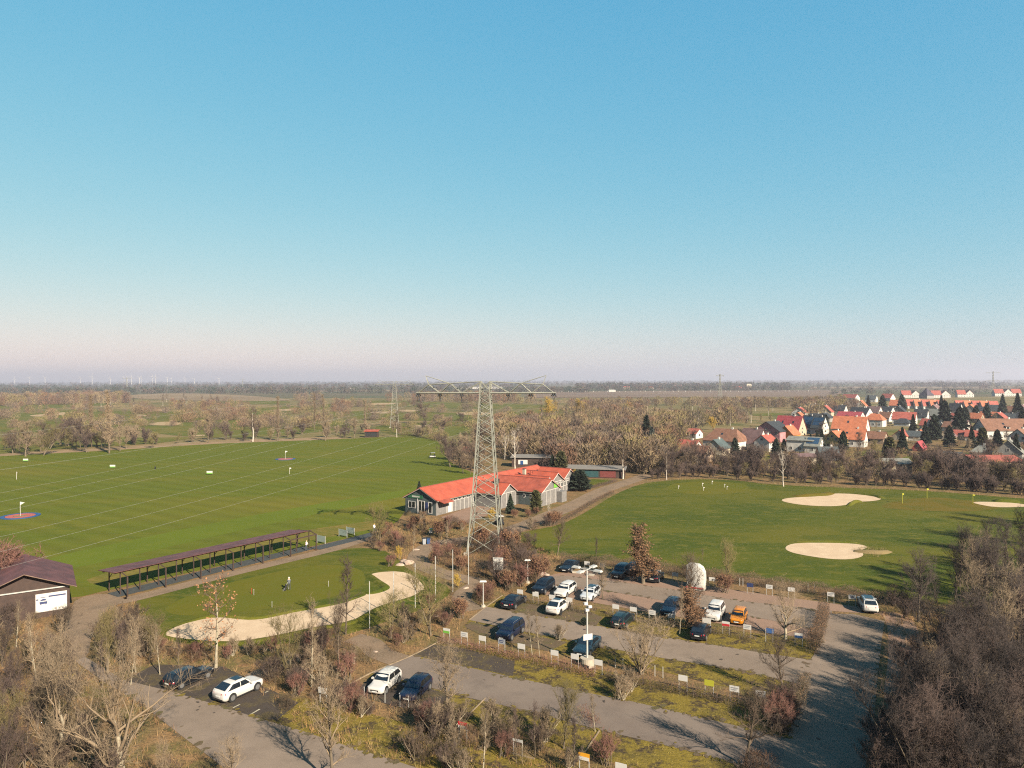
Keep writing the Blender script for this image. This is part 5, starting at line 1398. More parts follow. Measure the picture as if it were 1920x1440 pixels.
car(1258, 1147, TOW, 'wagon', (.010, .018, .035), 'dark blue car hidden behind the brown-leaved bush', 'darkblue')
car(1341, 1157, TOW, 'suv', WH, 'white boxy off-roader next to the orange car', 'white')
car(1385, 1165, TOW, 'small', (.62, .22, .012), 'small bright orange car', 'orange')
car(1068, 1068, TOW, 'coupe', DK, 'black coupe at the upper left corner of the car park', 'black')
car(1164, 1080, TOW, 'suv', DK, 'black off-roader beside a brown-leaved beech in the top row', 'black')
car(1187, 1074, TOW, 'hatch', (.015, .018, .024), 'dark car mostly hidden by the brown-leaved beech in the top row', 'charcoal')
car(1229, 1088, AWY, 'hatch', DK, 'black hatchback right of the brown-leaved beech in the top row', 'black')
car(1627, 1142, rot2(AWY, 10), 'suv', WH, 'lone white off-roader with glass roof at the top of the driveway', 'white', sunroof=True)
# covered trailer
p = P(1303, 1108)
tr_ = empty('covered_trailer', (p.x, p.y, 0), math.atan2(PV.y, PV.x), 'tall trailer under a white tarpaulin against the top hedge', 'trailer'); SC(tr_)
prof = [(-1.15, .12), (-1.17, .8), (-1.17, 1.55), (-1.08, 2.15), (-.80, 2.6), (-.3, 2.88), (.4, 2.96), (.95, 2.92), (1.08, 2.8), (1.10, 1.5), (1.08, .12)]
rngp = random.Random(5)
v, f = [], []
xs = [-.04, 0, .3, .6, 1.0, 1.4, 1.75, 1.85]
for i, x in enumerate(xs):
    k = .97 if i == 0 else (1 - .12 * max(0, (x - 1.0) / .85) ** 2)
    v += [(x, y * .88 * k + rngp.uniform(-.03, .03), z * (k if z > .5 else 1) + rngp.uniform(-.02, .02)) for y, z in prof]
n = len(prof)
for i in range(len(xs) - 1):
    for k in range(n - 1): f.append((i * n + k, i * n + k + 1, (i + 1) * n + k + 1, (i + 1) * n + k))
f.append(tuple(range(n))[::-1]); f.append(tuple((len(xs) - 1) * n + k for k in range(n)))
add('tarpaulin', mesh_np('tarpaulin', v, f, True), M['tarp'], tr_)
MB().box(0, 2.8, -.06, .06, .38, .5).build('drawbar', M['steel'], tr_); MB().box(.1, 1.7, -.9, .9, .4, .5).build('chassis', M['blackpl'], tr_)
for s in (-1, 1): MB().disc((.9, s * .88, .32), (0, 1, 0), .32, .2, 16).build('wheel', M['tyre'], tr_)
MB().box(-.12, -.06, -1.0, 1.0, .32, .44).build('light_bar', M['tail_red'], tr_)

# ================================================================== SIGNS, LAMPS, POLES
def sign(px, py, mat, label, w=.70, h=.44, z=1.0, print_=None, second=None, posts=True, heading=TOW, tilt=0.0):
    p = P(px, py, z * S) - Vector((PV.x, PV.y, 0)) * .3
    o = empty('name_sign', (p.x, p.y, 0), math.atan2(heading.y, heading.x) + math.pi / 2, label, 'sign', 'name signs at the parking bays'); SC(o)
    # local -y faces the viewer
    pn = MB().box(-w / 2, w / 2, -.035, -.005, z - h / 2, z + h / 2).build('panel', M[mat], o)
    if tilt: pn.rotation_euler = (tilt, 0, 0)
    if second: MB().box(-w / 2 + .01, w / 2 - .01, -.040, -.036, z - h / 2 + .01, z).build('lower_half', M[second], pn)
    if print_:
        for k in range(2):
            MB().box(-w * .34, w * (.34 - .12 * k), -.046, -.041, z + .06 - k * .14, z + .12 - k * .14).build('print', M[print_], pn)
    if posts:
        for s in (-1, 1): MB().box(s * (w / 2 - .04) - .02, s * (w / 2 - .04) + .02, 0, .04, 0, z + h / 2 - .03).build('post', M['steel_pale'], o)
    return o
WS = 'white name sign '
sign(840, 1181, 'white', 'white and fresh-green name sign at the left end of the middle parking lane', second='signgreen')
sign(873, 1188, 'white', WS + 'second from the left below the middle lane, beside the green-edged one', print_='grey_print')
sign(907, 1195, 'white', WS + 'third from the left below the middle lane, left of the people carrier')
sign(943, 1201, 'grey_print', 'grey name sign directly at the nose of the dark blue people carrier', print_='navy')
sign(980, 1210, 'white', WS + 'just right of the dark blue people carrier')
sign(1042, 1222, 'white', WS + 'left of the slate blue saloon')
sign(1080, 1229, 'white', WS + 'at the nose of the slate blue saloon')
sign(1124, 1240, 'white', WS + 'right beside the foot of the floodlight mast')
sign(1282, 1269, 'white', WS + 'left neighbour of the lime yellow sign')
sign(1331, 1278, 'lime', 'lime yellow name sign in the shaded hedge')
sign(1378, 1289, 'white', WS + 'with grey print right of the lime yellow sign', print_='grey_print')
sign(1427, 1298, 'white', WS + 'with dark script, two right of the lime yellow one', print_='blackpl')
sign(610, 1291, 'white', WS + 'leaning among shrubs right of the white crossover', tilt=.1)
sign(871, 1357, 'red', 'red and white name sign in the shrubs below the lower lane', second='white')
sign(974, 1385, 'steel_pale', 'small pale sign seen edge on in the shrubs between the red and the orange sign', h=.16)
sign(1098, 1415, 'orange', 'orange name sign with white lower half near the bottom edge', second='white')
sign(1167, 1434, 'white', WS + 'cut by the bottom edge right of the orange sign')
sign(977, 1108, 'white', WS + 'left of the black off-roader in the upper car park')
sign(1006, 1113, 'white', WS + 'at the nose of the black off-roader')
sign(1037, 1118, 'white', WS + 'at the nose of the white estate car')
sign(1069, 1123, 'white', WS + 'between the white estate and the silver car')
sign(1156, 1136, 'white', WS + 'first in the gap right of the floodlight mast, upper hedge')
sign(1189, 1141, 'white', WS + 'second in the gap right of the floodlight mast, upper hedge')
sign(1224, 1147, 'white', WS + 'with grey print left of the hidden dark blue car', print_='grey_print')
sign(1260, 1153, 'white', WS + 'in front of the hidden dark blue car', print_='grey_print')
sign(1326, 1162, 'white', WS + 'at the nose of the white boxy off-roader', w=.8, h=.5)
sign(1362, 1168, 'white', 'white and magenta-red name sign between the boxy off-roader and the orange car', second='red')
sign(1402, 1174, 'white', WS + 'with grey print right of the orange car', print_='grey_print')
sign(1443, 1182, 'blue', 'blue name sign tilted back, left of the small spreading tree', tilt=-.5)
sign(1498, 1190, 'white', 'half blue half white name sign right of the small spreading tree', second='blue')
sign(1102, 1055, 'white', WS + 'beside the black coupe in the top row')
sign(1131, 1059, 'white', WS + 'second right of the black coupe against the top hedge')
sign(1161, 1062, 'white', WS + 'bluish white, above the black off-roader in the top row')
sign(1193, 1067, 'white', WS + 'half hidden behind the brown-leaved beech')
sign(1235, 1071, 'white', WS + 'above the black hatchback right of the beech')
sign(1267, 1076, 'white', WS + 'with grey print left of the tarpaulin trailer', print_='grey_print')
sign(1336, 1085, 'white', WS + 'in the hedge shade right of the tarpaulin trailer')
sign(1407, 1096, 'navy', 'navy name sign at the top hedge')
sign(1443, 1099, 'white', WS + 'first right of the navy sign at the top hedge', print_='grey_print')
sign(1484, 1104, 'white', WS + 'second right of the navy sign at the top hedge')
sign(1558, 1113, 'white', WS + 'second left of the lone white off-roader', print_='grey_print')
sign(1598, 1118, 'white', WS + 'with blue print just left of the lone white off-roader', print_='navy')
# unused sign posts
for k, (x, y) in enumerate(((1154, 1252), (1168, 1255), (1228, 1268), (1243, 1271), (1515, 1108), (1527, 1110), (683, 1310), (722, 1318), (750, 1326), (766, 1328), (1387, 1098), (1393, 1099), (500, 1270), (511, 1272))):
    p = P(x, y)
    o = MB().box(-.025, .025, -.025, .025, 0, 1.1).build('sign_post', M['steel_pale'], None, loc=(p.x, p.y, 0))
    tag(o, 'bare grey sign post without a panel at a parking bay', 'post', 'bare sign posts')
# floodlight mast
p = P(1101, 1249)
mast = empty('floodlight_mast', (p.x, p.y, 0), R(20), 'tall white floodlight mast on a concrete drum in the middle of the car park', 'lamp post'); SC(mast)
MB().tube([(0, 0, -.05), (0, 0, .72)], .58, 20).build('base_drum', M['concrete'], mast)
MB().tube([(0, 0, .7), (0, 0, 8.2)], [.085, .06], 10).build('pole', M['steel_pale'], mast)
for k in range(4):
    a = R(45 + 90 * k) - R(20) + R(8); d = Vector((math.cos(a), math.sin(a), 0)); e = Vector((-d.y, d.x, 0))
    arm = MB().tube([(0, 0, 8.1), d * .75 + Vector((0, 0, 8.15))], .035, 6).build('lamp_arm', M['steel_pale'], mast)
    c = d * 1.05 + Vector((0, 0, 8.12))
    MB().hexa([c - d * .38 - e * .2, c + d * .38 - e * .2, c + d * .38 + e * .2, c - d * .38 + e * .2] + [q + Vector((0, 0, .13)) for q in (c - d * .3 - e * .16, c + d * .3 - e * .16, c + d * .3 + e * .16, c - d * .3 + e * .16)]).build('floodlight', M['steel_pale'], arm)
for dx, z in ((-.22, 5.25), (.16, 4.95), (-.1, 4.7)):
    MB().box(dx - .16, dx + .16, -.3, -.08, z, z + .2).build('camera_box', M['white'], mast)
MB().box(-.42, .42, -.16, -.10, 2.25, 2.75).build('notice_panel', M['white'], mast)
# low lamps
for k, (x, y, lab) in enumerate(((906, 1138, 'low white path lamp left of the black saloon'), (989.5, 1093, 'low white path lamp right of the map board, above the black off-roader'))):
    p = P(x, y)
    o = empty('path_lamp', (p.x, p.y, 0), 0, lab, 'lamp post', 'low path lamps'); SC(o)
    MB().tube([(0, 0, 0), (0, 0, 2.7)], [.055, .045], 8).build('pole', M['steel_pale'], o)
    MB().tube([(0, 0, -.02), (0, 0, .22)], [.30, .22], 10).build('base', M['concrete'], o)
    MB().hexa([(-.38, -.14, 2.66), (.38, -.14, 2.66), (.38, .14, 2.66), (-.38, .14, 2.66), (-.3, -.1, 2.8), (.3, -.1, 2.8), (.3, .1, 2.8), (-.3, .1, 2.8)]).build('lamp_head', M['white'], o)
# net poles round the bunker
npz = [(693, 1178, 1090), (738, 1157, 1072), (778.5, 1140, 1057), (816.6, 1125, 1043), (849, 1110, 1031), (878.5, 1096, 1013)]
for k, (x, y, t) in enumerate(npz):
    p = P(x, y); h = (y - t) / scale_at(p)
    o = empty('net_pole', (p.x, p.y, 0), 0, 'pale steel net pole, %s from the left in the row past the big bunker' % ('first', 'second', 'third', 'fourth', 'fifth', 'sixth')[k], 'pole', 'net poles by the bunker')
    MB().tube([(0, 0, -.05), (0, 0, h)], [.05, .045], 8).build('shaft', M['steel_pale'], o)
    MB().tube([(0, 0, h), (0, 0, h + .06)], [.085, .02], 8).build('cap', M['steel'], o)
# map board
p = P(934, 1057, 2.0 * S)
o = empty('map_board', (p.x, p.y, 0), R(-8), 'large pale course map board on one post beside the pylon shrubs', 'sign'); SC(o)
bd = MB().box(-.62, .62, -.06, 0, 1.25, 2.75).build('panel', M['tarp'], o)
mr_ = random.Random(3)
for k in range(16):
    x, z = mr_.uniform(-.5, .42), mr_.uniform(1.35, 2.55); MB().box(x, x + mr_.uniform(.05, .16), -.066, -.061, z, z + mr_.uniform(.04, .14)).build('print', M['grey_print'], bd)
MB().box(-.5, .5, -.066, -.061, 2.6, 2.68).build('print', M['grey_print'], bd)
MB().box(-.06, .06, .005, .1, 0, 2.6).build('post', M['wood_grey'], o)
# yellow board lower left, little things
p = P(131, 1268, .8 * S)
o = empty('yellow_board', (p.x, p.y, 0), R(35), 'small yellow sign board among shrubs at lower left', 'sign'); SC(o)
MB().box(-.35, .35, -.03, 0, .55, .95).build('panel', M['yellow'], o); MB().box(-.03, .03, 0, .05, 0, .9).build('post', M['wood_dark'], o)
# boulders and slabs
def rock(px, py, r, label, seed, flat=.7, cat='rock', name='boulder'):
    r *= S; bm = bmesh.new(); bmesh.ops.create_icosphere(bm, subdivisions=2, radius=r)
    rg = random.Random(seed)
    for v_ in bm.verts:
        k = 1 + .35 * math.sin(v_.co.x * 3 / r + seed) * math.cos(v_.co.y * 2.3 / r + seed * 2) + rg.uniform(-.1, .1)
        v_.co = Vector((v_.co.x * k * 1.2, v_.co.y * k, max(v_.co.z * k * flat, -.1 * r)))
    me = bpy.data.meshes.new('boulder'); bm.to_mesh(me); bm.free()
    p = P(px, py); o = add(name, me, M['rock'], None, (p.x, p.y, .0)); tag(o, label, cat, 'pale boulders')
rock(763, 1056, .75, 'large pale boulder at the bend of the footpath', 1)
rock(750, 1060, .4, 'small boulder left of the large pale boulder at the path bend', 2)
rock(1021, 1079, .6, 'rounded pale boulder at the upper left corner of the car park', 3)
rock(818, 1156, .3, 'small flat pale stone beside the kerb of the middle lane', 5, .4)
rock(873, 1103, .3, 'small pale stone on the path above the low lamp', 6, .5)
rock(704, 1222, .2, 'little white stone on the footpath left of the lower lane', 7, .5)
rock(780, 1031, .35, 'small stone under the thin tree by the footpath', 8, .5)
for k, (x, y, a, w) in enumerate(((1083, 1074, 5, 1.8), (1096, 1067, 30, 1.2), (1107, 1079, -20, 1.1), (1121, 1071, 10, 1.3))):
    p = P(x, y); o = MB().box(-w / 2, w / 2, -.4, .4, 0, .16).build('paving_slab', M['concrete'], None, loc=(p.x, p.y, .02), rot=(0, R(4), R(a)))
    tag(o, 'pale stone slab lying right of the black coupe, %s' % ('nearest the car', 'under the sign', 'lowest', 'farthest right')[k], 'slab', 'loose stone slabs')
# bins by the footpath
def bin_(px, py, mat, label, h=1.1):
    p = P(px, py); o = empty('waste_bin', (p.x, p.y, 0), R(20), label, 'bin')
    MB().hexa([(-.26, -.3, .08), (.26, -.3, .08), (.26, .3, .08), (-.26, .3, .08), (-.32, -.36, h), (.32, -.36, h), (.32, .36, h), (-.32, .36, h)]).build('body', M[mat], o)
    MB().box(-.35, .35, -.4, .4, h, h + .07).build('lid', M['blackpl'], o)
    for s in (-1, 1): MB().disc((s * .26, .3, .1), (1, 0, 0), .1, .06, 10).build('wheel', M['tyre'], o)
bin_(795, 1021, 'grey_print', 'grey wheeled bin on the footpath below the clubhouse'); bin_(803, 1020, 'blue', 'blue wheeled bin beside the grey one below the clubhouse')
p = P(808, 1006); o = empty('post_box', (p.x, p.y, 0), 0, 'white and green box on a post in the planting before the clubhouse', 'box')
MB().box(-.3, .3, -.2, .2, .7, 1.5).build('box', M['white'], o); MB().box(-.31, .31, -.21, .21, 1.3, 1.45).build('band', M['signgreen'], o); MB().box(-.05, .05, -.05, .05, 0, .7).build('post', M['wood_dark'], o)
# golf carts
def cart(px, py, rz, label, roofmat='white', bodymat='white'):
    p = P(px, py); o = empty('golf_cart', (p.x, p.y, .02), rz, label, 'golf cart', 'golf carts')
    MB().hexa([(-1.1, -.58, .25), (1.2, -.5, .25), (1.2, .5, .25), (-1.1, .58, .25), (-1.15, -.6, .55), (1.1, -.45, .75), (1.1, .45, .75), (-1.15, .6, .55)]).build('body', M[bodymat], o)
    MB().box(-.75, -.1, -.5, .5, .55, .85).build('seat', M['blackpl'], o); MB().box(-.85, -.7, -.5, .5, .8, 1.25).build('backrest', M['blackpl'], o)
    MB().box(-1.0, .75, -.6, .6, 1.78, 1.86).build('canopy', M[roofmat], o)
    for sx, sy in ((-.9, -.55), (-.9, .55), (.7, -.5), (.7, .5)): MB().tube([(sx, sy, .6), (sx * .95, sy, 1.78)], .03, 5).build('post', M['blackpl'], o)
    for sx, sy in ((-.75, -.56), (-.75, .56), (.8, -.52), (.8, .52)):
        w_ = MB().disc((sx, sy, .24), (0, 1, 0), .24, .18, 14).build('wheel', M['tyre'], o)
    MB().hexa([(.72, -.45, .75), (.78, -.45, .75), (.78, .45, .75), (.72, .45, .75), (.6, -.45, 1.7), (.64, -.45, 1.7), (.64, .45, 1.7), (.6, .45, 1.7)]).build('windscreen', M['car_glass'], o)
cart(811, 858, R(200), 'pale golf cart parked alone on the driving range', 'grey_print', 'steel_pale')
cart(936, 984, R(120), 'dark golf cart with white canopy behind the pylon leg', 'white', 'blackpl')

# ================================================================== RANGE AND GREEN FURNITURE
def target(px, py, r, label, flagcol):
    p = P(px, py); o = SC(empty('target_ring', (p.x, p.y, 0), 0, label, 'target', 'practice target rings'))
    def ring(r0, r1, z, mat, nm):
        mb = MB(); n = 36
        for i in range(n):
            a, b = 2 * math.pi * i / n, 2 * math.pi * (i + 1) / n
            q = [(r0 * math.cos(a), r0 * math.sin(a)), (r1 * math.cos(a), r1 * math.sin(a)), (r1 * math.cos(b), r1 * math.sin(b)), (r0 * math.cos(b), r0 * math.sin(b))]
            mb.hexa([(x, y, .0) for x, y in q] + [(x, y, z) for x, y in q])
        mb.build(nm, M[mat], o)
    ring(r * .76, r, .10, 'blue', 'blue_ring'); ring(r * .36, r * .74, .10, 'target_red', 'red_ring'); ring(.05, r * .33, .08, 'target_mid', 'middle_disc')
    MB().tube([(0, 0, 0), (0, 0, 2.6)], .04, 6).build('flag_pole', M['white'], o)
    MB().poly([(0, 0, 2.6), (.75, .1, 2.45), (0, 0, 2.0)]).build('flag', M[flagcol], o)
M['target_red'] = mat_plain('faded_red_ring', (.42, .10, .07), .8, var=.2); M['target_mid'] = mat_plain('brown_mid', (.22, .14, .06), .9, var=.3)
target(38, 968, 3.1, 'blue and red target ring with white flag at the left edge of the range', 'white')
target(535, 861, 3.0, 'blue and red target ring with flag in the middle of the range', 'white')
def flag(px, py, h, mat, label, pole='white'):
    k = .4 if h < 1 else .62
    p = P(px, py); o = empty('golf_flag', (p.x, p.y, 0), random.Random(px).uniform(-.6, .6), label, 'flag', 'golf flags'); SC(o)
    MB().tube([(0, 0, 0), (0, 0, h)], .045, 6).build('pole', M[pole], o)
    MB().hexa([(.04, -.01, h - .5 * k), (.62 * k, -.01, h - .55 * k), (.62 * k, .02, h - .55 * k), (.04, .02, h - .5 * k), (.04, -.01, h - .02), (.62 * k, -.01, h - .12 * k), (.62 * k, .02, h - .12 * k), (.04, .02, h - .02)]).build('cloth', M[mat], o)
flag(31, 899, 1.9, 'white', 'white flag alone on the far left of the range'); flag(543, 889, 1.7, 'white', 'white flag below the middle target ring')
flag(1692, 944, 2.0, 'lime', 'yellow flag leaning on the dry green, leftmost', 'lime'); flag(1738, 935, 2.1, 'lime', 'yellow flag at the back edge of the dry green', 'lime'); flag(1824, 945, 1.9, 'lime', 'yellow flag beside the small right-hand bunker', 'lime')
for k, (x, y) in enumerate(((1272, 917), (1317, 912), (1319, 920), (1335, 908), (1358, 914), (1363, 918))):
    flag(x, y, .8, 'white', 'short white practice flag on the pitching green, %s from the left' % ('first', 'second', 'third', 'fourth', 'fifth', 'sixth')[k])
for k, (x, y, nm) in enumerate(((48, 866, 'farthest left'), (211, 878, 'middle'), (393, 890, 'right'))):
    p = P(x, y); o = empty('distance_board', (p.x, p.y, 0), 0, 'green and white distance board on the range, %s of three' % nm, 'sign', 'range distance boards'); SC(o)
    pn = MB().box(-.75, .75, -.03, .03, .25, .95).build('panel', M['white'], o); MB().box(-.75, .75, -.04, -.031, .25, .5).build('green_strip', M['signgreen'], pn)
    for s in (-1, 1): MB().box(s * .6 - .04, s * .6 + .04, .031, .1, 0, .9).build('leg', M['wood_dark'], o)
p = P(291, 880); o = MB().box(-.15, .15, -.15, .15, 0, .9).tube([(0, 0, .9), (0, 0, 1.15)], [.12, .05], 8).build('range_post', M['blackpl'], None, loc=(p.x, p.y, 0)); tag(o, 'small dark marker post on the range between the distance boards', 'post')
# putting green pins
for k, (x, y) in enumerate(((472, 1114), (476, 1116), (616, 1100), (510, 1140))):
    p = P(x, y); o = MB().tube([(0, 0, 0), (0, 0, .75)], .025, 6).tube([(0, 0, .75), (0, 0, .82)], .045, 8).build('putting_pin', M['red' if k == 0 else 'steel_pale'], None, loc=(p.x, p.y, 0))
    tag(o, ('red', 'pale', 'pale', 'pale')[k] + ' short putting pin ' + ('left on the green', 'beside the red one', 'right of the golfer', 'below the golfer')[k], 'pin', 'putting pins')

# ================================================================== PEOPLE
def figure_mat(name, bands):
    m, nt, p = newmat(name)
    tc = nt.nodes.new('ShaderNodeTexCoord'); sp = nt.nodes.new('ShaderNodeSeparateXYZ'); nt.links.new(tc.outputs['Object'], sp.inputs[0])
    dv = nt.nodes.new('ShaderNodeMath'); dv.operation = 'DIVIDE'; dv.inputs[1].default_value = 2.0; nt.links.new(sp.outputs['Z'], dv.inputs[0])
    c = ramp(nt, dv.outputs[0], [(z / 2, col) for z, col in bands], 'CONSTANT'); nt.links.new(c, p.inputs['Base Color']); p.inputs['Roughness'].default_value = .9
    return m
def person(px, py, rz, joints, edges, radii, bands, label, hat=None, pos=None, extra=None):
    p = P(px, py)
    o = empty('person', (p.x, p.y, .03), rz, label, 'person')
    me = bpy.data.meshes.new('body'); me.from_pydata(joints, edges, []); me.update()
    b = add('body', me, figure_mat('clothing', bands), o)
    md = b.modifiers.new('skin', 'SKIN'); md.use_smooth_shade = True
    for i, r in enumerate(radii):
        me.skin_vertices[0].data[i].radius = (r, r * .85)
        me.skin_vertices[0].data[i].use_root = (i == 0)
    ss = b.modifiers.new('sub', 'SUBSURF'); ss.levels = 1; ss.render_levels = 1
    if hat:
        z = joints[4]; MB().tube([(z[0], z[1], z[2] + .03), (z[0], z[1], z[2] + .10), (z[0], z[1], z[2] + .15)], [.125, .12, .05], 12).disc((z[0] + .07, z[1], z[2] + .045), (0, 0, 1), .13, .02, 12).build('cap', M[hat], o)
    return o
# joints: 0 pelvis 1 waist 2 chest 3 neck 4 head 5 crown | 6 hipL 7 kneeL 8 ankL 9 toeL | 10 hipR.. 13 | 14 shL 15 elL 16 wrL 17 hand | 18 shR 19 elR 20 wrR 21 hand
E_ = [(0, 1), (1, 2), (2, 3), (3, 4), (4, 5), (0, 6), (6, 7), (7, 8), (8, 9), (0, 10), (10, 11), (11, 12), (12, 13), (2, 14), (14, 15), (15, 16), (16, 17), (2, 18), (18, 19), (19, 20), (20, 21)]
RD = [.15, .15, .17, .06, .095, .085, .09, .065, .045, .04, .09, .065, .045, .04, .07, .05, .04, .045, .07, .05, .04, .045]
def standing(lean=0.0, fx=.25):
    return [(0, 0, .95), (.02 + lean * .1, 0, 1.12), (lean * .3, 0, 1.36), (lean * .42, 0, 1.52), (lean * .5 + .02, 0, 1.64), (lean * .52 + .02, 0, 1.74),
            (0, .11, .9), (.03, .13, .5), (0, .14, .08), (.16, .16, .04), (0, -.11, .9), (.03, -.13, .5), (0, -.14, .08), (.16, -.16, .04),
            (lean * .3, .2, 1.42), (lean * .3 + .12, .23, 1.15), (lean * .3 + fx, .10, .97), (lean * .3 + fx + .07, .05, .92), (lean * .3, -.2, 1.42), (lean * .3 + .12, -.23, 1.15), (lean * .3 + fx, -.10, .97), (lean * .3 + fx + .07, -.03, .88)]
gp = person(542, 1107, R(110), standing(.35, .3), E_, RD, [(0, (.03, .03, .03)), (.1, (.02, .025, .03)), (1.0, (.05, .055, .06)), (1.47, (.45, .27, .19))], 'golfer in dark clothes and white cap bending over a putt on the green', hat='white')
clubo = MB().tube([(.42, .0, .95), (.85, .05, .04)], .014, 6).box(.8, .92, -.02, .12, .02, .08).build('putter', M['steel_pale'], None)
clubo.location = gp.location; clubo.rotation_euler = gp.rotation_euler; tag(clubo, 'putter held by the golfer on the green', 'golf club')
p = P(534, 1108); tb_ = empty('golf_bag', (p.x, p.y, .02), R(30), 'dark golf bag standing left of the golfer on the green', 'golf bag')
MB().tube([(0, 0, .05), (.22, 0, .85)], [.13, .15], 10).build('bag', M['blackpl'], tb_)
for k in range(4): MB().tube([(.2 + .03 * k, .05 * (k - 1.5), .8), (.33 + .03 * k, .06 * (k - 1.5), 1.12)], .015, 5).build('club', M['steel_pale'], tb_)
for s in (-1, 1): MB().tube([(.18, 0, .7), (-.25, s * .2, .02)], .012, 5).build('stand_leg', M['steel_pale'], tb_)
sit = standing(.2, .2)
person(574, 1033, R(60), sit, E_, RD, [(0, (.03, .03, .03)), (.1, (.03, .035, .05)), (1.0, (.55, .42, .42)), (1.47, (.42, .26, .19))], 'person in a pale pink top at the far end of the tee shelter')
person(702, 999, R(100), standing(.1, .25), E_, RD, [(0, (.03, .03, .03)), (.1, (.06, .06, .08)), (1.0, (.62, .58, .56)), (1.47, (.42, .26, .19))], 'person in white shirt on the open tees by the small tree', hat='yellow')

# ================================================================== PLANTING
rnd = random.Random(11)
T = 'tree'
def pl(key, px, py, top=None, h=None, label=None, cat=T, group=None, wide=1.0, name=None):
    p = P(px, py)
    if h is None: h = (py - top) / scale_at(p) / S if top is not None else None
    return plant(key, p, h, label, cat, group, rnd=rnd, wide=wide, name=name)
# --- trees one can single out
NEAR = [
 ('orangeleaf', 405, 1252, 1083, 'slim pale-trunked tree with a few orange dry leaves in front of the bunker', 1.0),
 ('olive', 545, 1272, 1140, 'greenish young tree with forked stem right of the white crossover', .8),
 ('sapling_tan', 584, 1288, 1130, 'thin leaning sapling right of the forked greenish tree', .8),
 ('maple', 635, 1262, 1140, 'purple-brown bare tree left of the footpath and white hatchback', .8),
 ('purple', 600, 1250, 1165, 'dark bare tree clump behind the thin leaning sapling', .8),
 ('sapling', 648, 1190, 1052, 'bare tree standing before the big bunker left of the net poles', 1.1),
 ('olive', 735, 1198, 1118, 'broad olive-green bare bush below the bunker tip', 1.35),
 ('olive', 808, 1190, 1058, 'tall olive-green bare tree right of the bunker tip', .95),
 ('maple2', 838, 1358, 1222, 'bare spreading tree right of the navy car', 1.15),
 ('olive', 1054, 1404, 1275, 'greenish bare tree beside the lower lane at the bottom', .75),
 ('sapling_tan', 1116, 1372, 1300, 'small forked sapling right of the greenish tree at the lower lane', .9),
 ('sapling', 1003, 1420, 1320, 'dark sapling among shrubs left of the greenish bottom tree', .9),
 ('sapling', 968, 1430, 1330, 'thin twin sapling left of the dark one near the bottom edge', .8),
 ('roundbush', 1203, 1262, 1175, 'big round many-stemmed bare bush between the two middle lanes', 1.1),
 ('sapling_tan', 1274, 1192, 1105, 'thin pale birch-like sapling before the brown-leaved bush', .6),
 ('beech', 1298, 1180, 1105, 'wide brown-leaved bush hiding a dark blue car', 2.0),
 ('maple', 1288, 1170, 1052, 'dark bare tree rising from the brown-leaved bush', .95),
 ('beech', 1206, 1094, 990, 'egg-shaped brown-leaved beech in the top parking row', 1.55),
 ('maple2', 1130, 1124, 1062, 'small reddish bare tree right of the silver car', 1.1),
 ('olive', 1363, 1102, 1012, 'slim olive bare tree at the top hedge right of the trailer', .75),
 ('maple', 1045, 1042, 985, 'bare tree at the near left corner of the pitching lawn', 1.0),
 ('spreader', 1473, 1198, 1108, 'small spreading bare tree at the right end of the upper bays', .95),
 ('maple', 1470, 1306, 1205, 'bare tree at the right end of the middle lane', 1.15),
 ('maple', 1397, 1436, 1295, 'dark bare tree near the bottom edge left of the driveway', 1.1),
 ('sapling_tan', 998, 1228, 1145, 'cluster of thin tan saplings right of the people carrier', .9),
 ('sapling_tan', 1012, 1232, 1150, 'second thin tan sapling right of the people carrier', .8),
 ('woodtree2', 1722, 1166, 1046, 'dark round-crowned bare tree behind the lone white off-roader', 1.05),
 ('sapling_tan', 1793, 1098, 1066, 'short white dead stem at the right edge of the pitching lawn', .35),
 ('olive', 715, 1024, 945, 'pale young tree beside the open tees', .75),
 ('sapling_tan', 775, 1034, 985, 'thin birch-like tree by the footpath below the clubhouse', .8),
 ('sapling_tan', 836, 1030, 975, 'thin straight tree between footpath and clubhouse', .7),
 ('birch_limb', 1030, 982, 935, 'pruned pale-stemmed tree at the corner of the pitching lawn', .55),
 ('sapling', 1118, 1060, 1010, 'thin sapling at the top hedge left of the beech', .7),
 ('purple', 925, 1082, 1000, 'bare shrubby tree below the map board', .6),
 ('spreader', 232, 1490, 1235, 'big pale-limbed bare tree spreading across the bottom left corner', 1.0),
 ('spreader', 120, 1445, 1225, 'second pale-limbed bare tree left of the big one at bottom left', .75),
 ('maple2', 625, 1475, 1280, 'bare tree rising from the bottom edge over the access road', .9),
 ('maple2', 440, 1490, 1390, 'bare crown peeking over the bottom edge on the access road', 1.2),
 ('sapling_tan', 905, 1452, 1340, 'slender sapling group at the bottom edge below the red sign', 1.2),
 ('sapling', 1075, 1462, 1350, 'dark slender sapling at the bottom edge left of the orange sign', 1.1),
]
for k, x, y, t, lab, w in NEAR: pl(k, x, y, t, None, lab, T, None, w)
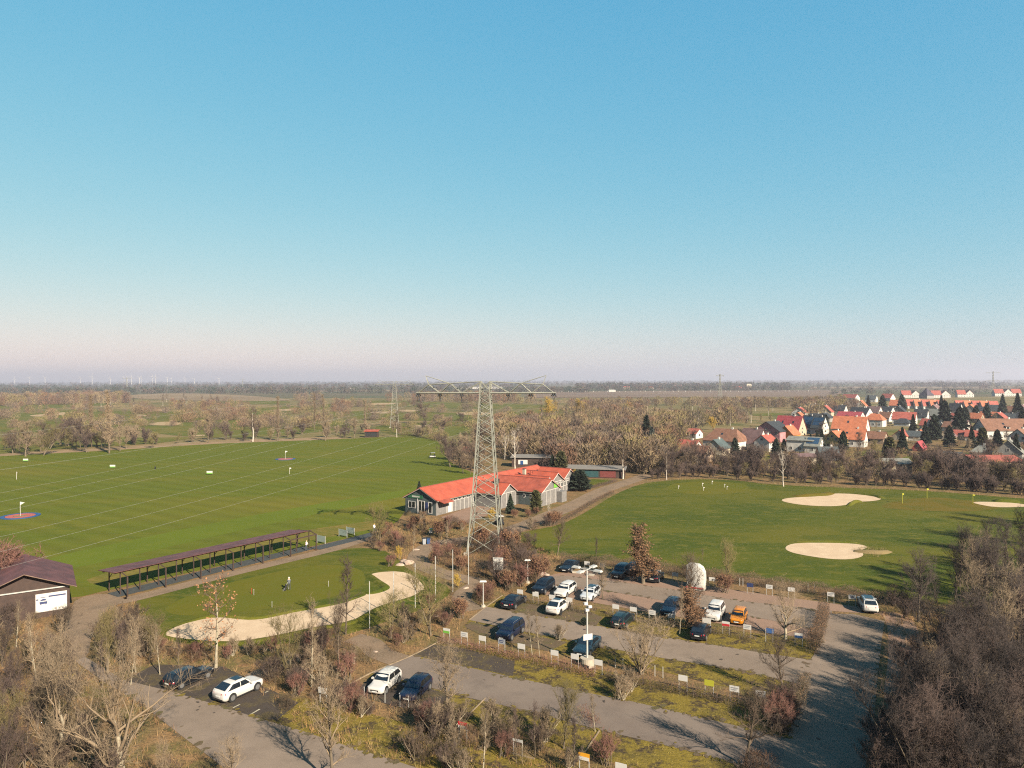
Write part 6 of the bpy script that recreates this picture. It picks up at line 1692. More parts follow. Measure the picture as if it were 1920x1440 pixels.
# left wood
LB = 'bare tree in the thicket at the left edge'
for k, x, y, t in (('purple', 5, 1250, 1160), ('sapling_tan', 62, 1250, 1165), ('sapling_tan', 70, 1285, 1150), ('purple', 30, 1330, 1215), ('sapling_tan', 105, 1262, 1165), ('maple2', -30, 1300, 1150), ('purple', 0, 1400, 1270), ('maple2', 70, 1370, 1260), ('olive', -10, 1450, 1300), ('purple', 45, 1460, 1330), ('purple', 165, 1430, 1330), ('maple2', 95, 1500, 1370),
                     ('sapling_tan', 30, 1215, 1130), ('sapling_tan', 90, 1240, 1170), ('sapling', 135, 1310, 1220), ('maple2', 300, 1500, 1400), ('purple', -60, 1220, 1080), ('purple', 0, 1510, 1360), ('purple', 200, 1530, 1400)):
    pl(k, x, y, t, None, LB, T, 'trees of the left thicket', .85)
LB2 = 'bare tree in the clump between the forecourt path and the big bunker'
for k, x, y, t in (('olive', 205, 1262, 1150), ('sapling_tan', 225, 1240, 1140), ('sapling_tan', 255, 1262, 1150), ('olive', 280, 1235, 1150), ('sapling_tan', 245, 1285, 1180), ('sapling_tan', 300, 1265, 1170), ('sapling', 192, 1290, 1200), ('sapling', 335, 1245, 1180), ('purple', 232, 1252, 1165)):
    pl(k, x, y, t, None, LB2, T, 'trees of the clump by the bunker', .85)
pl('shrub_red', 15, 1120, 1035, None, 'red-twigged bush over the maroon shed roof', 'shrub', None, 1.5)
# the wood right of the driveway
CARP = P(1627, 1142)
def in_sun_gap(p):      # the lone off-roader stands in the sun
    d = Vector((p.x - CARP.x, p.y - CARP.y)); u = Vector((.6, -.8)); t = d.dot(u)
    return 0 < t < 17 and abs(d.x * u.y - d.y * u.x) < 3.4
for (x, y) in [(x, y) for y in range(1120, 1560, 27) for x in range(1660, 1990, 34)]:
    px, py = x + rnd.uniform(-15, 15), y + rnd.uniform(-10, 10)
    edge = 1700 + max(0, (1330 - py)) * .10 - max(0, py - 1330) * .30
    if px < edge: continue
    if py < 1165 and px < 1765: continue
    if py < 1300 and px < 1725: continue
    if py < 1245 and px < 1795: continue
    near = px - edge < 60
    k = rnd.choice(['sapling', 'sapling', 'woodtree2', 'sapling_tan'] if near else ['woodtree', 'woodtree2', 'woodtree', 'sapling', 'woodtree2', 'purple', 'maple2'])
    p = P(px, py)
    if in_sun_gap(p): continue
    plant(k, p, rnd.uniform(3.0, 5.0) if near else rnd.uniform(4.5, 7.5), '%s in the %s of the wood right of the driveway' % (dict(sapling='dark slender sapling', sapling_tan='tan slender sapling', woodtree='dark forked tree', woodtree2='dark round-crowned tree', purple='purple-brown tree', maple2='pale brown tree')[k], 'upper part' if py < 1260 else 'middle' if py < 1390 else 'lower corner'), T, 'trees of the wood right of the driveway', rnd=rnd)
for (x, y, h) in ((1800, 1100, 6), (1850, 1110, 7), (1900, 1100, 8), (1940, 1080, 9), (1980, 1060, 10), (1960, 1030, 8), (1830, 1135, 6), (1880, 1140, 7), (1760, 1150, 4.5), (1925, 1050, 6.5), (2010, 1100, 10), (2040, 1040, 11), (2060, 1000, 11), (2000, 1000, 9), (1790, 1125, 4.5)):
    plant(rnd.choice(['woodtree', 'woodtree2', 'purple']), P(x, y), h, 'bare tree at the lawn edge of the wood on the right', T, 'trees of the wood right of the driveway', rnd=rnd)
# low shrubs of the wood edge
for i in range(26):
    t = rnd.random(); py = 1180 + 300 * t; px = 1672 + rnd.uniform(0, 70) - 40 * max(0, (py - 1330) / 150)
    if blocked(*P(px, py).to_2d(), ('hard',)): continue
    plant(rnd.choice(['shrub_purple', 'shrub', 'shrub_red']), P(px, py), rnd.uniform(1.0, 2.2), 'low bare shrub along the right edge of the driveway', 'shrub', 'shrubs along the driveway', rnd=rnd)

# --- shrub beds: (polygon of photo pixels, count, kinds, heights, label, group)
USTUFF = []
TI = dict(shrub=0, shrub_purple=1, shrub_tan=2, shrub_red=4, shrub_leaf=4)
def bed(poly, n, kinds, hr, label, group, cat='shrub', keys=('hard',)):
    ni = max(4, int(n * .42))
    g = [P(*q).to_2d() for q in poly]; g = [(q.x, q.y) for q in g]
    x0, x1 = min(a for a, b in g), max(a for a, b in g); y0, y1 = min(b for a, b in g), max(b for a, b in g)
    c = 0; tries = 0
    while c < n and tries < n * 40:
        tries += 1
        x, y = rnd.uniform(x0, x1), rnd.uniform(y0, y1)
        if not inside(g, x, y) or blocked(x, y, keys) or any((x - a) ** 2 + (y - b) ** 2 < 11 for a, b in CARS): continue
        kk = rnd.choice(kinds); hh = rnd.uniform(*hr); c += 1
        if c <= ni: plant(kk, (x, y), hh, label, cat, group, rnd=rnd)
        else: USTUFF.append((x, y, 0, hh * .5 * S, hh * .85 * S, TI[kk]))
HSF = ('hard', 'soft')
bed([(955, 1010), (1010, 1030), (1060, 1048), (1040, 1075), (1000, 1095), (940, 1110), (900, 1085), (870, 1060), (880, 1035), (920, 1015)], 42, ['shrub_red', 'shrub_purple', 'shrub', 'shrub_leaf'], (1.6, 3.0), 'reddish-brown bare shrub at the feet of the large pylon', 'shrubs round the pylon')
bed([(800, 1040), (860, 1030), (880, 1060), (850, 1080), (800, 1062)], 12, ['shrub_red', 'shrub_leaf', 'shrub_purple'], (1.2, 2.4), 'red-brown shrub inside the bend of the footpath', 'shrubs at the path bend')
bed([(690, 1010), (760, 985), (800, 985), (860, 990), (880, 1000), (830, 1012), (780, 1025), (730, 1040), (700, 1030)], 34, ['shrub_red', 'shrub_purple', 'shrub_leaf', 'shrub'], (1.0, 2.2), 'mixed red-brown shrub in the planting before the clubhouse', 'shrubs before the clubhouse')
bed([(760, 962), (830, 975), (900, 985), (860, 1000), (780, 985)], 16, ['shrub_leaf', 'shrub_tan', 'shrub_purple'], (.6, 1.3), 'low garden shrub right before the clubhouse walls', 'low garden shrubs')
bed([(925, 962), (1005, 965), (1060, 945), (1085, 925), (1075, 935), (1000, 978), (940, 985)], 16, ['shrub_leaf', 'shrub_tan', 'shrub_red'], (.6, 1.4), 'low brown shrub along the right side of the clubhouse', 'low garden shrubs')
bed([(985, 990), (1030, 975), (1050, 985), (990, 1003), (960, 1008)], 9, ['shrub_leaf', 'shrub_tan', 'shrub_purple'], (.8, 1.8), 'brown shrub at the corner between club road and lawn', 'shrubs at the lawn corner')
bed([(860, 1105), (905, 1098), (940, 1115), (905, 1140), (880, 1125)], 14, ['shrub_red', 'shrub_tan', 'shrub_leaf'], (.9, 1.6), 'reddish shrub between path and black saloon', 'shrubs by the low lamp')
bed([(940, 1098), (1000, 1082), (1030, 1075), (1000, 1100), (960, 1115)], 12, ['shrub_red', 'shrub_tan', 'shrub'], (.9, 1.8), 'reddish shrub above the upper car park corner', 'shrubs above the car park')
bed([(700, 1165), (850, 1110), (880, 1140), (860, 1165), (800, 1195), (740, 1228), (700, 1215)], 28, ['shrub_tan', 'shrub_leaf', 'shrub_red', 'shrub'], (.8, 1.6), 'tan or reddish shrub between the bunker and the middle lane', 'shrubs between bunker and lanes', keys=HSF)
bed([(500, 1225), (640, 1195), (700, 1230), (720, 1245), (650, 1285), (560, 1310), (500, 1290)], 30, ['shrub_purple', 'shrub_red', 'shrub_tan', 'shrub'], (1.0, 2.2), 'purple-brown shrub between white crossover and white hatchback', 'shrubs of the middle thicket', keys=('hard',))
bed([(300, 1215), (500, 1215), (520, 1260), (430, 1250), (300, 1240)], 18, ['shrub_leaf', 'shrub_tan', 'shrub_red'], (.7, 1.4), 'orange-brown shrub between bunker and black estate car', 'shrubs below the bunker', keys=HSF)
bed([(480, 1300), (620, 1290), (700, 1305), (800, 1345), (900, 1350), (880, 1370), (780, 1350), (680, 1355), (580, 1345), (520, 1325)], 30, ['shrub_purple', 'shrub_red', 'shrub_tan', 'shrub'], (.8, 1.7), 'reddish shrub in the row before the white hatchback and navy car', 'shrubs of the lower rows')
bed([(880, 1350), (1010, 1385), (1090, 1405), (1150, 1425), (1130, 1450), (1000, 1440), (860, 1400), (780, 1380), (780, 1345)], 34, ['shrub_purple', 'shrub_red', 'shrub_tan', 'shrub'], (.9, 1.9), 'reddish shrub in the row with the red and orange signs', 'shrubs of the lower rows')
bed([(760, 1400), (860, 1395), (900, 1440), (880, 1470), (760, 1460)], 16, ['shrub_purple', 'shrub', 'shrub_tan'], (.9, 1.8), 'brown shrub at the bottom edge right of the access road', 'shrubs at the bottom edge')
bed([(0, 1110), (60, 1150), (130, 1160), (130, 1250), (150, 1310), (220, 1360), (330, 1420), (420, 1470), (300, 1560), (-60, 1560), (-80, 1150)], 64, ['shrub_purple', 'shrub_tan', 'shrub', 'shrub_tan'], (1.0, 2.4), 'brown shrub in the undergrowth of the left thicket', 'shrubs of the left thicket')
bed([(185, 1150), (260, 1160), (300, 1200), (310, 1240), (230, 1255), (185, 1230)], 24, ['shrub_tan', 'shrub_purple', 'shrub'], (1.0, 2.0), 'brown shrub in the clump between forecourt path and bunker', 'shrubs of the clump by the bunker')
bed([(1480, 1310), (1500, 1330), (1470, 1400), (1440, 1460), (1400, 1470), (1420, 1400), (1450, 1330)], 26, ['shrub_purple', 'shrub_red', 'shrub'], (1.0, 2.0), 'dark shrub at the left edge of the driveway near the bottom', 'shrubs at the driveway end')
bed([(1665, 1120), (1760, 1140), (1800, 1150), (1790, 1165), (1690, 1160)], 10, ['shrub_purple', 'shrub'], (1.2, 2.2), 'dark shrub behind the lone white off-roader', 'shrubs behind the off-roader')
for x, y, h, k, lab, w in ((1164, 1312, 1.5, 'shrub_tan', 'dense tan clipped bush standing free in the mossy bays', 1.2), (1180, 1296, 1.4, 'shrub_tan', 'second tan clipped bush behind the free-standing one', 1.1), (1048, 1200, 1.2, 'shrub_tan', 'rounded tan bush left of the slate blue saloon', 1.2), (1192, 1088, 1.3, 'shrub_leaf', 'brown bush at the foot of the beech in the top row', 1.2), (1358, 1112, 1.6, 'shrub_leaf', 'brown bush at the foot of the slim olive tree', 1.3),
                           (732, 1062, 1.3, 'shrub_red', 'dark red bush left of the large pale boulder', 1.3), (748, 1050, 1.6, 'forsythia', 'bright yellow bush behind the large pale boulder', .7), (858, 1102, 1.4, 'forsythia', 'yellow-green tufted bush beside the fifth net pole', .8), (1095, 1172, .7, 'yew', 'small dark green bush at the end of the middle bays', 1.0)):
    pl(k, x, y, None, h, lab, 'bush', None, w)
# --- evergreens near the clubhouse
for k, x, y, h, lab in (('thuja', 1005, 962, 3.9, 'olive thuja column before the clubhouse portholes'), ('spruce', 957, 962, 3.4, 'small dark conifer before the first clubhouse gable'), ('yew', 1087, 920, 4.2, 'dark rounded evergreen at the right end of the clubhouse'), ('thuja', 1052, 894, 6.0, 'dark thuja behind the clubhouse, right of two'), ('spruce', 1036, 893, 5.2, 'dark conifer behind the clubhouse, left of two'), ('spruce', 786, 930, 3.0, 'small dark conifer behind the shop gable'),
                        ('forsythia', 1078, 905, 2.6, 'yellow-green bush behind the rounded evergreen'), ('spruce_blue', 1222, 866, 10, 'large blue-grey spruce at the edge of the village'), ('spruce', 1212, 856, 12.5, 'tall dark spruce behind the blue-grey one'), ('forsythia', 920, 975, 1.8, 'yellow shrub at the clubhouse terrace')):
    pl(k, x, y, None, h, lab, 'tree' if h > 2.7 else 'bush')
# --- birches and trees that stand out behind
for k, x, y, t, lab, w in (('birch_limb', 966, 884, 805, 'white forked birch left of the clubhouse rear roofs', .8), ('birch_limb', 946, 862, 815, 'smaller white birch behind the pylon', .8), ('birch', 1103, 876, 810, 'pale slender tree behind the long flat-roofed shed', .9), ('birch', 1168, 898, 832, 'white-trunked birch at the upper end of the club road', 1.3), ('birch_limb', 1469, 912, 842, 'white birch at the far edge of the pitching lawn', .7),
                           ('birch', 744, 820, 770, 'pale birch at the far end of the range', .8), ('poplar', 205, 850, 735, 'tall columnar poplar behind the range, right of two', .9), ('poplar', 172, 838, 742, 'tall columnar poplar behind the range, left of two', .9), ('mid_tan', 48, 856, 795, 'broad many-stemmed tree behind the range at far left', 1.3), ('mid_olive', 82, 854, 798, 'olive bare tree right of the broad one behind the range', 1.1), ('mid_purple', 164, 848, 790, 'dark bare tree below the left poplar', 1.2),
                           ('mid_tan', 225, 846, 798, 'tan bare tree right of the poplars', .9), ('mid_olive', 285, 840, 808, 'olive bare tree behind the range centre-left', 1.1), ('mid_tan', 391, 830, 780, 'bare tree behind the straw verge', .9), ('birch', 474, 828, 762, 'tall pale bare tree behind the range', 1.1), ('poplar', 522, 826, 745, 'slim tall bare tree left of the small red hut', .7), ('poplar', 590, 808, 740, 'slim poplar standing on the golf course', .6), ('poplar', 608, 806, 742, 'second slim poplar on the golf course', .6), ('poplar', 684, 812, 752, 'slim poplar above the small red hut', .7),
                           ('mid_tan', 610, 826, 790, 'broad tan tree left of the small red hut', 1.4), ('mid_tan', 665, 822, 786, 'broad tan tree right behind the red hut', 1.3), ('mid_tan', 520, 826, 800, 'broad bare tree before the slim tall one', 1.2), ('mid_purple', 845, 876, 820, 'bare tree at the right edge of the range', .9), ('mid_tan', 865, 872, 835, 'tan bush-like tree at the right edge of the range', 1.1), ('mid_purple', 800, 795, 755, 'dark tree clump on the golf fairway', 1.4), ('mid_purple', 872, 798, 775, 'small dark tree on the fairway left of the pylon', 1.3),
                           ('willow', 1030, 790, 750, 'golden willow behind the pylon arm', 1.0), ('willow', 1086, 782, 752, 'bright golden willow in the far wood', 1.1), ('forsythia', 1125, 776, 766, 'low yellow shrub in the far wood', 1.4), ('willow', 1179, 778, 755, 'golden willow right of the low yellow shrub', .9), ('forsythia', 1337, 806, 785, 'golden yellow shrub tree above the brown hipped roof', 1.0), ('forsythia', 1397, 880, 866, 'yellow shrub behind the far edge of the pitching lawn', 1.0),
                           ('birch', 1362, 790, 755, 'white-trunked birch group in the far wood', 1.0), ('birch', 1250, 900, 850, 'bare tree above the left end of the lawn hedge', 1.0)):
    pl(k, x, y, t, None, lab, T, None, w)
for i in range(26):
    pl('birch', rnd.uniform(1005, 1450), rnd.uniform(768, 800), None, rnd.uniform(8, 12), 'slender pale-stemmed birch in the far wood', T, 'birches of the far wood', .8)
for i in range(16):
    pl('birch', rnd.uniform(120, 430), rnd.uniform(752, 768), None, rnd.uniform(8, 12), 'slender pale-stemmed birch behind the left golf fairways', T, 'birches behind the fairways', .8)
# trees of the strip behind the range (not told apart)
for i in range(34):
    x = rnd.uniform(-60, 560); y0 = 850 - x * .042 - 3
    pl(rnd.choice(['scrub', 'scrub_tan', 'scrub', 'mid_olive']), x, y0 - rnd.uniform(0, 8), None, rnd.uniform(3, 6), 'bare bush in the strip behind the driving range', 'shrub', 'bushes behind the driving range')
for i in range(18):
    x = rnd.uniform(20, 240); pl(rnd.choice(['mid_tan', 'mid_purple', 'mid', 'mid_olive']), x, 852 - x * .042 - rnd.uniform(0, 10), None, rnd.uniform(5, 9), 'broad bare tree in the grove behind the left end of the range', T, 'grove behind the range', 1.2)
for i in range(22):
    pl(rnd.choice(['scrub', 'scrub_tan']), rnd.uniform(560, 830), rnd.uniform(808, 822), None, rnd.uniform(2.5, 5), 'bare bush near the small red hut', 'shrub', 'bushes near the small red hut')
for i in range(26):
    pl(rnd.choice(['scrub', 'scrub_tan', 'mid', 'mid_tan']), rnd.uniform(838, 905), rnd.uniform(835, 890), None, rnd.uniform(3, 6.5), 'bare bush between the driving range and the clubhouse rear', 'shrub', 'bushes behind the clubhouse')
# belt beyond the pitching lawn
for i in range(128):
    x = rnd.uniform(1195, 1970); yb = np.interp(x, [1195, 1300, 1440, 1700, 1920, 2000], [896, 890, 900, 910, 926, 932])
    kk = rnd.choice(['mid_purple', 'mid_purple', 'mid', 'scrub', 'mid_olive'])
    pl(kk, x, yb - rnd.uniform(0, 22), None, rnd.uniform(3.2, 6.0) if x < 1640 else rnd.uniform(3.6, 6.6), '%s in the belt %s' % (dict(mid_purple='purple-brown forked tree', mid='brown bare tree', scrub='many-stemmed dark bush', mid_olive='olive bare tree')[kk], 'behind the round pitching green' if x < 1440 else 'behind the larger right bunker' if x < 1660 else 'behind the dry yellow green' if x < 1800 else 'at the far right of the lawn'), T, 'trees beyond the pitching lawn')
for i in range(58):
    x = rnd.uniform(1200, 1970); yb = np.interp(x, [1195, 1300, 1440, 1700, 1920, 2000], [901, 894, 904, 913, 929, 935])
    pl('scrub', x, yb, None, rnd.uniform(1.6, 3.0), 'low dark shrub along the far edge of the pitching lawn', 'shrub', 'shrubs along the far lawn edge')
# village conifers
VC = [('pine', 1581, 846, 8), ('spruce', 1541, 848, 9), ('spruce', 1549, 812, 10), ('spruce', 1532, 832, 6), ('spruce', 1628, 765, 13), ('pine', 1655, 772, 15), ('pine', 1691, 770, 15), ('spruce', 1692, 850, 10), ('thuja', 1668, 872, 9), ('pine', 1771, 800, 16), ('spruce', 1765, 775, 15), ('pine', 1800, 820, 15), ('pine', 1752, 825, 12), ('spruce', 1735, 832, 10), ('spruce', 1880, 780, 17), ('spruce', 1908, 790, 19), ('spruce', 1916, 812, 14), ('pine', 1850, 792, 12), ('pine', 1830, 790, 11), ('thuja', 1842, 846, 9), ('spruce', 1822, 840, 9), ('pine', 1455, 858, 7),
      ('pine', 1378, 856, 7), ('spruce', 1344, 795, 8), ('spruce', 1305, 815, 6), ('spruce', 1712, 812, 10), ('pine', 1870, 842, 8), ('spruce', 1905, 860, 9), ('pine', 1780, 838, 9), ('spruce', 1660, 858, 7), ('spruce', 1520, 846, 7), ('pine', 1470, 846, 5), ('spruce', 1925, 835, 12), ('pine', 1810, 800, 12)]
for k, x, y, h in VC: pl(k, x, y, None, h * .82, '%s among the %s' % (dict(pine='broad dark pine', spruce='pointed dark spruce', thuja='dark thuja column')[k], 'left village houses' if x < 1560 else 'central village houses' if x < 1720 else 'houses between centre and right' if x < 1840 else 'houses at the right edge'), T, 'conifers of the village', .62 if k == 'pine' else .85)
for i in range(84):
    x, y = rnd.uniform(1260, 1960), rnd.uniform(778, 880)
    pl(rnd.choice(['mid', 'mid_purple', 'mid_tan', 'scrub', 'mid_olive']), x, y, None, rnd.uniform(2.5, 5.5), 'bare garden tree among the village houses', T, 'garden trees of the village')

# ================================================================== HEDGES
def hedge(px, w, h, label, seed, z=0.0, shift=0.0, mat='twig', dens=260, leaf=.25, leafmat='leaf_dry', size=.055):
    rng = np.random.default_rng(seed); w, h, dens = w * S, h * S, dens / S / S
    _, _, c = ribbon_pts([P(*q, z * S) - Vector((PV.x, PV.y, 0)) * shift for q in px], w)
    c = np.array([[q.x, q.y] for q in c]); d = np.diff(c, axis=0); L = np.linalg.norm(d, axis=1); tot = L.sum()
    n = int(tot * w * h * dens)
    i = rng.choice(len(L), n, p=L / tot); u = rng.uniform(0, 1, n)[:, None]
    b = c[i] + d[i] * u; nn = np.stack([-d[i][:, 1], d[i][:, 0]], axis=1) / L[i][:, None]
    off = rng.uniform(-.5, .5, n)[:, None] * w
    hh = h * (.9 + .12 * np.sin(b[:, 0] * 1.7 + seed) + .06 * np.sin(b[:, 1] * 4.1))
    z = rng.uniform(.02, 1, n) ** .8 * hh
    p0 = np.concatenate([b + nn * off, z[:, None]], axis=1)
    dd = nrm(np.stack([rng.normal(size=n) * .5, rng.normal(size=n) * .5, np.full(n, .9)], axis=1))
    p1 = p0 + dd * rng.uniform(.12, .38, n)[:, None]
    A = Acc(); A.add(*spikes(p0, p1, np.full(n, .010)))
    me = A.mesh('hedge_twigs'); me.materials.append(M[mat])
    o = empty('hedge', (0, 0, 0), 0, label, 'hedge', 'car park hedges')
    tag(add('twigs', me, parent=o), kind='stuff')
    m2 = int(n * leaf)
    if m2:
        B = Acc(); B.add(*flakes(p1[:m2] + rng.normal(size=(m2, 3)) * .05, size, rng)); lm = B.mesh('hedge_leaves'); lm.materials.append(M[leafmat]); tag(add('leaves', lm, parent=o), kind='stuff')
    k = rng.choice(n, max(6, int(tot * 3)))
    St = Acc(); q0 = p0[k].copy(); q0[:, 2] = -.05; q1 = p0[k].copy(); q1[:, 2] = h * .8
    St.add(*spikes(q0, q1, np.full(len(k), .02))); sm = St.mesh('hedge_stems'); sm.materials.append(M['bark']); tag(add('stems', sm, parent=o), kind='stuff')
hedge([(1050, 1056), (1140, 1062), (1240, 1074), (1340, 1088), (1440, 1102), (1560, 1119), (1668, 1134)], 1.3, 1.35, 'long clipped brown hedge along the top of the car park', 1, dens=330)
hedge([(965, 1106), (1037, 1118), (1120, 1131)], .9, .75, 'low brown hedge below the white estate and silver car', 2, 1.0, .85)
hedge([(1140, 1133), (1224, 1147), (1326, 1162), (1420, 1178)], .9, .7, 'low brown hedge under the gap of upper name signs', 3, 1.0, .85)
hedge([(1545, 1150), (1540, 1180), (1530, 1210), (1522, 1228)], 1.1, 1.5, 'tall reddish hedge at the right end of the upper bays', 4, leaf=.4)
hedge([(832, 1180), (907, 1195), (980, 1210), (1042, 1222), (1124, 1240)], 1.1, .72, 'low reddish hedge before the people carrier and slate blue saloon', 5, 1.0, .95, mat='twig_red')
hedge([(1140, 1243), (1210, 1256), (1282, 1269), (1378, 1289), (1440, 1301), (1485, 1308)], 1.1, .78, 'shaded hedge with the lime yellow sign', 6, 1.0, .95, mat='twig_purple')
hedge([(1512, 1280), (1505, 1300), (1498, 1330)], .9, 1.0, 'short tan hedge at the driveway beside the middle lane end', 7, mat='twig_tan')
hedge([(1180, 1290), (1170, 1302), (1160, 1316)], 1.1, 1.1, 'clipped tan hedge block in the mossy bays', 8, mat='twig_tan')
hedge([(845, 975), (870, 985), (900, 978)], .9, .9, 'low dark hedge in front of the clubhouse terrace', 9, mat='twig_purple')
hedge([(1035, 985), (1070, 970), (1110, 945), (1150, 925)], 1.0, .7, 'brown hedge along the club road beside the pitching lawn', 10)
hedge([(1100, 918), (1140, 908), (1155, 903)], 1.0, .7, 'dark hedge along the garden lawn at the upper club road', 11, mat='twig_purple')
hedge([(1090, 1338), (1118, 1364)], .8, .7, 'short reddish hedge beside the greenish bottom tree', 12, mat='twig_red')
sheet('garden_lawn', [(1105, 912), (1140, 905), (1150, 900), (1110, 898), (1090, 905)], .010, M['lawn'])

# ================================================================== UNDERGROWTH, ROUGH GRASS AND FAR WOODS (stuff)
def grass_stuff(name, polys, dens, hr, cols, label, seed, keys=('hard',), lean=.5, bw=.012):
    rng = np.random.default_rng(seed); pts = []
    for poly in polys:
        g = [P(*q).to_2d() for q in poly]; g = np.array([(q.x, q.y) for q in g])
        area = .5 * abs(np.dot(g[:, 0], np.roll(g[:, 1], 1)) - np.dot(g[:, 1], np.roll(g[:, 0], 1)))
        n = int(area * dens * 1.6)
        x = rng.uniform(g[:, 0].min(), g[:, 0].max(), n * 2); y = rng.uniform(g[:, 1].min(), g[:, 1].max(), n * 2)
        def ins(pg, x, y):
            c = np.zeros(len(x), bool); j = len(pg) - 1
            for i in range(len(pg)):
                xi, yi = pg[i]; xj, yj = pg[j]
                if yi != yj: c ^= ((yi > y) != (yj > y)) & (x < (xj - xi) * (y - yi) / (yj - yi) + xi)
                j = i
            return c
        m = ins(g, x, y)
        for k in keys:
            for pg in POLYS.get(k, []): m &= ~ins(np.array(pg), x, y)
        q = np.stack([x[m], y[m]], axis=1)
        # clumpy
        cl = np.sin(q[:, 0] * 1.3 + 2 * np.sin(q[:, 1] * .7)) * np.sin(q[:, 1] * 1.1 + 1.5 * np.sin(q[:, 0] * .9))
        q = q[rng.uniform(-1.1, .9, len(q)) < cl]
        pts.append(q[:int(area * dens)])
    q = np.concatenate(pts); n = len(q); per = 5
    i = np.repeat(np.arange(n), per); N = len(i)
    c = q[i] + rng.normal(size=(N, 2)) * .10
    h = rng.uniform(*hr, N)[:, None]
    p0 = np.concatenate([c, np.full((N, 1), -.02)], axis=1)
    d = nrm(np.concatenate([rng.normal(size=(N, 2)) * lean, np.ones((N, 1))], axis=1)); p1 = p0 + d * h
    side = nrm(np.concatenate([rng.normal(size=(N, 2)), np.zeros((N, 1))], axis=1)) * (bw * rng.uniform(.6, 1.5, (N, 1)))
    v = np.stack([p0 - side, p0 + side, p1], axis=1).reshape(-1, 3); f = (np.arange(N) * 3)[:, None] + np.arange(3)[None]
    A = Acc(); A.add(v, f); me = A.mesh(name)
    cc = AK * np.array(cols)[rng.integers(0, len(cols), n)] * rng.uniform(.75, 1.25, (n, 1)); vc = np.repeat(cc[i], 3, axis=0)
    at = me.color_attributes.new('tint', 'FLOAT_COLOR', 'POINT'); at.data.foreach_set('color', np.concatenate([vc, np.ones((len(vc), 1))], axis=1).astype(np.float32).ravel())
    me.materials.append(M['tint'])
    tag(add(name, me), label, 'undergrowth', kind='stuff')
BR = [(.36, .22, .10), (.44, .29, .14), (.26, .14, .08), (.24, .19, .08), (.34, .18, .09)]
MO = [(.27, .215, .055), (.21, .18, .05), (.34, .25, .085), (.16, .125, .055)]
grass_stuff('dry_undergrowth', [[(0, 1110), (140, 1150), (180, 1240), (300, 1340), (430, 1470), (300, 1580), (-100, 1580), (-120, 1120)],
                                [(180, 1130), (260, 1130), (310, 1200), (500, 1215), (640, 1190), (720, 1180), (860, 1110), (890, 1140), (860, 1180), (740, 1240), (650, 1290), (560, 1310), (440, 1260), (300, 1250), (200, 1250)],
                                [(480, 1290), (640, 1285), (740, 1325), (840, 1350), (960, 1385), (1130, 1425), (1280, 1462), (1280, 1500), (900, 1500), (750, 1440), (560, 1365)],
                                [(700, 1000), (780, 970), (880, 980), (960, 1010), (1060, 1045), (1000, 1100), (930, 1120), (860, 1130), (860, 1060), (740, 1050)],
                                [(1640, 1120), (1800, 1130), (2050, 1150), (2000, 1560), (1600, 1560), (1650, 1330), (1665, 1200)],
                                [(830, 1185), (960, 1208), (1130, 1246), (1300, 1280), (1500, 1322), (1500, 1345), (1290, 1296), (1130, 1262), (960, 1226), (826, 1204)]],
            5.5, (.3, .85), BR, 'dry brown grass and seedlings covering the ground between the shrubs', 21)
grass_stuff('moss_tufts', [[(774, 1229), (826, 1202), (960, 1222), (1180, 1268), (1420, 1318), (1500, 1338), (1490, 1386), (1182, 1315), (960, 1270)],
                           [(912, 1138), (940, 1118), (1230, 1158), (1440, 1192), (1535, 1205), (1535, 1240), (1265, 1198), (960, 1147)],
                           [(868, 1176), (880, 1163), (1069, 1201), (1240, 1234), (1440, 1269), (1520, 1288), (1512, 1312), (1330, 1282), (1120, 1240), (940, 1202)],
                           [(865, 1306), (960, 1327), (1127, 1370), (1307, 1412), (1400, 1440), (1390, 1475), (1130, 1425), (960, 1385), (840, 1355)],
                           [(480, 1346), (647, 1398), (830, 1456), (1080, 1440), (820, 1372), (590, 1310)]],
            7.0, (.06, .2), MO, 'mossy grass tufts on the unpaved parking bays', 22, lean=1.0, bw=.03)
grass_stuff('straw_edge', [[(1195, 909), (1240, 904), (1300, 900), (1380, 902), (1440, 910), (1560, 916), (1700, 920), (1800, 927), (1920, 937), (1920, 932), (1800, 922), (1700, 915), (1560, 911), (1440, 905), (1380, 897), (1300, 895), (1240, 899), (1195, 904)],
                           [(1595, 1030), (1625, 1026), (1664, 1030), (1655, 1044), (1625, 1047)], [(960, 1010), (985, 1036), (1050, 1048), (1050, 1040), (990, 1028)]],
            5.0, (.3, .7), [(.34, .25, .12), (.28, .22, .10), (.20, .17, .07)], 'pale tufts of long dry grass at the lawn edges', 23, keys=())
# golf ball litter and leaf spots are left to the materials
o = twig_mass('low_thicket', USTUFF, 420, 9, wfac=.33, tints=[tuple(q * .55 for q in c) for c in TINTS]); tag(o, 'tangle of low bare shrubs filling the planted beds', 'thicket', kind='stuff')
# --- the far bushes on the golf course: separate clumps
far = []
rng2 = random.Random(77)
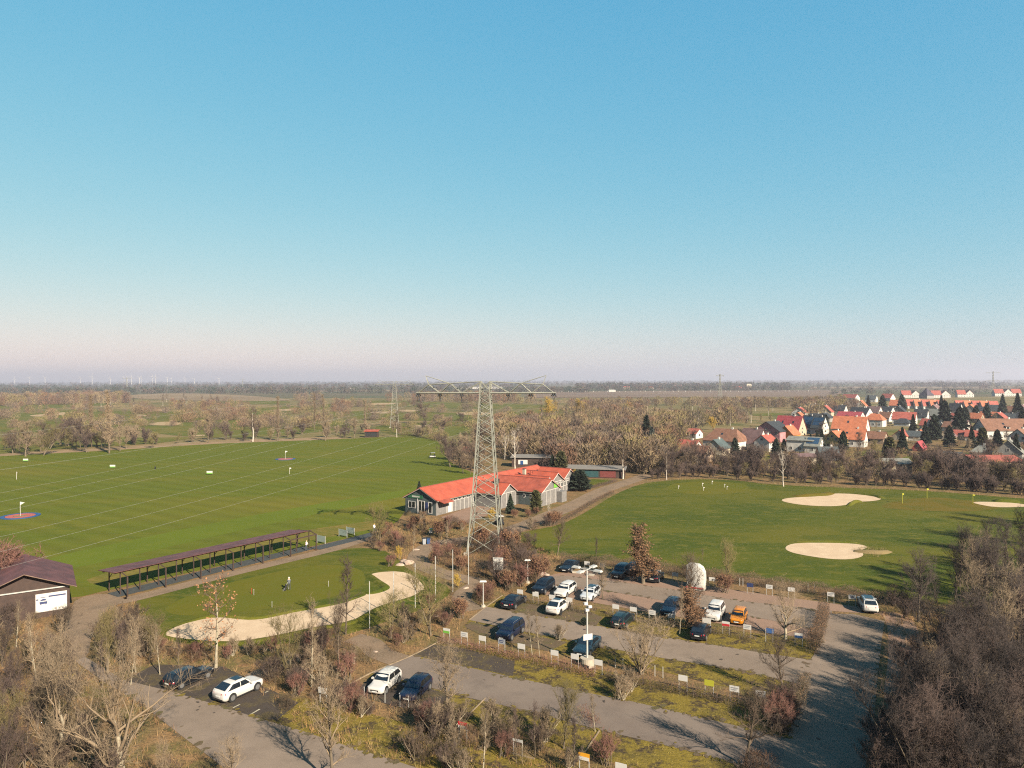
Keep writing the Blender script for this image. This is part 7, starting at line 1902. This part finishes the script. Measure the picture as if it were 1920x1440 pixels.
# open strips in the woods where grass and fields show
CLEAR = [[(960, 764), (1060, 760), (1088, 772), (1030, 796), (960, 800)], [(1200, 762), (1330, 760), (1340, 786), (1210, 790)], [(1385, 766), (1490, 764), (1490, 790), (1395, 792)], [(230, 730), (540, 736), (560, 757), (240, 756)], [(600, 740), (760, 738), (780, 752), (610, 754)], [(1090, 796), (1140, 792), (1150, 812), (1100, 816)]]
def scatter_px(poly, n, hr, lst, wide=.45, tint=-1):
    for _ in range(n * 30):
        if n <= 0: break
        x = rng2.uniform(min(a for a, b in poly), max(a for a, b in poly)); y = rng2.uniform(min(b for a, b in poly), max(b for a, b in poly))
        if not inside(poly, x, y) or any(inside(c, x, y) for c in CLEAR): continue
        p = P(x, y); h = rng2.uniform(*hr) * S; lst.append((p.x, p.y, -.05, h * wide * rng2.uniform(.8, 1.25), h, tint)); n -= 1
# wooded belts (as one mass)
scatter_px([(-60, 752), (140, 742), (260, 746), (420, 750), (600, 746), (760, 744), (900, 745), (1000, 750), (1000, 757), (860, 755), (640, 752), (400, 752), (250, 756), (0, 762), (-60, 765)], 520, (6, 13), far)
scatter_px([(300, 762), (420, 756), (460, 765), (400, 772), (320, 770)], 40, (5, 9), far)
scatter_px([(560, 760), (660, 756), (700, 762), (640, 770), (560, 770)], 40, (5, 9), far)
scatter_px([(930, 800), (1000, 785), (1100, 770), (1250, 760), (1420, 760), (1480, 775), (1420, 790), (1320, 800), (1290, 820), (1270, 850), (1240, 890), (1200, 890), (1140, 882), (1060, 885), (1020, 868), (960, 865), (930, 845)], 620, (6, 10), far, .5)
scatter_px([(960, 766), (1100, 758), (1300, 757), (1560, 755), (1580, 762), (1480, 771), (1300, 768), (1100, 768)], 300, (5, 9), far)
scatter_px([(960, 760), (1100, 752), (1560, 750), (1560, 755), (1100, 758)], 120, (3, 6), far)
scatter_px([(1440, 770), (1580, 752), (1620, 770), (1560, 780), (1460, 785)], 90, (6, 10), far)
scatter_px([(1380, 890), (1260, 888), (1200, 886), (1260, 872), (1350, 875), (1500, 884), (1920, 894), (1960, 905), (1700, 900), (1500, 893)], 130, (2, 4.5), far)
scatter_px([(1270, 850), (1330, 800), (1480, 785), (1600, 770), (1900, 765), (1960, 800), (1960, 880), (1800, 878), (1600, 872), (1400, 872)], 330, (1.2, 3.2), far, .7)
for cx, cy, n_, hh_ in [(x + rng2.uniform(-20, 20), y + rng2.uniform(-3, 3), rng2.randint(4, 11), rng2.uniform(3, 7)) for y in (764, 774, 786, 799) for x in range(20, 960, 62)]:
    scatter_px([(cx - 26, cy), (cx, cy - 2.5), (cx + 26, cy), (cx, cy + 2.5)], n_, (hh_ * .6, hh_ * 1.2), far, .6)
def fbush(poly, n, hr): scatter_px(poly, n, hr, far, .7)
for poly, n, hr in (([(120, 766), (170, 762), (172, 768), (125, 772)], 12, (4, 7)), ([(250, 772), (290, 768), (288, 776), (255, 778)], 10, (4, 7)), ([(320, 785), (360, 780), (460, 776), (460, 786), (380, 792), (325, 792)], 34, (5, 9)), ([(0, 778), (18, 776), (18, 784), (0, 786)], 6, (4, 6)), ([(60, 790), (120, 786), (120, 792), (65, 795)], 9, (2, 4)), ([(225, 792), (270, 790), (272, 796), (228, 797)], 9, (4, 6)),
                    ([(130, 800), (200, 798), (200, 810), (135, 812)], 18, (4, 7)), ([(540, 770), (580, 766), (585, 774), (545, 778)], 10, (4, 6)), ([(360, 800), (440, 798), (450, 806), (370, 808)], 10, (3, 5)), ([(460, 795), (620, 790), (630, 800), (470, 808)], 30, (3, 7)), ([(905, 785), (960, 790), (950, 820), (900, 830), (880, 815)], 30, (4, 7)), ([(750, 815), (830, 818), (840, 830), (830, 836), (800, 824)], 16, (3, 5)), ([(440, 765), (470, 762), (475, 767), (445, 769)], 7, (4, 6))):
    fbush(poly, n, hr)
o = twig_mass('far_woods', far, 260, 5, wfac=.6); tag(o, 'bare brown woods and thickets covering the land behind the golf course', 'woods', kind='stuff')
# distant tree lines toward the horizon
hor = []
def line_trees(x0, x1, dist, h, n, tint=-1, ddepth=.08):
    for _ in range(n):
        d = dist * S * (1 + rng2.uniform(-ddepth, ddepth)); x = rng2.uniform(x0, x1); p = PD(x, 740, d); hh = S * h * rng2.uniform(.6, 1.25); hor.append((p.x, p.y, -.3, hh * rng2.uniform(.5, .9), hh, tint))
line_trees(-80, 900, 1500, 12, 520); line_trees(-80, 1000, 2300, 14, 520); line_trees(-80, 1100, 3600, 16, 420); line_trees(-80, 2000, 5600, 20, 700); line_trees(1000, 1480, 1750, 10, 420); line_trees(1080, 1480, 2300, 16, 420); line_trees(1480, 2000, 1900, 9, 130); line_trees(1480, 2000, 2900, 14, 220); line_trees(1560, 2000, 1250, 8, 110); line_trees(900, 1100, 1500, 11, 120); line_trees(1700, 1850, 2500, 16, 90); line_trees(-80, 2000, 8500, 26, 800)
DT = [(.045, .038, .034), (.034, .038, .027), (.06, .045, .036), (.026, .034, .024)]
o = twig_mass('distant_tree_lines', hor, 46, 6, tints=DT, wfac=3.2); tag(o, 'hazy distant tree lines along the horizon', 'tree line', kind='stuff')
# row of white posts at the far field's edge
for i in range(46):
    p = PD(965 + i * 12.3 + rng2.uniform(-3, 3), 740, 1480 * S); o = MB().box(-.35, .35, -.35, .35, 0, rng2.uniform(2.0, 3.4)).box(-.5, .5, -.5, .5, -.1, .3).build('field_post', M['white'], None, loc=(p.x, p.y, 0)); tag(o, 'small white post in the row at the edge of the far field', 'post', 'white posts at the field edge')

# ================================================================== HAZE
hz = MB().box(-16000, 16000, -500, 13500, -3.0, 190.0)
hm_ = bpy.data.materials.new('haze_air'); hm_.use_nodes = True
nt = hm_.node_tree; nt.nodes.clear()
out = nt.nodes.new('ShaderNodeOutputMaterial'); vol = nt.nodes.new('ShaderNodeVolumePrincipled')
vol.inputs['Color'].default_value = (.60, .585, .68, 1); vol.inputs['Density'].default_value = 1.35e-4; vol.inputs['Anisotropy'].default_value = 0.25
nt.links.new(vol.outputs[0], out.inputs['Volume'])
haze = hz.build('haze', hm_); tag(haze, 'pale bluish haze over the far land', 'haze', kind='stuff')
